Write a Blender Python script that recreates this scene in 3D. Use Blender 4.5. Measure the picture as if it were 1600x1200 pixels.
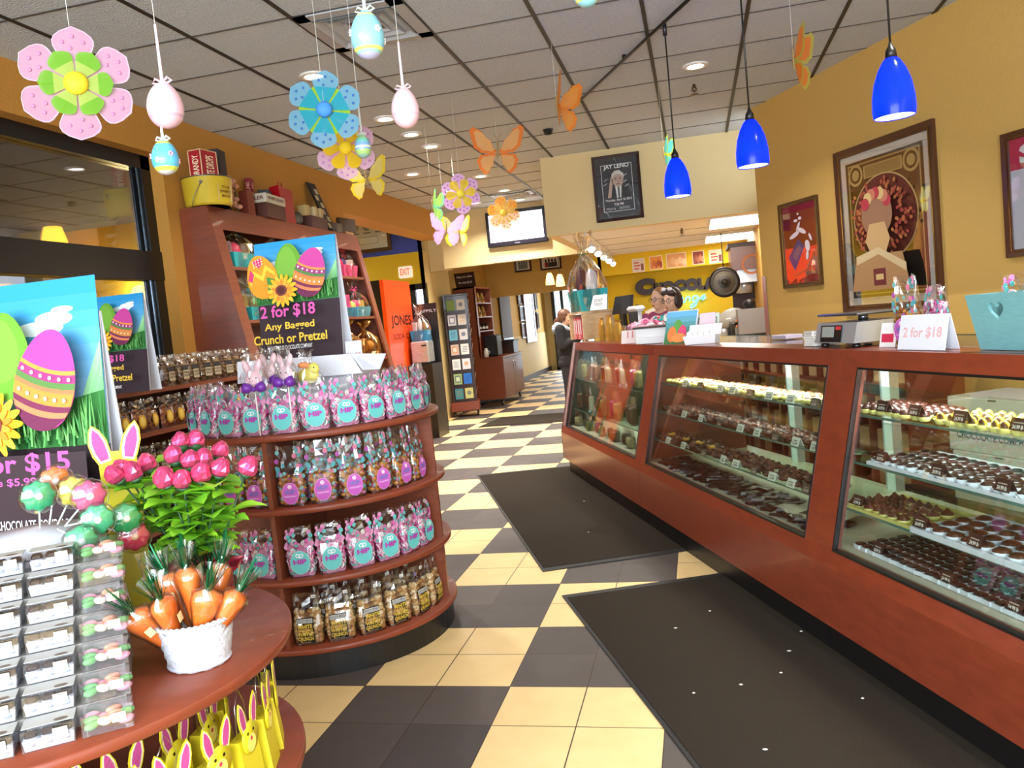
import bpy, bmesh, math, random
from mathutils import Vector as V, Matrix as MX, noise as NZ
from mathutils.geometry import tessellate_polygon
from math import sin, cos, pi, radians as RAD, hypot
for o in list(bpy.data.objects): bpy.data.objects.remove(o)
C = bpy.context.scene.collection
sc = bpy.context.scene
random.seed(7)
# ------------------------------------------------------------------ camera (eye height 1.41 m)
RW = ((0.97085689,-0.07839871,-0.22647413),(0.21906565,-0.09294578,0.97127304),(-0.09719637,-0.99257983,-0.07306259))
FPX, CH, CZ = 1277.4, 1.408856, 3.16224
EYE = V((0, 0, CH))
cd = bpy.data.cameras.new('camera'); cam = bpy.data.objects.new('camera', cd); C.objects.link(cam)
cd.sensor_width = 36; cd.lens = FPX/1600*36; cd.clip_start = .05; cd.clip_end = 200
cam.matrix_world = MX(((RW[0][0],-RW[0][1],-RW[0][2],0),(RW[1][0],-RW[1][1],-RW[1][2],0),(RW[2][0],-RW[2][1],-RW[2][2],CH),(0,0,0,1)))
sc.camera = cam
# ------------------------------------------------------------------ world, exposure, large lights
sc.view_settings.view_transform = 'Standard'; sc.view_settings.look = 'None'
sc.view_settings.gamma = 1; sc.view_settings.use_curve_mapping = False
sc.view_settings.exposure = 0.3
sc.cycles.use_denoising = True; sc.cycles.sample_clamp_indirect = 5; sc.cycles.transparent_max_bounces = 24
sc.cycles.max_bounces = 8; sc.cycles.diffuse_bounces = 4; sc.cycles.glossy_bounces = 4; sc.cycles.transmission_bounces = 6
sc.cycles.caustics_reflective = False; sc.cycles.caustics_refractive = False
w = bpy.data.worlds.new('sky'); sc.world = w; w.use_nodes = True
w.node_tree.nodes['Background'].inputs[0].default_value = (.80,.90,1,1)
w.node_tree.nodes['Background'].inputs[1].default_value = 3.5
def area(name, loc, to, sx, sy, power, col=(1,1,1)):
    l = bpy.data.lights.new(name, 'AREA'); l.shape = 'RECTANGLE'; l.size = sx; l.size_y = sy; l.energy = power; l.color = col
    o = bpy.data.objects.new(name, l); C.objects.link(o); o.location = loc
    o.rotation_euler = (V(to)-V(loc)).to_track_quat('-Z','Y').to_euler(); return o
area('daylight_front_window', (-.6,-2.55,1.75), (-.6,6,1.3), 5.0, 2.2, 420, (.82,.92,1))
area('daylight_alcove_door', (-5.6,12.2,1.5), (-3.2,10.6,.1), 1.3, 2.2, 45, (.85,.93,1))
area('daylight_far_door', (-3.3,22.5,1.3), (-1.6,10,.4), 1.2, 2.2, 50, (.85,.93,1))
# ------------------------------------------------------------------ pixel of the photograph -> point on a plane
def ray(u, v):
    a, b = u-800., v-600.
    return V([r[0]*a+r[1]*b+r[2]*FPX for r in RW])
def pz(u, v, z): r = ray(u,v); return EYE+r*((z-CH)/r.z)
def px(u, v, x): r = ray(u,v); return EYE+r*(x/r.x)
def py(u, v, y): r = ray(u,v); return EYE+r*(y/r.y)
def pp(u, v, p, n): r = ray(u,v); n = V(n); return EYE+r*((V(p)-EYE).dot(n)/r.dot(n))
# ------------------------------------------------------------------ materials
def lin(c):
    return tuple(((x/255)/12.92 if x/255 <= .04045 else ((x/255+.055)/1.055)**2.4) for x in c[:3])+(1,)
MATS = {}
def mat(name, col=(200,200,200), rough=.5, metal=0, spec=.5, emit=0, ecol=None, trans=0, alpha=1, bump=0, bscale=200, vary=0, vscale=6, stretch=(1,1,1), coat=0, sss=0):
    if name in MATS: return MATS[name]
    m = bpy.data.materials.new(name); m.use_nodes = True; n = m.node_tree.nodes; L = m.node_tree.links
    b = n['Principled BSDF']; I = b.inputs
    I['Base Color'].default_value = lin(col); I['Roughness'].default_value = rough; I['Metallic'].default_value = metal
    I['Specular IOR Level'].default_value = spec; I['Transmission Weight'].default_value = trans; I['Alpha'].default_value = alpha
    I['Coat Weight'].default_value = coat
    if emit: I['Emission Color'].default_value = lin(ecol or col); I['Emission Strength'].default_value = emit
    if bump or vary:
        g = n.new('ShaderNodeNewGeometry'); mp = n.new('ShaderNodeMapping'); mp.inputs['Scale'].default_value = stretch
        L.new(g.outputs['Position'], mp.inputs['Vector'])
    if vary:
        t = n.new('ShaderNodeTexNoise'); t.inputs['Scale'].default_value = vscale; t.inputs['Detail'].default_value = 5
        L.new(mp.outputs['Vector'], t.inputs['Vector'])
        r = n.new('ShaderNodeMix'); r.data_type = 'RGBA'
        c = lin(col)
        r.inputs['A'].default_value = tuple(max(0,x*(1-vary)) for x in c[:3])+(1,); r.inputs['B'].default_value = tuple(min(1,x*(1+vary)) for x in c[:3])+(1,)
        L.new(t.outputs['Fac'], r.inputs['Factor']); L.new(r.outputs['Result'], I['Base Color'])
    if bump:
        t2 = n.new('ShaderNodeTexNoise'); t2.inputs['Scale'].default_value = bscale; t2.inputs['Detail'].default_value = 3
        L.new(mp.outputs['Vector'], t2.inputs['Vector'])
        bp = n.new('ShaderNodeBump'); bp.inputs['Strength'].default_value = bump; bp.inputs['Distance'].default_value = .01
        L.new(t2.outputs['Fac'], bp.inputs['Height']); L.new(bp.outputs['Normal'], I['Normal'])
    MATS[name] = m; return m
def flat(c, rough=.55, spec=.3): return mat('paint_%d_%d_%d' % tuple(c[:3]), c, rough, spec=spec)
def film_mat(name, col=(255,255,255), fac=.10, rough=.12, tint=(255,255,255), fr=.5):
    if name in MATS: return MATS[name]
    m = bpy.data.materials.new(name); m.use_nodes = True; n = m.node_tree.nodes; L = m.node_tree.links; n.remove(n['Principled BSDF'])
    t = n.new('ShaderNodeBsdfTransparent'); t.inputs[0].default_value = lin(tint)
    g = n.new('ShaderNodeBsdfGlossy'); g.inputs['Color'].default_value = lin(col); g.inputs['Roughness'].default_value = rough
    lw = n.new('ShaderNodeLayerWeight'); lw.inputs['Blend'].default_value = .25
    ml = n.new('ShaderNodeMath'); ml.operation = 'MULTIPLY_ADD'; ml.inputs[1].default_value = fr; ml.inputs[2].default_value = fac
    L.new(lw.outputs['Fresnel'], ml.inputs[0])
    x = n.new('ShaderNodeMixShader'); L.new(ml.outputs[0], x.inputs[0]); L.new(t.outputs[0], x.inputs[1]); L.new(g.outputs[0], x.inputs[2])
    L.new(x.outputs[0], n['Material Output'].inputs[0]); MATS[name] = m; return m
def cloth_mat(name, col, tr=.5, ):     # thin sheer fabric: diffuse + translucent + some see-through
    if name in MATS: return MATS[name]
    m = bpy.data.materials.new(name); m.use_nodes = True; n = m.node_tree.nodes; L = m.node_tree.links; n.remove(n['Principled BSDF'])
    d = n.new('ShaderNodeBsdfDiffuse'); d.inputs[0].default_value = lin(col)
    t = n.new('ShaderNodeBsdfTranslucent'); t.inputs[0].default_value = lin(col)
    x = n.new('ShaderNodeMixShader'); x.inputs[0].default_value = .45; L.new(d.outputs[0], x.inputs[1]); L.new(t.outputs[0], x.inputs[2])
    p = n.new('ShaderNodeBsdfTransparent'); y = n.new('ShaderNodeMixShader'); y.inputs[0].default_value = tr
    L.new(p.outputs[0], y.inputs[1]); L.new(x.outputs[0], y.inputs[2])
    L.new(y.outputs[0], n['Material Output'].inputs[0]); MATS[name] = m; return m
def wood_mat(name, col, stretch, rough=.32):
    return mat(name, col, rough, spec=.45, vary=.32, vscale=5, stretch=stretch, coat=.12)
# ------------------------------------------------------------------ mesh builder
WM = {}          # object -> world matrix of its own frame
def I4(): return MX.Identity(4)
def frame(o, ux, uy, uz): # 4x4 from origin and axes
    return MX(((ux[0],uy[0],uz[0],o[0]),(ux[1],uy[1],uz[1],o[1]),(ux[2],uy[2],uz[2],o[2]),(0,0,0,1)))
class MB:
    def __init__(s, m=None):
        s.v=[]; s.f=[]; s.fm=[]; s.fs=[]; s.mats=[]; s.mi=0; s.T=None; s.sm=False
        if m is not None: s.use(m)
    def use(s, m):
        if m not in s.mats: s.mats.append(m)
        s.mi = s.mats.index(m); return s
    def add(s, vs, fs, smooth=None):
        n = len(s.v)
        s.v += [ (s.T @ V(p) if s.T is not None else V(p)) for p in vs]
        for f in fs: s.f.append(tuple(i+n for i in f)); s.fm.append(s.mi); s.fs.append(s.sm if smooth is None else smooth)
        return s
    def box(s, c, d, rz=0, bev=0):
        x,y,z = d[0]/2,d[1]/2,d[2]/2; c = V(c); R = MX.Rotation(rz,3,'Z')
        if bev:
            b = min(bev,x*.9,y*.9,z*.9)
            vs=[]; 
            for sx in (-1,1):
                for sy in (-1,1):
                    for sz in (-1,1):
                        vs += [(sx*x,sy*(y-b),sz*(z-b)),(sx*(x-b),sy*y,sz*(z-b)),(sx*(x-b),sy*(y-b),sz*z)]
            bmm = bmesh.new()
            for p in vs: bmm.verts.new(c+R@V(p))
            bmesh.ops.convex_hull(bmm, input=bmm.verts); bmm.verts.index_update()
            s.add([q.co for q in bmm.verts], [[q.index for q in f.verts] for f in bmm.faces], False); bmm.free(); return s
        vs = [c+R@V((sx*x,sy*y,sz*z)) for sx in (-1,1) for sy in (-1,1) for sz in (-1,1)]
        return s.add(vs, [(0,1,3,2),(4,6,7,5),(0,4,5,1),(2,3,7,6),(0,2,6,4),(1,5,7,3)], False)
    def b2(s, a, b): a,b=V(a),V(b); return s.box((a+b)/2, [abs(t) for t in (b-a)])
    def hexa(s, bot, top): # two quads
        return s.add(list(bot)+list(top), [(3,2,1,0),(4,5,6,7),(0,1,5,4),(1,2,6,5),(2,3,7,6),(3,0,4,7)], False)
    def lathe(s, prof, n=24, c=(0,0,0), ax=None, cap=True, wob=None, sx=1, sy=1):
        c = V(c); vs=[]; fs=[]
        q = V((0,0,1)).rotation_difference(V(ax).normalized()) if ax is not None else None
        for k,(r,z) in enumerate(prof):
            for i in range(n):
                a = 2*pi*i/n; rr = r*(wob(a,k) if wob else 1); p = V((rr*cos(a)*sx, rr*sin(a)*sy, z)); vs.append(c+(q@p if q else p))
        for k in range(len(prof)-1):
            for i in range(n):
                j=(i+1)%n; fs.append((k*n+i,k*n+j,(k+1)*n+j,(k+1)*n+i))
        s.add(vs, fs, True)
        if cap:
            for k,fl in ((0,1),(len(prof)-1,0)):
                if prof[k][0] > 1e-5:
                    base = len(s.v)-len(vs); ids=[base+k*n+i for i in range(n)]
                    s.f.append(tuple(reversed(ids)) if fl else tuple(ids)); s.fm.append(s.mi); s.fs.append(False)
        return s
    def cyl(s, a, b, r, r2=None, n=12):
        a,b=V(a),V(b); return s.lathe([(r,0),(r if r2 is None else r2,(b-a).length)], n, a, b-a)
    def ell(s, c, r, n=16, m=10, R=None):
        c=V(c); vs=[]; fs=[]
        r = (r,r,r) if not hasattr(r,'__len__') else r
        for k in range(m+1):
            t=-pi/2+pi*k/m
            for i in range(n):
                a=2*pi*i/n; p=V((r[0]*cos(t)*cos(a), r[1]*cos(t)*sin(a), r[2]*sin(t))); vs.append(c+(R@p if R else p))
        for k in range(m):
            for i in range(n): j=(i+1)%n; fs.append((k*n+i,k*n+j,(k+1)*n+j,(k+1)*n+i))
        return s.add(vs,fs,True)
    def tube(s, pts, r, n=8, closed=False):
        pts=[V(p) for p in pts]; N=len(pts); vs=[]; fs=[]; up=None
        for i,p in enumerate(pts):
            d = (pts[(i+1)%N]-pts[i-1]) if closed else (pts[min(i+1,N-1)]-pts[max(i-1,0)])
            if d.length<1e-9: d=V((0,0,1))
            d.normalize()
            if up is None: up = V((0,0,1)) if abs(d.z)<.9 else V((1,0,0))
            x = d.cross(up); 
            if x.length<1e-6: x=d.orthogonal()
            x.normalize(); y=x.cross(d).normalized(); up=y
            rr = r[i] if hasattr(r,'__len__') else r
            vs += [p+x*rr*cos(2*pi*k/n)+y*rr*sin(2*pi*k/n) for k in range(n)]
        for i in range(N if closed else N-1):
            a=i*n; b=((i+1)%N)*n
            for k in range(n): q=(k+1)%n; fs.append((a+k,a+q,b+q,b+k))
        if not closed: fs += [tuple(reversed(range(n))), tuple((N-1)*n+k for k in range(n))]
        return s.add(vs,fs,True)
    def prism(s, pts, z0, z1, smooth=False):
        n=len(pts); vs=[(p[0],p[1],z0) for p in pts]+[(p[0],p[1],z1) for p in pts]
        tri = tessellate_polygon([[V((p[0],p[1],0)) for p in pts]])
        ar = sum(pts[i][0]*pts[(i+1)%n][1]-pts[(i+1)%n][0]*pts[i][1] for i in range(n))
        fs=[]
        for i in range(n):
            j=(i+1)%n; fs.append((i,j,n+j,n+i) if ar>0 else (j,i,n+i,n+j))
        for t in tri:
            p,q,r = (V((*pts[k][:2],0)) for k in t)
            up = (q-p).cross(r-p).z>0; tt = tuple(t) if up else tuple(reversed(t))
            fs.append(tuple(n+k for k in tt)); fs.append(tuple(reversed(tt)))
        return s.add(vs,fs,smooth)
    def grid(s, fn, nu, nv, smooth=True):
        vs=[fn(i/nu,j/nv) for j in range(nv+1) for i in range(nu+1)]
        return s.add(vs,[(j*(nu+1)+i,j*(nu+1)+i+1,(j+1)*(nu+1)+i+1,(j+1)*(nu+1)+i) for j in range(nv) for i in range(nu)],smooth)
    def torus(s, c, R, r, n=12, m=6, M=None):
        c=V(c); return s.tube([c+((M@V((R*cos(2*pi*i/n),R*sin(2*pi*i/n),0))) if M else V((R*cos(2*pi*i/n),R*sin(2*pi*i/n),0))) for i in range(n)], r, m, True)
    def mesh(s, name):
        me=bpy.data.meshes.new(name); me.from_pydata([tuple(p) for p in s.v],[],s.f)
        for m in s.mats: me.materials.append(m)
        me.polygons.foreach_set('material_index', s.fm); me.polygons.foreach_set('use_smooth', s.fs); me.update(); return me
    def build(s, name, parent=None, world=True, kind=None, label=None):
        if parent is not None and world:
            inv = WM[parent].inverted(); s.v=[inv@p for p in s.v]
        off = V((0,0,0))
        if parent is None and s.v:
            xs=[p.x for p in s.v]; ys=[p.y for p in s.v]; off=V(((min(xs)+max(xs))/2,(min(ys)+max(ys))/2,min(p.z for p in s.v))); s.v=[p-off for p in s.v]
        o=bpy.data.objects.new(name, s.mesh(name)); C.objects.link(o)
        if parent is not None: o.parent=parent; WM[o]=WM[parent].copy()
        else: o.location=off; WM[o]=MX.Translation(off)
        if kind: o['kind']=kind
        if label: o['label']=label
        return o
def tag(o, label, cat, group=None):
    o['label']=label; o['category']=cat
    if group: o['group']=group
    return o
def thing(name, label, cat, loc=(0,0,0), rz=0, group=None, M=None):
    o=bpy.data.objects.new(name,None); C.objects.link(o); o.empty_display_size=.05
    m = M if M is not None else MX.Translation(V(loc))@MX.Rotation(rz,4,'Z')
    o.matrix_world=m; WM[o]=m.copy(); return tag(o,label,cat,group)
def dup(root, loc=None, rz=0, label=None, group=None, M=None, scale=None):
    r=root.copy(); C.objects.link(r)
    m = M if M is not None else MX.Translation(V(loc))@MX.Rotation(rz,4,'Z')
    if scale: m = m@MX.Diagonal((scale,scale,scale,1)) if not hasattr(scale,'__len__') else m@MX.Diagonal((*scale,1))
    r.matrix_world=m; WM[r]=m.copy()
    if label: r['label']=label
    if group: r['group']=group
    for ch in list(root.children):
        c=ch.copy(); C.objects.link(c); c.parent=r
        for g in ch.children: d=g.copy(); C.objects.link(d); d.parent=c
    return r
def struct(mb, name, parent=None): return mb.build(name, parent, kind='structure')
ORD=['first','second','third','fourth','fifth','sixth','seventh','eighth','ninth','tenth','eleventh','twelfth','thirteenth','fourteenth','fifteenth','sixteenth','seventeenth','eighteenth','nineteenth','twentieth']
# ------------------------------------------------------------------ flat graphics: shapes and lettering in a plane
GL={}
def glyph(t, bold=0):
    k=(t,bold)
    if k not in GL:
        cu=bpy.data.curves.new('lettering','FONT'); cu.body=t; cu.offset=bold; cu.resolution_u=3
        ob=bpy.data.objects.new('lettering',cu); me=ob.to_mesh()
        vs=[(p.co.x,p.co.y) for p in me.vertices]; fs=[tuple(p.vertices) for p in me.polygons]
        ob.to_mesh_clear(); bpy.data.objects.remove(ob); bpy.data.curves.remove(cu); GL[k]=(vs,fs)
    return GL[k]
def oval(x,y,a,b,n=24,rot=0): return [(x+a*cos(t)*cos(rot)-b*sin(t)*sin(rot), y+a*cos(t)*sin(rot)+b*sin(t)*cos(rot)) for t in (2*pi*i/n for i in range(n))]
def rect(x0,y0,x1,y1): return [(x0,y0),(x1,y0),(x1,y1),(x0,y1)]
class Sheet:
    def __init__(s, step=.0004): s.items=[]; s.k=0; s.step=step
    def poly(s, pts, col):
        tri=tessellate_polygon([[V((*p,0)) for p in pts]]); fs=[]
        for t in tri:
            p,q,r=(V((*pts[k],0)) for k in t); fs.append(tuple(t) if (q-p).cross(r-p).z>0 else tuple(reversed(t)))
        s.k+=1; s.items.append((pts,fs,col,s.k)); return s
    def text(s, t, x0, y0, w, h, col, bold=.02, slant=0, fn=None):
        vs,fs=glyph(t,bold)
        if not vs: return s
        ax=min(p[0] for p in vs); bx=max(p[0] for p in vs); ay=min(p[1] for p in vs); by=max(p[1] for p in vs)
        P=[(x0+(p[0]-ax)/(bx-ax+1e-9)*w, y0+(p[1]-ay)/(by-ay+1e-9)*h) for p in vs]
        if slant: P=[(p[0],p[1]+(p[0]-x0)*slant) for p in P]
        s.k+=1; s.items.append((P,fs,col,s.k)); return s
    def put(s, mb, O, U, W, sc_=1.0, fn=None, smooth=False):
        O,U,W=V(O),V(U).normalized(),V(W).normalized(); N=U.cross(W)
        for pts,fs,col,k in s.items:
            mb.use(col if not isinstance(col,tuple) else flat(col))
            mb.add([ (fn(p[0]*sc_,p[1]*sc_,k*s.step) if fn else O+U*p[0]*sc_+W*p[1]*sc_+N*(k*s.step)) for p in pts], fs, smooth)
        return mb
# ================================================================== THE SHELL
XW = -3.65
def pos_nodes(m):
    n=m.node_tree.nodes; L=m.node_tree.links
    g=n.new('ShaderNodeNewGeometry'); sp=n.new('ShaderNodeSeparateXYZ'); L.new(g.outputs['Position'],sp.inputs[0]); return n,L,g,sp
def mth(n,L,op,a,b=None):
    x=n.new('ShaderNodeMath'); x.operation=op
    for i,t in enumerate((a,b)):
        if t is None: continue
        if isinstance(t,(int,float)): x.inputs[i].default_value=t
        else: L.new(t,x.inputs[i])
    return x.outputs[0]
def mixc(n,L,f,a,b):
    x=n.new('ShaderNodeMix'); x.data_type='RGBA'
    L.new(f,x.inputs['Factor'])
    for k,t in (('A',a),('B',b)):
        if isinstance(t,tuple): x.inputs[k].default_value=t
        else: L.new(t,x.inputs[k])
    return x.outputs['Result']
def floor_mat():
    m=mat('floor_tiles',(200,200,200),.2,spec=.5); n,L,g,sp=pos_nodes(m); b=n['Principled BSDF']
    x0,y0,T=-1.435-40*.61,2.997-40*.61,.305
    fx=mth(n,L,'DIVIDE',mth(n,L,'SUBTRACT',sp.outputs[0],x0),T); fy=mth(n,L,'DIVIDE',mth(n,L,'SUBTRACT',sp.outputs[1],y0),T)
    cx=mth(n,L,'FLOOR',mth(n,L,'MULTIPLY',fx,.5)); cy=mth(n,L,'FLOOR',mth(n,L,'MULTIPLY',fy,.5))
    par=mth(n,L,'MODULO',mth(n,L,'ADD',cx,cy),2)
    ns=n.new('ShaderNodeTexNoise'); ns.inputs['Scale'].default_value=9; ns.inputs['Detail'].default_value=6; L.new(g.outputs['Position'],ns.inputs['Vector'])
    wn=n.new('ShaderNodeTexWhiteNoise'); wn.noise_dimensions='2D'; cb=n.new('ShaderNodeCombineXYZ')
    L.new(mth(n,L,'FLOOR',fx),cb.inputs[0]); L.new(mth(n,L,'FLOOR',fy),cb.inputs[1]); L.new(cb.outputs[0],wn.inputs['Vector'])
    light=mixc(n,L,ns.outputs['Fac'],lin((222,186,124)),lin((240,208,152))); dark=mixc(n,L,wn.outputs['Value'],lin((66,58,56)),lin((82,72,68)))
    tile=mixc(n,L,par,light,dark)
    ex=mth(n,L,'ABSOLUTE',mth(n,L,'SUBTRACT',mth(n,L,'FRACT',fx),.5)); ey=mth(n,L,'ABSOLUTE',mth(n,L,'SUBTRACT',mth(n,L,'FRACT',fy),.5))
    gr=mth(n,L,'GREATER_THAN',mth(n,L,'MAXIMUM',ex,ey),.4925)
    L.new(mixc(n,L,gr,tile,lin((62,48,36))),b.inputs['Base Color'])
    L.new(mth(n,L,'MULTIPLY_ADD',ns.outputs['Fac'],.14),b.inputs['Roughness'])
    bp=n.new('ShaderNodeBump'); bp.inputs['Distance'].default_value=.002; bp.inputs['Strength'].default_value=.4; bp.invert=True
    L.new(gr,bp.inputs['Height']); L.new(bp.outputs['Normal'],b.inputs['Normal']); return m
WALL=mat('wall_ochre',(202,162,88),.75,spec=.25,bump=.25,bscale=60)
WALLA=mat('wall_amber',(188,134,60),.75,spec=.25,bump=.25,bscale=60)
WALLP=mat('wall_pale_ochre',(218,196,146),.75,spec=.25,bump=.2,bscale=60)
WALLY=mat('wall_lemon',(214,182,40),.75,spec=.25); BLUEW=mat('wall_blue',(66,80,170),.7,spec=.25)
TILEC=mat('ceiling_tile',(196,202,206),.9,spec=.1,bump=1.0,bscale=85,vary=.16,vscale=70)
BARM=mat('grid_bar_dark',(34,31,29),.5); GREYT=mat('grid_line',(70,66,62),.6)
BLK=mat('black_frame',(18,17,17),.35); ALU=mat('aluminium',(190,192,196),.3,metal=1)
CREAMB=mat('painted_brick',(226,200,140),.75,spec=.2,bump=.6,bscale=25)
f=MB(floor_mat()); f.b2((-9,-3,-.1),(4.5,24,0)); struct(f,'floor')
# ceiling with its dark grid
c=MB(TILEC); c.b2((XW,-3,CZ),(3.8,12.0,CZ+.12)); struct(c,'ceiling')
g=MB(BARM); 
for i in range(-3,10):
    x=-1.998+.61*i
    if XW<x<3.7: g.b2((x-.012,-3,CZ-.006),(x+.012,12,CZ+.01))
g.use(GREYT)
for j in range(-12,14):
    y=4.192+.605*j
    if -3<y<12: g.b2((XW,y-.005,CZ-.004),(3.7,y+.005,CZ+.01))
struct(g,'trim_1')
# left wall with the deep window opening
wz0,wz1=.95,2.856
l=MB(WALLA); l.b2((XW-.15,-3,0),(XW,8.4,wz0)); l.b2((XW-.15,-3,wz1),(XW,8.4,CZ)); l.b2((XW-.15,5.30,wz0),(XW,8.4,wz1)); l.b2((XW-.15,-3,wz0),(XW,-1.6,wz1)); struct(l,'wall_left')
wr=MB(BLK); XG=XW-.15
zA=px(120,384,XG).z; zB=px(120,434,XG).z; yj=5.30
wr.b2((XG-.05,-1.6,wz1-.10),(XG+.05,yj,wz1)); wr.b2((XG-.05,-1.6,zB),(XG+.06,yj,zA)); wr.b2((XG-.05,yj-.10,wz0),(XG+.05,yj,wz1)); wr.b2((XG-.05,-1.6,wz0),(XG+.05,yj,wz0+.1)); wr.b2((XG-.05,-1.6,wz0),(XG+.05,-1.5,wz1))
wr.use(mat('steel_edge',(170,190,210),.25,metal=1)); wr.b2((XG+.02,yj-.125,wz0+.1),(XG+.03,yj-.115,zB)); wr.b2((XG+.02,yj-.125,zA),(XG+.03,yj-.115,wz1-.1))
win=struct(wr,'window_1')
PANE=film_mat('window_glass',(255,255,255),.05,.01,(206,208,214))
for z0,z1 in ((wz0+.1,zB),(zA,wz1-.1)):
    p=MB(PANE); p.b2((XG-.004,-1.5,z0),(XG+.004,yj-.1,z1)); struct(p,'pane',win)
# hall behind the window
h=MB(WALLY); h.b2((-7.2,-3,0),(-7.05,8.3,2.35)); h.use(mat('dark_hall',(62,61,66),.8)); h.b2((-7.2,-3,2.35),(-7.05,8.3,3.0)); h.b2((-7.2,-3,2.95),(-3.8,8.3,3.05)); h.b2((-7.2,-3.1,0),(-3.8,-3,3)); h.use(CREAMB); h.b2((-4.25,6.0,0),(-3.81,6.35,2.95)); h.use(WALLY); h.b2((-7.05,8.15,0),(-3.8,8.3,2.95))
struct(h,'wall_hall')
# opening to the alcove: beam, column
b=MB(WALLA); b.b2((XW-.32,8.4,2.79),(XW,12.0,CZ)); struct(b,'beam')
b=MB(CREAMB); CX=py(659,385,12.0).x; CE=-4.06; CY=px(696,440,CE).y; b.b2((CX,12.0,0),(CE,CY,CZ)); struct(b,'column')
b=MB(WALLY); ZB=py(612,398,12.0).z; b.b2((-7,12.0,0),(CX,12.15,ZB)); b.use(BLUEW); b.b2((-7,12.0,ZB),(CX,12.15,CZ)); b.use(WALLY); b.b2((-7.15,8.3,0),(-7,12.15,CZ)); b.use(TILEC); b.b2((-7,8.3,CZ),(XW-.32,12.15,CZ+.1));  struct(b,'wall_alcove')
# header over the counter, lowered kitchen ceiling
HX0,HX1,HY=-1.527,.72,8.92
b=MB(WALLP); b.b2((HX0,HY,2.316),(HX1,HY+.12,CZ)); b.b2((HX0,HY+.12,2.316),(HX0+.12,12.9,CZ)); struct(b,'wall_header')
b=MB(mat('kitchen_ceiling',(238,238,242),.8,spec=.1)); b.b2((HX0+.12,HY+.12,2.316),(HX1+.2,12.95,2.40)); b.use(GREYT)
for y in (10.0,10.9,11.8): b.b2((HX0+.12,y-.004,2.313),(HX1+.1,y+.006,2.32))
for x in (): b.b2((x-.006,HY+.12,2.312),(x+.006,12.95,2.32))
struct(b,'ceiling_kitchen')
b=MB(WALLY); b.b2((-1.45,12.92,2.01),(.95,13.42,2.316)); b.b2((-1.45,13.40,0),(.95,13.52,2.05)); b.b2((-1.6,12.92,0),(-1.40,13.5,2.316)); struct(b,'wall_kitchen')
# television wall and the gallery corridor behind it
b=MB(WALLP); b.b2((XW-.02,12.0,2.335),(HX0+.12,12.14,CZ)); b.b2((CE-.1,12.3,2.335),(XW-.02,12.44,CZ)); struct(b,'wall_television')
b=MB(WALL); b.b2((-4.3,12.15,0),(-4.15,23,3.1)); b.use(WALLP); b.b2((-4.15,12.2,0),(-4.135,22.8,1.1)); struct(b,'wall_gallery')
b=MB(WALL); b.b2((-4.15,16.4,1.98),(-1.45,16.55,3.1)); struct(b,'wall_picture')
b=MB(WALLP); b.b2((-4.3,22.8,0),(-3.95,22.95,3.1)); b.b2((-2.75,22.8,0),(-2.3,22.95,3.1)); b.b2((-1.5,22.8,0),(-1.2,22.95,3.1)); b.b2((-3.95,22.8,2.35),(-2.75,22.95,3.1)); b.b2((-2.3,22.8,2.3),(-1.5,22.95,3.1)); b.b2((-1.45,13.5,0),(-1.35,22.9,3.1)); struct(b,'wall_back')
b=MB(TILEC); b.b2((-4.3,12.14,3.1),(-1.4,23,3.2)); struct(b,'ceiling_corridor')
b=MB(mat('dark_skirting',(40,26,22),.4)); b.b2((-4.135,12.3,0),(-4.115,22.8,.12)); struct(b,'baseboard_gallery')
d=MB(BLK)
for x0,x1,z in ((-3.95,-2.75,2.35),(-2.3,-1.5,2.3)):
    d.b2((x0,22.75,0),(x0+.09,22.9,z)); d.b2((x1-.09,22.75,0),(x1,22.9,z)); d.b2((x0,22.75,z-.09),(x1,22.9,z)); d.b2((x0,22.75,0),(x1,22.9,.1))
d.b2((-3.42,22.75,0),(-3.32,22.9,2.3)); d.b2((-3.70,22.78,0),(-3.62,22.88,2.3)); d.b2((-3.1,22.78,0),(-3.02,22.88,2.3)); d.b2((-3.95,22.77,1.0),(-2.75,22.87,1.06)); d.b2((-2.3,22.77,1.5),(-1.5,22.87,1.56)); dd=struct(d,'door_1')
p=MB(film_mat('clear_glass',(255,255,255),.05,.02,(235,242,245))); p.b2((-3.86,22.82,.1),(-2.84,22.83,2.26)); p.b2((-2.21,22.82,.1),(-1.59,22.83,2.2)); struct(p,'pane',dd)
d=MB(BLK); a=py(642,445,11.99); 
d.b2((a.x,11.9,0),(a.x+.09,11.99,a.z)); d.b2((-4.02,11.9,0),(-3.97,11.99,a.z)); d.b2((a.x,11.9,a.z-.09),(-3.97,11.99,a.z)); d.b2((a.x,11.9,0),(-3.97,11.99,.1)); dd=struct(d,'door_2')
p=MB(mat('daylight_pane',(225,238,255),.2,emit=2.2)); p.b2((a.x+.09,11.96,.1),(-4.02,11.97,a.z-.09)); struct(p,'pane',dd)
# right wall, set at an angle, and the kitchen's side wall
WRP=V((.761,7.784,0)); WRD=V((sin(RAD(27.1)),-cos(RAD(27.1)),0)); WRN=V((-WRD.y,WRD.x,0))*-1   # into the room
if WRN.x>0: WRN=-WRN
def wr_(u,v): return pp(u,v,WRP,WRN)
o0=wr_(1184,330); o0.z=0; o1=WRP+WRD*11; t=-WRN*.15
b=MB(WALL); b.hexa([o0,o1,o1+t,o0+t],[q+V((0,0,CZ)) for q in (o0,o1,o1+t,o0+t)]); struct(b,'wall_right')
b=MB(WALL); b.b2((.80,8.2,0),(.95,13.5,2.4)); b.use(mat('orange_trim',(170,96,40),.6)); b.b2((.74,8.95,0),(.82,9.05,2.316)); struct(b,'wall_kitchen_side')
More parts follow.
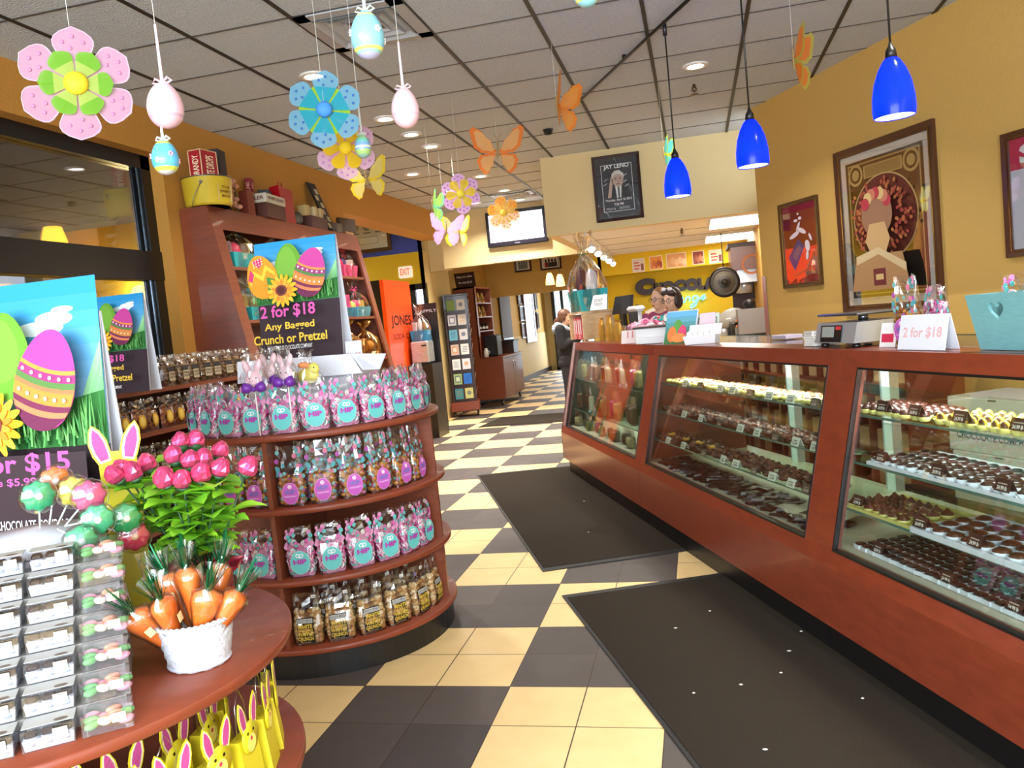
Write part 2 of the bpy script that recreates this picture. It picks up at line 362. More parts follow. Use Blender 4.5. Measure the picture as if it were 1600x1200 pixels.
# wall behind the camera: shop front with tall windows
b=MB(WALL); b.b2((XW,-3.1,0),(5.6,-3,.55)); b.b2((XW,-3.1,2.9),(5.6,-3,CZ)); 
for x in (XW,-1.6,.9,3.4): b.b2((x,-3.1,.55),(x+.35,-3,2.9))
struct(b,'wall_front')
# ------------------------------------------------------------------ lamps
def downlight(x,y,label,e=26,z=CZ,grp='recessed ceiling lights'):
    t=thing('ceiling_downlight',label,'ceiling light',(x,y,z-.012),0,grp)
    m=MB(mat('white_trim',(225,222,215),.4)); m.lathe([(.062,.012),(.062,.0),(.092,0),(.095,.006),(.095,.012)],28,(x,y,z-.012),cap=False); m.build('trim_ring',t)
    m=MB(mat('lamp_glow',(255,244,225),.5,emit=9)); m.lathe([(.0,.010),(.062,.011)],24,(x,y,z-.013),cap=False); m.build('lens',t)
    l=bpy.data.lights.new('downlight','AREA'); l.shape='DISK'; l.size=.11; l.energy=e*.8; l.color=(1,.94,.85); l.spread=2.2
    o=bpy.data.objects.new('downlight',l); C.objects.link(o); o.location=(x,y,z-.03)
DLB=['beside the blue hanging flower','between the striped egg and the pink egg','just under the pink egg','second beyond the pink egg','beyond the orange butterfly','in front of the ceiling vent near the television','right above the television']
for i,y in enumerate((5.14,6.41,7.03,7.59,9.43,10.64,11.6)): downlight(-2.33,y,'round recessed ceiling light '+DLB[i])
for i,y in enumerate((8.75,10.11,11.37)): downlight(-2.93,y,'round recessed ceiling light near the beam, '+ORD[i]+' of that row')
downlight(.13,6.34,'round recessed ceiling light between the first and second blue pendant')
downlight(-5.2,10.4,'added round ceiling light brightening the blue and lemon alcove',90)  # extra fill lamp added to brighten the alcove, no fixture known there
for y,s in ((14.5,'first'),(18.5,'second')): downlight(-2.8,y,'added unseen ceiling light brightening the back corridor, '+s,30,3.1)  # unseen lamps added only to light the corridor
for y in (1.2,3.4): downlight(1.2,y,'round recessed ceiling light over the near display case, %s'%('first' if y<2 else 'second'),30)
def vent(x0,y0,x1,y1,label):
    t=thing('ceiling_vent',label,'vent',((x0+x1)/2,(y0+y1)/2,CZ-.01),0,'ceiling air vents')
    M_=mat('vent_grey',(170,172,174),.45); m=MB(M_); z=CZ-.012; w=x1-x0; h=y1-y0
    def ringb(k,zz,th):
        a=(x0+k*w,y0+k*h,x1-k*w,y1-k*h); e=th
        m.b2((a[0],a[1],zz),(a[2],a[1]+e,zz+.008)); m.b2((a[0],a[3]-e,zz),(a[2],a[3],zz+.008)); m.b2((a[0],a[1],zz),(a[0]+e,a[3],zz+.008)); m.b2((a[2]-e,a[1],zz),(a[2],a[3],zz+.008))
    ringb(.0,z,.075); m.build('frame',t)
    for k,zz in ((.12,z-.010),(.22,z-.004),(.32,z+.002),(.41,z+.006)):
        m=MB(M_); 
        a=[V((x0+k*w,y0+k*h,zz)),V((x1-k*w,y0+k*h,zz)),V((x1-k*w,y1-k*h,zz)),V((x0+k*w,y1-k*h,zz))]; q=.075; bb=[V((x0+(k+q)*w,y0+(k+q)*h,zz+.03)),V((x1-(k+q)*w,y0+(k+q)*h,zz+.03)),V((x1-(k+q)*w,y1-(k+q)*h,zz+.03)),V((x0+(k+q)*w,y1-(k+q)*h,zz+.03))]
        m.add(a+bb,[(0,1,5,4),(1,2,6,5),(2,3,7,6),(3,0,4,7)],False); m.build('louver',t)
    m=MB(BLK); m.b2((x0+.22,y0+.22,z+.0115),(x1-.22,y1-.22,z+.0119)); m.build('duct_opening',t)
vent(-1.99,4.2,-1.385,4.80,'square grey ceiling air vent behind the large blue hanging egg')
vent(-2.6,10.8,-2.03,11.3,'square ceiling air vent in front of the television')
def sprinkler(x,y,z,label):
    t=thing('fire_sprinkler',label,'sprinkler',(x,y,z),0); m=MB(mat('brass_dull',(120,105,85),.35,metal=1)); m.cyl((x,y,z),(x,y,z-.06),.012); m.build('pipe',t)
    m=MB(mat('brass_dull')); m.tube([(x-.012,y,z-.02),(x-.022,y,z-.045),(x,y,z-.07),(x+.022,y,z-.045),(x+.012,y,z-.02)],.004,6); m.build('yoke',t)
    m=MB(mat('brass_dull')); m.lathe([(0,0),(.034,0),(.034,.004),(0,.004)],16,(x,y,z-.082),cap=False); m.build('deflector',t)
a=pz(1084,132,CZ); sprinkler(a.x,a.y,CZ,'small fire sprinkler on the tiled ceiling by the downlight')
a=pz(1065,357,2.312); sprinkler(a.x,a.y,2.314,'small fire sprinkler on the lowered kitchen ceiling')
a=pz(856,202,CZ); m=MB(BLK); m.lathe([(0,-.05),(.035,-.045),(.045,-.01),(.05,0)],16,(a.x,a.y,CZ-.004),cap=False); tag(m.build('smoke_detector'),'small dark dome detector on the ceiling behind the orange butterfly','detector')
# blue pendants
BLUEG=mat('blue_glass',(26,44,232),.15,spec=.6,emit=0)
def blue_glass():
    m=MATS['blue_glass']; n=m.node_tree.nodes; L=m.node_tree.links; b=n['Principled BSDF']
    t=n.new('ShaderNodeBsdfTranslucent'); t.inputs[0].default_value=(.018,.13,1,1); x=n.new('ShaderNodeMixShader'); x.inputs[0].default_value=.72
    b.inputs['Emission Color'].default_value=(.01,.02,1,1); b.inputs['Emission Strength'].default_value=.05
    L.new(b.outputs[0],x.inputs[1]); L.new(t.outputs[0],x.inputs[2]); L.new(x.outputs[0],n['Material Output'].inputs[0])
blue_glass()
tp=pz(1038,40,CZ-.04); zb=(V((tp.x,tp.y,0))-0*tp); 
k=ray(1055,308); zbot=(EYE+k*(hypot(tp.x,tp.y)/hypot(k.x,k.y))).z
PB=[V((tp.x,tp.y,zbot)), pz(1177,260,zbot), pz(1398,183,zbot)]
# track the pendants hang from
a0=pz(884,178,CZ-.03); a1=pz(1075,0,CZ-.03); dirv=(a1-a0).normalized(); a2=a1+dirv*.9
t=thing('pendant_track','long black track rail slanting across the ceiling tiles','track',(a0+a2)/2+V((0,0,.02)))
m=MB(BLK); m.tube([a0,a2],.011,6); m.build('rail',t)
for q in (.08,.42,.8): 
    c_=a0.lerp(a2,q); m=MB(BLK); m.cyl(c_,c_+V((0,0,.03)),.014,n=8); m.build('standoff',t)
PL=['farthest blue glass pendant lamp, before the pale wall beside the dark framed portrait','middle blue glass pendant lamp, where the pale wall meets the ochre wall','nearest and largest blue glass pendant lamp, above the tall cream picture']
for i,q in enumerate(PB):
    t=thing('pendant_lamp',PL[i],'pendant lamp',(q.x,q.y,q.z),0,'blue pendant lamps'); hh=.235
    m=MB(BLUEG); pr=[(.078,0),(.082,.03),(.080,.08),(.070,.14),(.052,.19),(.034,.222),(.022,hh)]
    m.lathe(pr+[(r-.003,z) for r,z in reversed(pr)],32,q,cap=False); m.build('glass_shade',t)
    m=MB(BLK); m.lathe([(.0,hh-.004),(.024,hh-.004),(.02,hh+.03),(.010,hh+.045),(.006,hh+.06),(0,hh+.06)],16,q); m.build('socket_cap',t)
    m=MB(BLK); top=CZ-.03; m.cyl(q+V((0,0,hh+.05)),(q.x,q.y,top),.0045,n=6); m.build('cord',t)
    m=MB(BLK); m.cyl((q.x,q.y,top-.07),(q.x,q.y,CZ-.012),.013,n=10); m.build('track_adapter',t)
    m=MB(mat('bulb_white',(255,250,240),.4,emit=14)); m.lathe([(0,.045),(.03,.05),(.034,.075),(.022,.11),(.012,.13)],16,q); m.build('bulb',t)
    m=MB(mat('frosted_diffuser',(255,252,245),.5,emit=2.5)); m.lathe([(0,.004),(.0755,.004)],24,q,cap=False); m.build('diffuser',t)
    l=bpy.data.lights.new('pendant_bulb','POINT'); l.energy=7; l.shadow_soft_size=.015; l.color=(1,.97,.92); o=bpy.data.objects.new('pendant_bulb',l); C.objects.link(o); o.location=q+V((0,0,.178))
# kitchen fluorescent panels and spot track
for (u0,v0,u1,v1),lab in (((1108,358,1174,336),'nearer bright fluorescent panel in the kitchen ceiling'),((1102,380,1166,362),'farther bright fluorescent panel in the kitchen ceiling')):
    a=pz(u0,v0,2.315); y1=a.y-.6 if v0<370 else a.y-.55; x0=a.x; x1=min(HX1+.1,x0+.62)
    ya,yb=(9.1,10.3) if v0<370 else (11.3,12.5)
    t=thing('ceiling_panel_light',lab,'ceiling light',((x0+x1)/2,(ya+yb)/2,2.3),0)
    m=MB(mat('white_trim')); m.b2((x0-.02,ya-.02,2.304),(x1+.02,ya,2.315)); m.b2((x0-.02,yb,2.304),(x1+.02,yb+.02,2.315)); m.b2((x0-.02,ya,2.304),(x0,yb,2.315)); m.b2((x1,ya,2.304),(x1+.02,yb,2.315)); m.build('frame',t)
    m=MB(mat('panel_glow',(255,248,235),.5,emit=6)); m.b2((x0,ya,2.306),(x1,yb,2.314)); m.build('diffuser',t)
    o=area('kitchen_panel',((x0+x1)/2,(ya+yb)/2,2.29),((x0+x1)/2,(ya+yb)/2,0),x1-x0,yb-ya,22,(1,.95,.86))
a0=pz(914,365,2.29); a1=pz(958,400,2.29)
t=thing('spot_track','rail of small bright spotlights on the kitchen ceiling edge','track light',(a0+a1)/2)
m=MB(mat('white_trim')); m.tube([a0,a1],.012,6); m.build('rail',t)
for i in range(5):
    q=a0.lerp(a1,.12+.2*i); 
    m=MB(mat('white_trim')); m.cyl(q,q+V((0,-.02,-.06)),.008,n=8); m.lathe([(.018,0),(.03,.03),(.045,.09),(.047,.1)],14,q+V((0,0,-.05)),V((.15,-.5,-.9))); s_=m.build('spot_head',t)
    m=MB(mat('panel_glow')); m.ell(q+V((.15,-.5,-.9)).normalized()*.098+V((0,0,-.05)),(.042,.042,.042),10,6); m.build('bulb',s_)
area('kitchen_spots',(-1.1,10.8,2.15),(-.8,10.4,0),.2,1.5,12,(1,.88,.7))
for i,(u,v) in enumerate(((859,435),(875,437))):
    q=py(u,v,15.2); t=thing('amber_pendant','small amber glass pendant in the back corridor, %s the framed photo'%('below left of' if i==0 else 'directly under'),'pendant lamp',q)
    m=MB(mat('amber_glow',(255,205,110),.4,emit=3.2)); m.lathe([(.085,-.12),(.08,-.05),(.06,.05),(.035,.1)],18,q); m.build('glass_shade',t)
    m=MB(BLK); m.cyl(q+V((0,0,.1)),(q.x,q.y,3.1),.006,n=6); m.build('cord',t)
q=px(70,372,-6.9); t=thing('wall_sconce','glowing amber sconce lamp on the wall beyond the dark window','wall lamp',q)
m=MB(mat('amber_hot',(255,170,40),.4,emit=7)); m.lathe([(.05,.14),(.09,.10),(.13,-.05),(.12,-.35),(0,-.36)],16,q+V((.12,0,0))); m.build('lamp_shade',t)
m=MB(mat('dark_bronze',(60,50,44),.4)); m.b2(q+V((-.14,-.22,-.62)),q+V((.1,.22,-.36))); m.build('backplate',t)
l=bpy.data.lights.new('sconce','POINT'); l.energy=120; l.color=(1,.78,.36); l.shadow_soft_size=.1; o=bpy.data.objects.new('sconce',l); C.objects.link(o); o.location=q+V((.9,.3,-.7))
# ================================================================== HANGING EASTER DECORATIONS
def pd(u,v,d): return EYE+ray(u,v)*(d/FPX)
STR=mat('thread_pale',(205,205,195),.6)
CLEAR=film_mat('cellophane',(255,255,255),.09,.10)
def hang(t,p,top=None,r=.0012,m=None):
    mb=MB(m or STR); mb.cyl(p,(p.x,p.y,(top or CZ)-.001),r,n=5); mb.build('string',t)
def face_M(p,yaw,roll,pitch=0):   # local +Z looks towards the room's front (-Y) turned by yaw
    return MX.Translation(p)@MX.Rotation(yaw,4,'Z')@MX.Rotation(pi/2+pitch,4,'X')@MX.Rotation(roll,4,'Z')
def petal(mb,L_,W_,a,z,base,edge,dots=None,rim=None,cup=.12):
    def P(s,t):   # s along 0..1, t -1..1
        wd=W_*(sin(pi*min(1,s**.75))**.8*.5*(1 if s<.62 else 1)+.0) 
        wd=W_*.5*max(0,(s**.9)*(1-max(0,(s-.62)/.38)**2.2))**.9*1.25
        x=L_*(.08+.92*s); y=wd*t; zz=z+cup*L_*(s*s*.5)-cup*.8*abs(t)*wd
        return V((x*cos(a)-y*sin(a), x*sin(a)+y*cos(a), zz))
    N=10;K=4
    for s0,s1,m in ((0,.55,base),(.55,1,edge)):
        mb.use(m); mb.grid(lambda i,j:P(s0+(s1-s0)*i,-1+2*j),N//2,K)
    if rim: mb.use(rim); mb.tube([P(i/12,-1) for i in range(13)]+[P(1-i/12,1) for i in range(1,13)],.0022,5)
    if dots:
        mb.use(dots)
        for s,t_ in ((.82,0),(.72,.5),(.72,-.5),(.6,.15)): mb.ell(P(s,t_)+V((0,0,.002)),(.006,.006,.003),8,4)
def flower(name_l,u,v,d,D,n,cols,yaw,roll,two=True,label='',rimc=None,innerL=.62,top=True):
    p=pd(u,v,d); M=face_M(p,math.atan2(-p.x,p.y)+yaw*.6,0); t=thing('hanging_flower',label,'hanging flower',group='fabric flowers hanging from the ceiling',M=M)
    base,edge,ib,ie,cen,dot=[cloth_mat('sheer_%d_%d_%d'%c,c,.86) if i<4 else flat(c,.6) for i,c in enumerate(cols)]
    for i in range(n):
        mb=MB(); petal(mb,D/2,D*.37,roll+2*pi*i/n,0,base,edge,dot,rimc); mb.build('petal',t,False)
    if two:
        for i in range(n):
            mb=MB(); petal(mb,D/2*innerL,D*.24,roll+2*pi*(i+.5)/n,.012 if two==1 else -.012,ib,ie,None,None); mb.build('inner_petal',t,False)
    mb=MB(cen); mb.ell((0,0,.014),(D*.105,D*.105,.022),18,8); mb.build('center',t,False)
    hang(t,p+V((0,0,D*.1)))
    return t
WR=cloth_mat('sheer_rim',(238,214,228),.95)
flower('a',120,132,2.55,.345,6,[(226,178,206),(232,176,206),(184,214,104),(126,196,60),(236,200,46),(196,130,170)],RAD(-12),RAD(88),1,'large pink and lime green fabric flower hanging before the dark window',WR)
flower('b',507,172,3.55,.335,6,[(52,178,214),(126,190,222),(190,224,84),(170,214,60),(70,140,220),(60,110,180)],RAD(-8),RAD(82),2,'turquoise fabric flower with spotted petals hanging below a ceiling light',None,.66)
flower('c',540,232,4.0,.31,6,[(228,170,206),(232,190,220),(244,214,40),(246,214,30),(244,208,40),(196,130,190)],RAD(-6),RAD(28),1,'pink and bright yellow fabric flower half behind the turquoise one',None,.72)
flower('d',720,303,6.1,.305,6,[(206,160,214),(208,168,216),(226,208,70),(222,200,50),(226,204,60),(150,90,170)],RAD(-5),RAD(95),1,'lilac fabric flower with yellow inner petals above the two small butterflies',None,.74)
flower('e',787,333,7.2,.30,6,[(246,176,70),(244,170,60),(240,214,120),(236,200,110),(238,196,70),(200,120,80)],RAD(-4),RAD(100),1,'orange and pale pink fabric flower hanging in front of the television',None,.7)
def bow(mb,p,s):
    for a in (-1,1):
        mb.tube([p,p+V((a*s,-.003,s*.6)),p+V((a*s*1.5,0,s*.1)),p+V((a*s*.8,.002,-s*.15)),p],.0035,6)
        mb.tube([p,p+V((a*s*.4,0,-s*.8)),p+V((a*s*.7,0,-s*1.6))],.003,6)
def egg_profile(w,h): return [(max(1e-4,w/2*sin(t)*(1+.13*cos(t))),-h/2*cos(t)) for t in [pi*i/20 for i in range(21)]]
def egg(u,v,d,w,h,base,bands,label,ribbon,flowers=None,top=None,ang=0):
    p=pd(u,v,d); t=thing('hanging_egg',label,'easter egg',p-V((0,0,h/2)),0,'ornamental eggs hanging from the ceiling')
    mb=MB(); pr=egg_profile(w,h); 
    pr=[(r,z) for r,z in pr]
    B=mat('egg_%d_%d_%d'%base,base,.35,spec=.5,coat=.3)
    for k in range(20):
        zc=(pr[k][1]+pr[k+1][1])/2/h+.5; c_=None
        for z0,z1,c in bands:
            if z0<=zc<z1: c_=c
        mb.use(mat('egg_%d_%d_%d'%c_,c_,.35,spec=.5,coat=.3) if c_ else B); mb.lathe(pr[k:k+2],24,p,cap=False)
    if flowers:
        mb.use(flat(flowers))
        for i in range(6):
            a=-pi/2+i*1.05+ang; z=(.04 if i%2 else -.12)*h
            r=w/2*math.sqrt(max(.1,1-(2*z/h)**2))*1.02
            for k in range(5):
                b_=k*2*pi/5; q=V((r*cos(a+.13*cos(b_)),r*sin(a+.13*cos(b_)),z+w*.07*sin(b_))); mb.ell(p+q,(w*.042,w*.042,w*.042),6,4)
    mb.build('shell',t)
    rm=mat('ribbon_%d_%d_%d'%ribbon,ribbon,.5)
    mb=MB(rm); bow(mb,p+V((0,0,h/2)),w*.2); mb.build('bow',t)
    z1=top if top else CZ-.001
    mb=MB(rm); q=p+V((0,0,h/2)); mb.hexa([q+V((-.005,-.001,0)),q+V((.005,-.001,0)),q+V((.005,.001,0)),q+V((-.005,.001,0))],[V((q.x-.003,q.y-.001,min(z1,q.z+.16))),V((q.x+.003,q.y-.001,min(z1,q.z+.16))),V((q.x+.003,q.y+.001,min(z1,q.z+.16))),V((q.x-.003,q.y+.001,min(z1,q.z+.16)))]); mb.build('ribbon',t)
    if z1>q.z+.17: mb=MB(STR); mb.cyl((q.x,q.y,q.z+.155),(q.x,q.y,z1),.0012,n=5); mb.build('string',t)
    return p
PK=(240,192,204)
p1=egg(258,165,2.3,.098,.128,PK,[(.2,.26,(214,172,190)),(.34,.37,(248,222,226))],'large pink gingham egg hanging beside the big pink and green flower',PK)
egg(258,246,2.3,.073,.098,(96,186,226),[(.1,.18,(214,222,90)),(.86,.94,(190,214,90)),(0,.1,(210,206,214))],'small blue flowered egg hanging on a ribbon under the pink gingham egg',(206,206,200),(236,170,190),p1.z-.06)
egg(574,55,2.4,.098,.140,(142,206,226),[(.16,.22,(240,232,110)),(.08,.16,(160,216,196)),(.0,.08,(190,190,226)),(.84,.92,(214,226,130))],'large pale blue egg with white daisies hanging in front of the ceiling vent',(200,214,206),(250,246,248))
egg(633,169,2.9,.098,.140,(246,206,214),[(.28,.31,(236,190,204))],'plain glossy pink egg hanging on a sheer pink ribbon',(226,196,206))
egg(567,229,3.7,.074,.106,(130,170,216),[(.16,.34,(170,206,120)),(.0,.16,(150,190,170)),(.62,.8,(120,206,190)),(.8,1,(160,206,150)),(.44,.5,(236,236,190))],'small green and blue striped egg hanging beside the turquoise flower',(216,216,210))
egg(915,-22,2.5,.09,.125,(150,214,226),[(.1,.16,(236,226,120))],'pale blue egg cut off by the top edge, over the middle of the ceiling',(206,206,200))
def wing(mb,pts,inner,outer,fold,side,z0=0):
    n=len(pts); cx=sum(p[0] for p in pts)/n*.8; cy=sum(p[1] for p in pts)/n
    def W(x,y,k=1): 
        x=x*k+cx*(1-k)*.6; y=y*k+cy*(1-k); return V((side*x*cos(fold), y, x*sin(fold)+z0+.02*x*sin(9*y)))
    ks=[0,.45,.78,1]
    for a,b,m in ((0,1,inner),(1,2,inner),(2,3,outer)):
        mb.use(m)
        vs=[W(p[0],p[1],ks[a]) for p in pts]+[W(p[0],p[1],ks[b]) for p in pts]
        mb.add(vs,[(i,(i+1)%n,n+(i+1)%n,n+i) if side>0 else (n+i,n+(i+1)%n,(i+1)%n,i) for i in range(n)],True)
def scallop(pts,k=3,amp=.02):
    out=[]
    n=len(pts)
    for i in range(n):
        a,b=V((*pts[i],0)),V((*pts[(i+1)%n],0)); d=(b-a); nn=V((d.y,-d.x,0))
        for j in range(k): q=a+d*(j/k)+nn*amp*sin(pi*j/k)*3; out.append((q.x,q.y))
    return out
UP=scallop([(.02,0),(.12,.18),(.3,.36),(.43,.42),(.5,.36),(.47,.22),(.43,.06),(.3,-.03),(.1,-.05)]); LO=scallop([(.02,-.02),(.16,-.03),(.32,-.06),(.38,-.16),(.34,-.3),(.24,-.4),(.16,-.36),(.09,-.22)])
def butterfly(u,v,d,S,inner,outer,yaw,roll,fold,label):
    p=pd(u,v,d); M=face_M(p,math.atan2(-p.x,p.y)+yaw,roll); t=thing('hanging_butterfly',label,'hanging butterfly',group='fabric butterflies hanging from the ceiling',M=M)
    a,b=cloth_mat('sheer_%d_%d_%d'%inner,inner,.88),cloth_mat('sheer_%d_%d_%d'%outer,outer,.92)
    for sd in (1,-1):
        for nm,o in (('forewing',UP),('hindwing',LO)):
            mb=MB(); wing(mb,[(x*S,y*S) for x,y in o],a,b,fold,sd); mb.build(nm,t,False)
    mb=MB(mat('butterfly_body',(150,120,70),.6)); mb.lathe([(.001,-.16*S),(.014*S,-.1*S),(.02*S,0),(.016*S,.1*S),(.02*S,.14*S),(.002,.18*S)],10,(0,0,0),V((0,1,0))); mb.tube([(0,.17*S,0),(.03*S,.25*S,.02*S),(.07*S,.3*S,.02*S)],.0015,4); mb.tube([(0,.17*S,0),(-.03*S,.25*S,.02*S),(-.07*S,.3*S,.02*S)],.0015,4); mb.build('body',t,False)
    hang(t,p+V((0,0,.02)))
butterfly(778,237,6.3,.44,(238,180,116),(240,134,62),RAD(-5),RAD(-4),RAD(16),'large orange butterfly hanging over the row of ceiling lights')
butterfly(573,280,5.4,.32,(226,208,120),(232,206,60),RAD(-5),RAD(5),RAD(18),'yellow butterfly hanging under the pink and yellow flower')
butterfly(697,360,7.0,.33,(216,176,216),(212,166,214),RAD(5),RAD(-8),RAD(26),'lilac butterfly hanging in front of the pale brick column')
butterfly(717,362,7.9,.36,(206,206,150),(232,214,60),RAD(-25),RAD(-6),RAD(28),'small yellow and grey butterfly beside the lilac one')
butterfly(870,165,5.2,.40,(240,160,72),(238,140,56),RAD(66),RAD(-6),RAD(34),'orange butterfly seen edge on below the black track rail')
butterfly(676,322,6.7,.30,(150,200,90),(110,190,150),RAD(74),RAD(0),RAD(30),'green butterfly seen edge on near the pale column top')
butterfly(1037,240,6.4,.30,(80,180,180),(170,190,60),RAD(78),RAD(4),RAD(28),'teal and green butterfly seen edge on by the farthest pendant cord')
butterfly(1240,95,4.6,.40,(240,140,60),(200,190,90),RAD(82),RAD(3),RAD(28),'orange and olive butterfly seen edge on in front of the angled ochre wall')
# ================================================================== GIFT BASKETS (cellophane)
RB=random.Random(3)
def cello(mb,c,w,d,h,neck,seed,flare=.5):
    r0=random.Random(seed); n=28
    prof=[(1.0,.0),(1.08,.18),(1.05,.36),(.82,.55),(.45,.70),(neck,.78),(neck*1.2,.82),(flare*.7,.92),(flare,1.0)]
    ph=[r0.random()*6 for _ in range(6)]
    vs=[];fs=[]
    for k,(r,z) in enumerate(prof):
        for i in range(n):
            a=2*pi*i/n; wob=1+.10*sin(5*a+ph[0]+k)+.08*sin(9*a+ph[1]-k*1.7)+.05*r0.random()
            if k>6: wob+=.25*sin(7*a+ph[2])
            rr=r*wob; vs.append(V(c)+V((rr*w/2*cos(a), rr*d/2*sin(a), h*(z+(.05*sin(3*a+ph[3])+.06*r0.random() if k>=7 else 0)))))
    for k in range(len(prof)-1):
        for i in range(n): j=(i+1)%n; fs.append((k*n+i,k*n+j,(k+1)*n+j,(k+1)*n+i))
    mb.add(vs,fs,False)
def gift(p,w,d,h,bh,boxc,goods,tie,label,rz=0,seed=1,box=True,filmm=None,tiebow=True,group='wrapped gift baskets',name='gift_basket'):
    t=thing(name,label,'gift basket',p,rz,group); r0=random.Random(seed)
    if box:
        m=MB(mat('box_%d_%d_%d'%boxc,boxc,.5)); a=.42;b=.48
        m.hexa([(-a*w,-a*d,0),(a*w,-a*d,0),(a*w,a*d,0),(-a*w,a*d,0)],[(-b*w,-b*d,bh),(b*w,-b*d,bh),(b*w,b*d,bh),(-b*w,b*d,bh)]); m.build('box',t,False)
    for i,gcol in enumerate(goods):
        m=MB(mat('good_%d_%d_%d'%gcol,gcol,.4)); x=(i+.5)/len(goods)-.5; hh=h*(.26+.2*r0.random())
        if i%3==0: m.box((x*w*.8,(r0.random()-.5)*d*.3,bh*.7+hh/2),(w*.8/len(goods),d*.35,hh),r0.random()*.5,.008)
        elif i%3==1: m.lathe([(w*.10,0),(w*.13,hh*.4),(w*.10,hh*.8),(.01,hh)],12,(x*w*.8,(r0.random()-.5)*d*.3,bh*.7))
        else: m.ell((x*w*.8,(r0.random()-.5)*d*.4,bh*.9+hh*.3),(w*.13,d*.2,hh*.45),12,8)
        m.build('treat',t,False)
    m=MB(filmm or CLEAR); cello(m,(0,0,.002),w*1.05,d*1.05,h,.12,seed); m.build('wrapping',t,False)
    if tie:
        m=MB(mat('ribbon_%d_%d_%d'%tie,tie,.4)); m.torus((0,0,h*.78),w*.07,.006,12,6); bow(m,V((0,-w*.07,h*.78)),w*.14); m.build('bow',t,False)
    return t
# ================================================================== SLANTED HUTCH ON THE LEFT WALL
WD=wood_mat('cherry_wood',(122,62,40),(1.2,1.2,9)); WH=wood_mat('cherry_wood_flat',(122,62,40),(9,1.2,1.2)); WDK=wood_mat('dark_cherry',(92,42,26),(1,1,8))
SL=.186; HY0=5.434
def hx(z): return -3.435+(2.462-z)*SL
HNN=V((1,0,SL)); HPP=V((-3.435,5.4,2.462))
HY1=pp(555,371,HPP,HNN).y; HT=2.486
t=thing('display_hutch','tall cherry wood hutch with a slanted open front against the left ochre wall','display shelf',(XW+.2,(HY0+HY1)/2,0))
for y in (HY0,HY1-.03):
    m=MB(WD); m.hexa([(XW+.005,y,0),(hx(1.0)+.02,y,0),(hx(1.0)+.02,y+.03,0),(XW+.005,y+.03,0)],[(XW+.005,y,1.0),(hx(1.0),y,1.0),(hx(1.0),y+.03,1.0),(XW+.005,y+.03,1.0)])
    m.hexa([(XW+.005,y,1.0),(hx(1.0),y,1.0),(hx(1.0),y+.03,1.0),(XW+.005,y+.03,1.0)],[(XW+.005,y,HT),(hx(HT),y,HT),(hx(HT),y+.03,HT),(XW+.005,y+.03,HT)]); m.build('side_panel',t)
m=MB(WH); m.b2((XW+.005,HY0+.03,HT-.03),(hx(HT),HY1-.03,HT)); m.build('top_board',t)
m=MB(WDK); m.b2((XW+.005,HY0+.03,.1),(XW+.02,HY1-.03,HT-.03)); m.build('back_panel',t)
SWid=pp(344,359,HPP,HNN).y-HY0
def slab(y0,y1,z0,z1,th=.022):
    m=MB(WD); m.hexa([(hx(z0),y0,z0),(hx(z0)+th,y0,z0),(hx(z0)+th,y1,z0),(hx(z0),y1,z0)],[(hx(z1),y0,z1),(hx(z1)+th,y0,z1),(hx(z1)+th,y1,z1),(hx(z1),y1,z1)]); return m
slab(HY0,HY0+SWid,.9,HT).build('stile',t); slab(HY1-SWid*.8,HY1,.9,HT).build('stile',t)
zr=pp(344,359,HPP,HNN).z; slab(HY0+SWid,HY1-SWid*.8,zr,HT).build('top_rail',t)
SHZ=[pp(405,452,HPP,HNN).z-.0, pp(420,560,HPP,HNN).z]
SHZ=[2.04,1.63,1.20]
for z in SHZ:
    m=MB(WH); m.b2((XW+.02,HY0+.03,z-.025),(hx(z)+.01,HY1-.03,z)); m.build('shelf',t)
def onsh(z,y,dx=.0): return (hx(z)-.12+dx,y,z)
ys0,ys1=HY0+SWid,HY1-SWid
gift(onsh(2.04,ys0+.31,.0),.44,.20,.36,.12,(40,170,176),[(170,120,120),(220,60,90),(120,90,70),(230,200,120)],None,'cellophane wrapped gift basket in a teal box on the top shelf of the hutch',RAD(90),11)
gift(onsh(2.04,ys0+.88,.0),.40,.18,.35,.10,(60,40,34),[(90,60,50),(160,110,80),(110,80,70)],None,'clear wrapped gift bag behind the easter sign on the top hutch shelf',RAD(90),13)
gift(onsh(2.04,ys1-.20,.0),.36,.20,.36,.12,(226,70,120),[(240,150,40),(240,60,100),(90,60,120),(240,220,200)],(236,60,60),'cellophane basket in a pink box at the far end of the top hutch shelf',RAD(90),17)
gift(onsh(1.63,ys0+.29,.0),.40,.24,.34,.10,(40,170,176),[(150,120,60),(120,100,50),(200,180,120)],(150,140,60),'cellophane gift basket with olive bow in a teal box on the middle hutch shelf',RAD(90),19)
gift(onsh(1.63,ys1-.20,.0),.36,.24,.36,.10,(90,170,190),[(230,70,120),(226,180,80),(220,60,110),(210,160,70)],(226,70,130),'cellophane basket with pink bow on the middle shelf at the far end of the hutch',RAD(90),23)
GOLD=film_mat('gold_cellophane',(255,214,150),.22,.18,(246,222,180))
for i,(dy,l) in enumerate(((ys1-.20,'gold cellophane gift bag on the lowest hutch shelf next to the soda machine'),(ys1-.64,'gold cellophane gift bag on the lowest hutch shelf behind the white box'))):
    gift(onsh(1.20,dy,.0),.32,.26,.37,.10,(160,110,50),[(190,140,70),(150,100,50),(220,180,100)],None,l,RAD(90),29+i,False,GOLD)
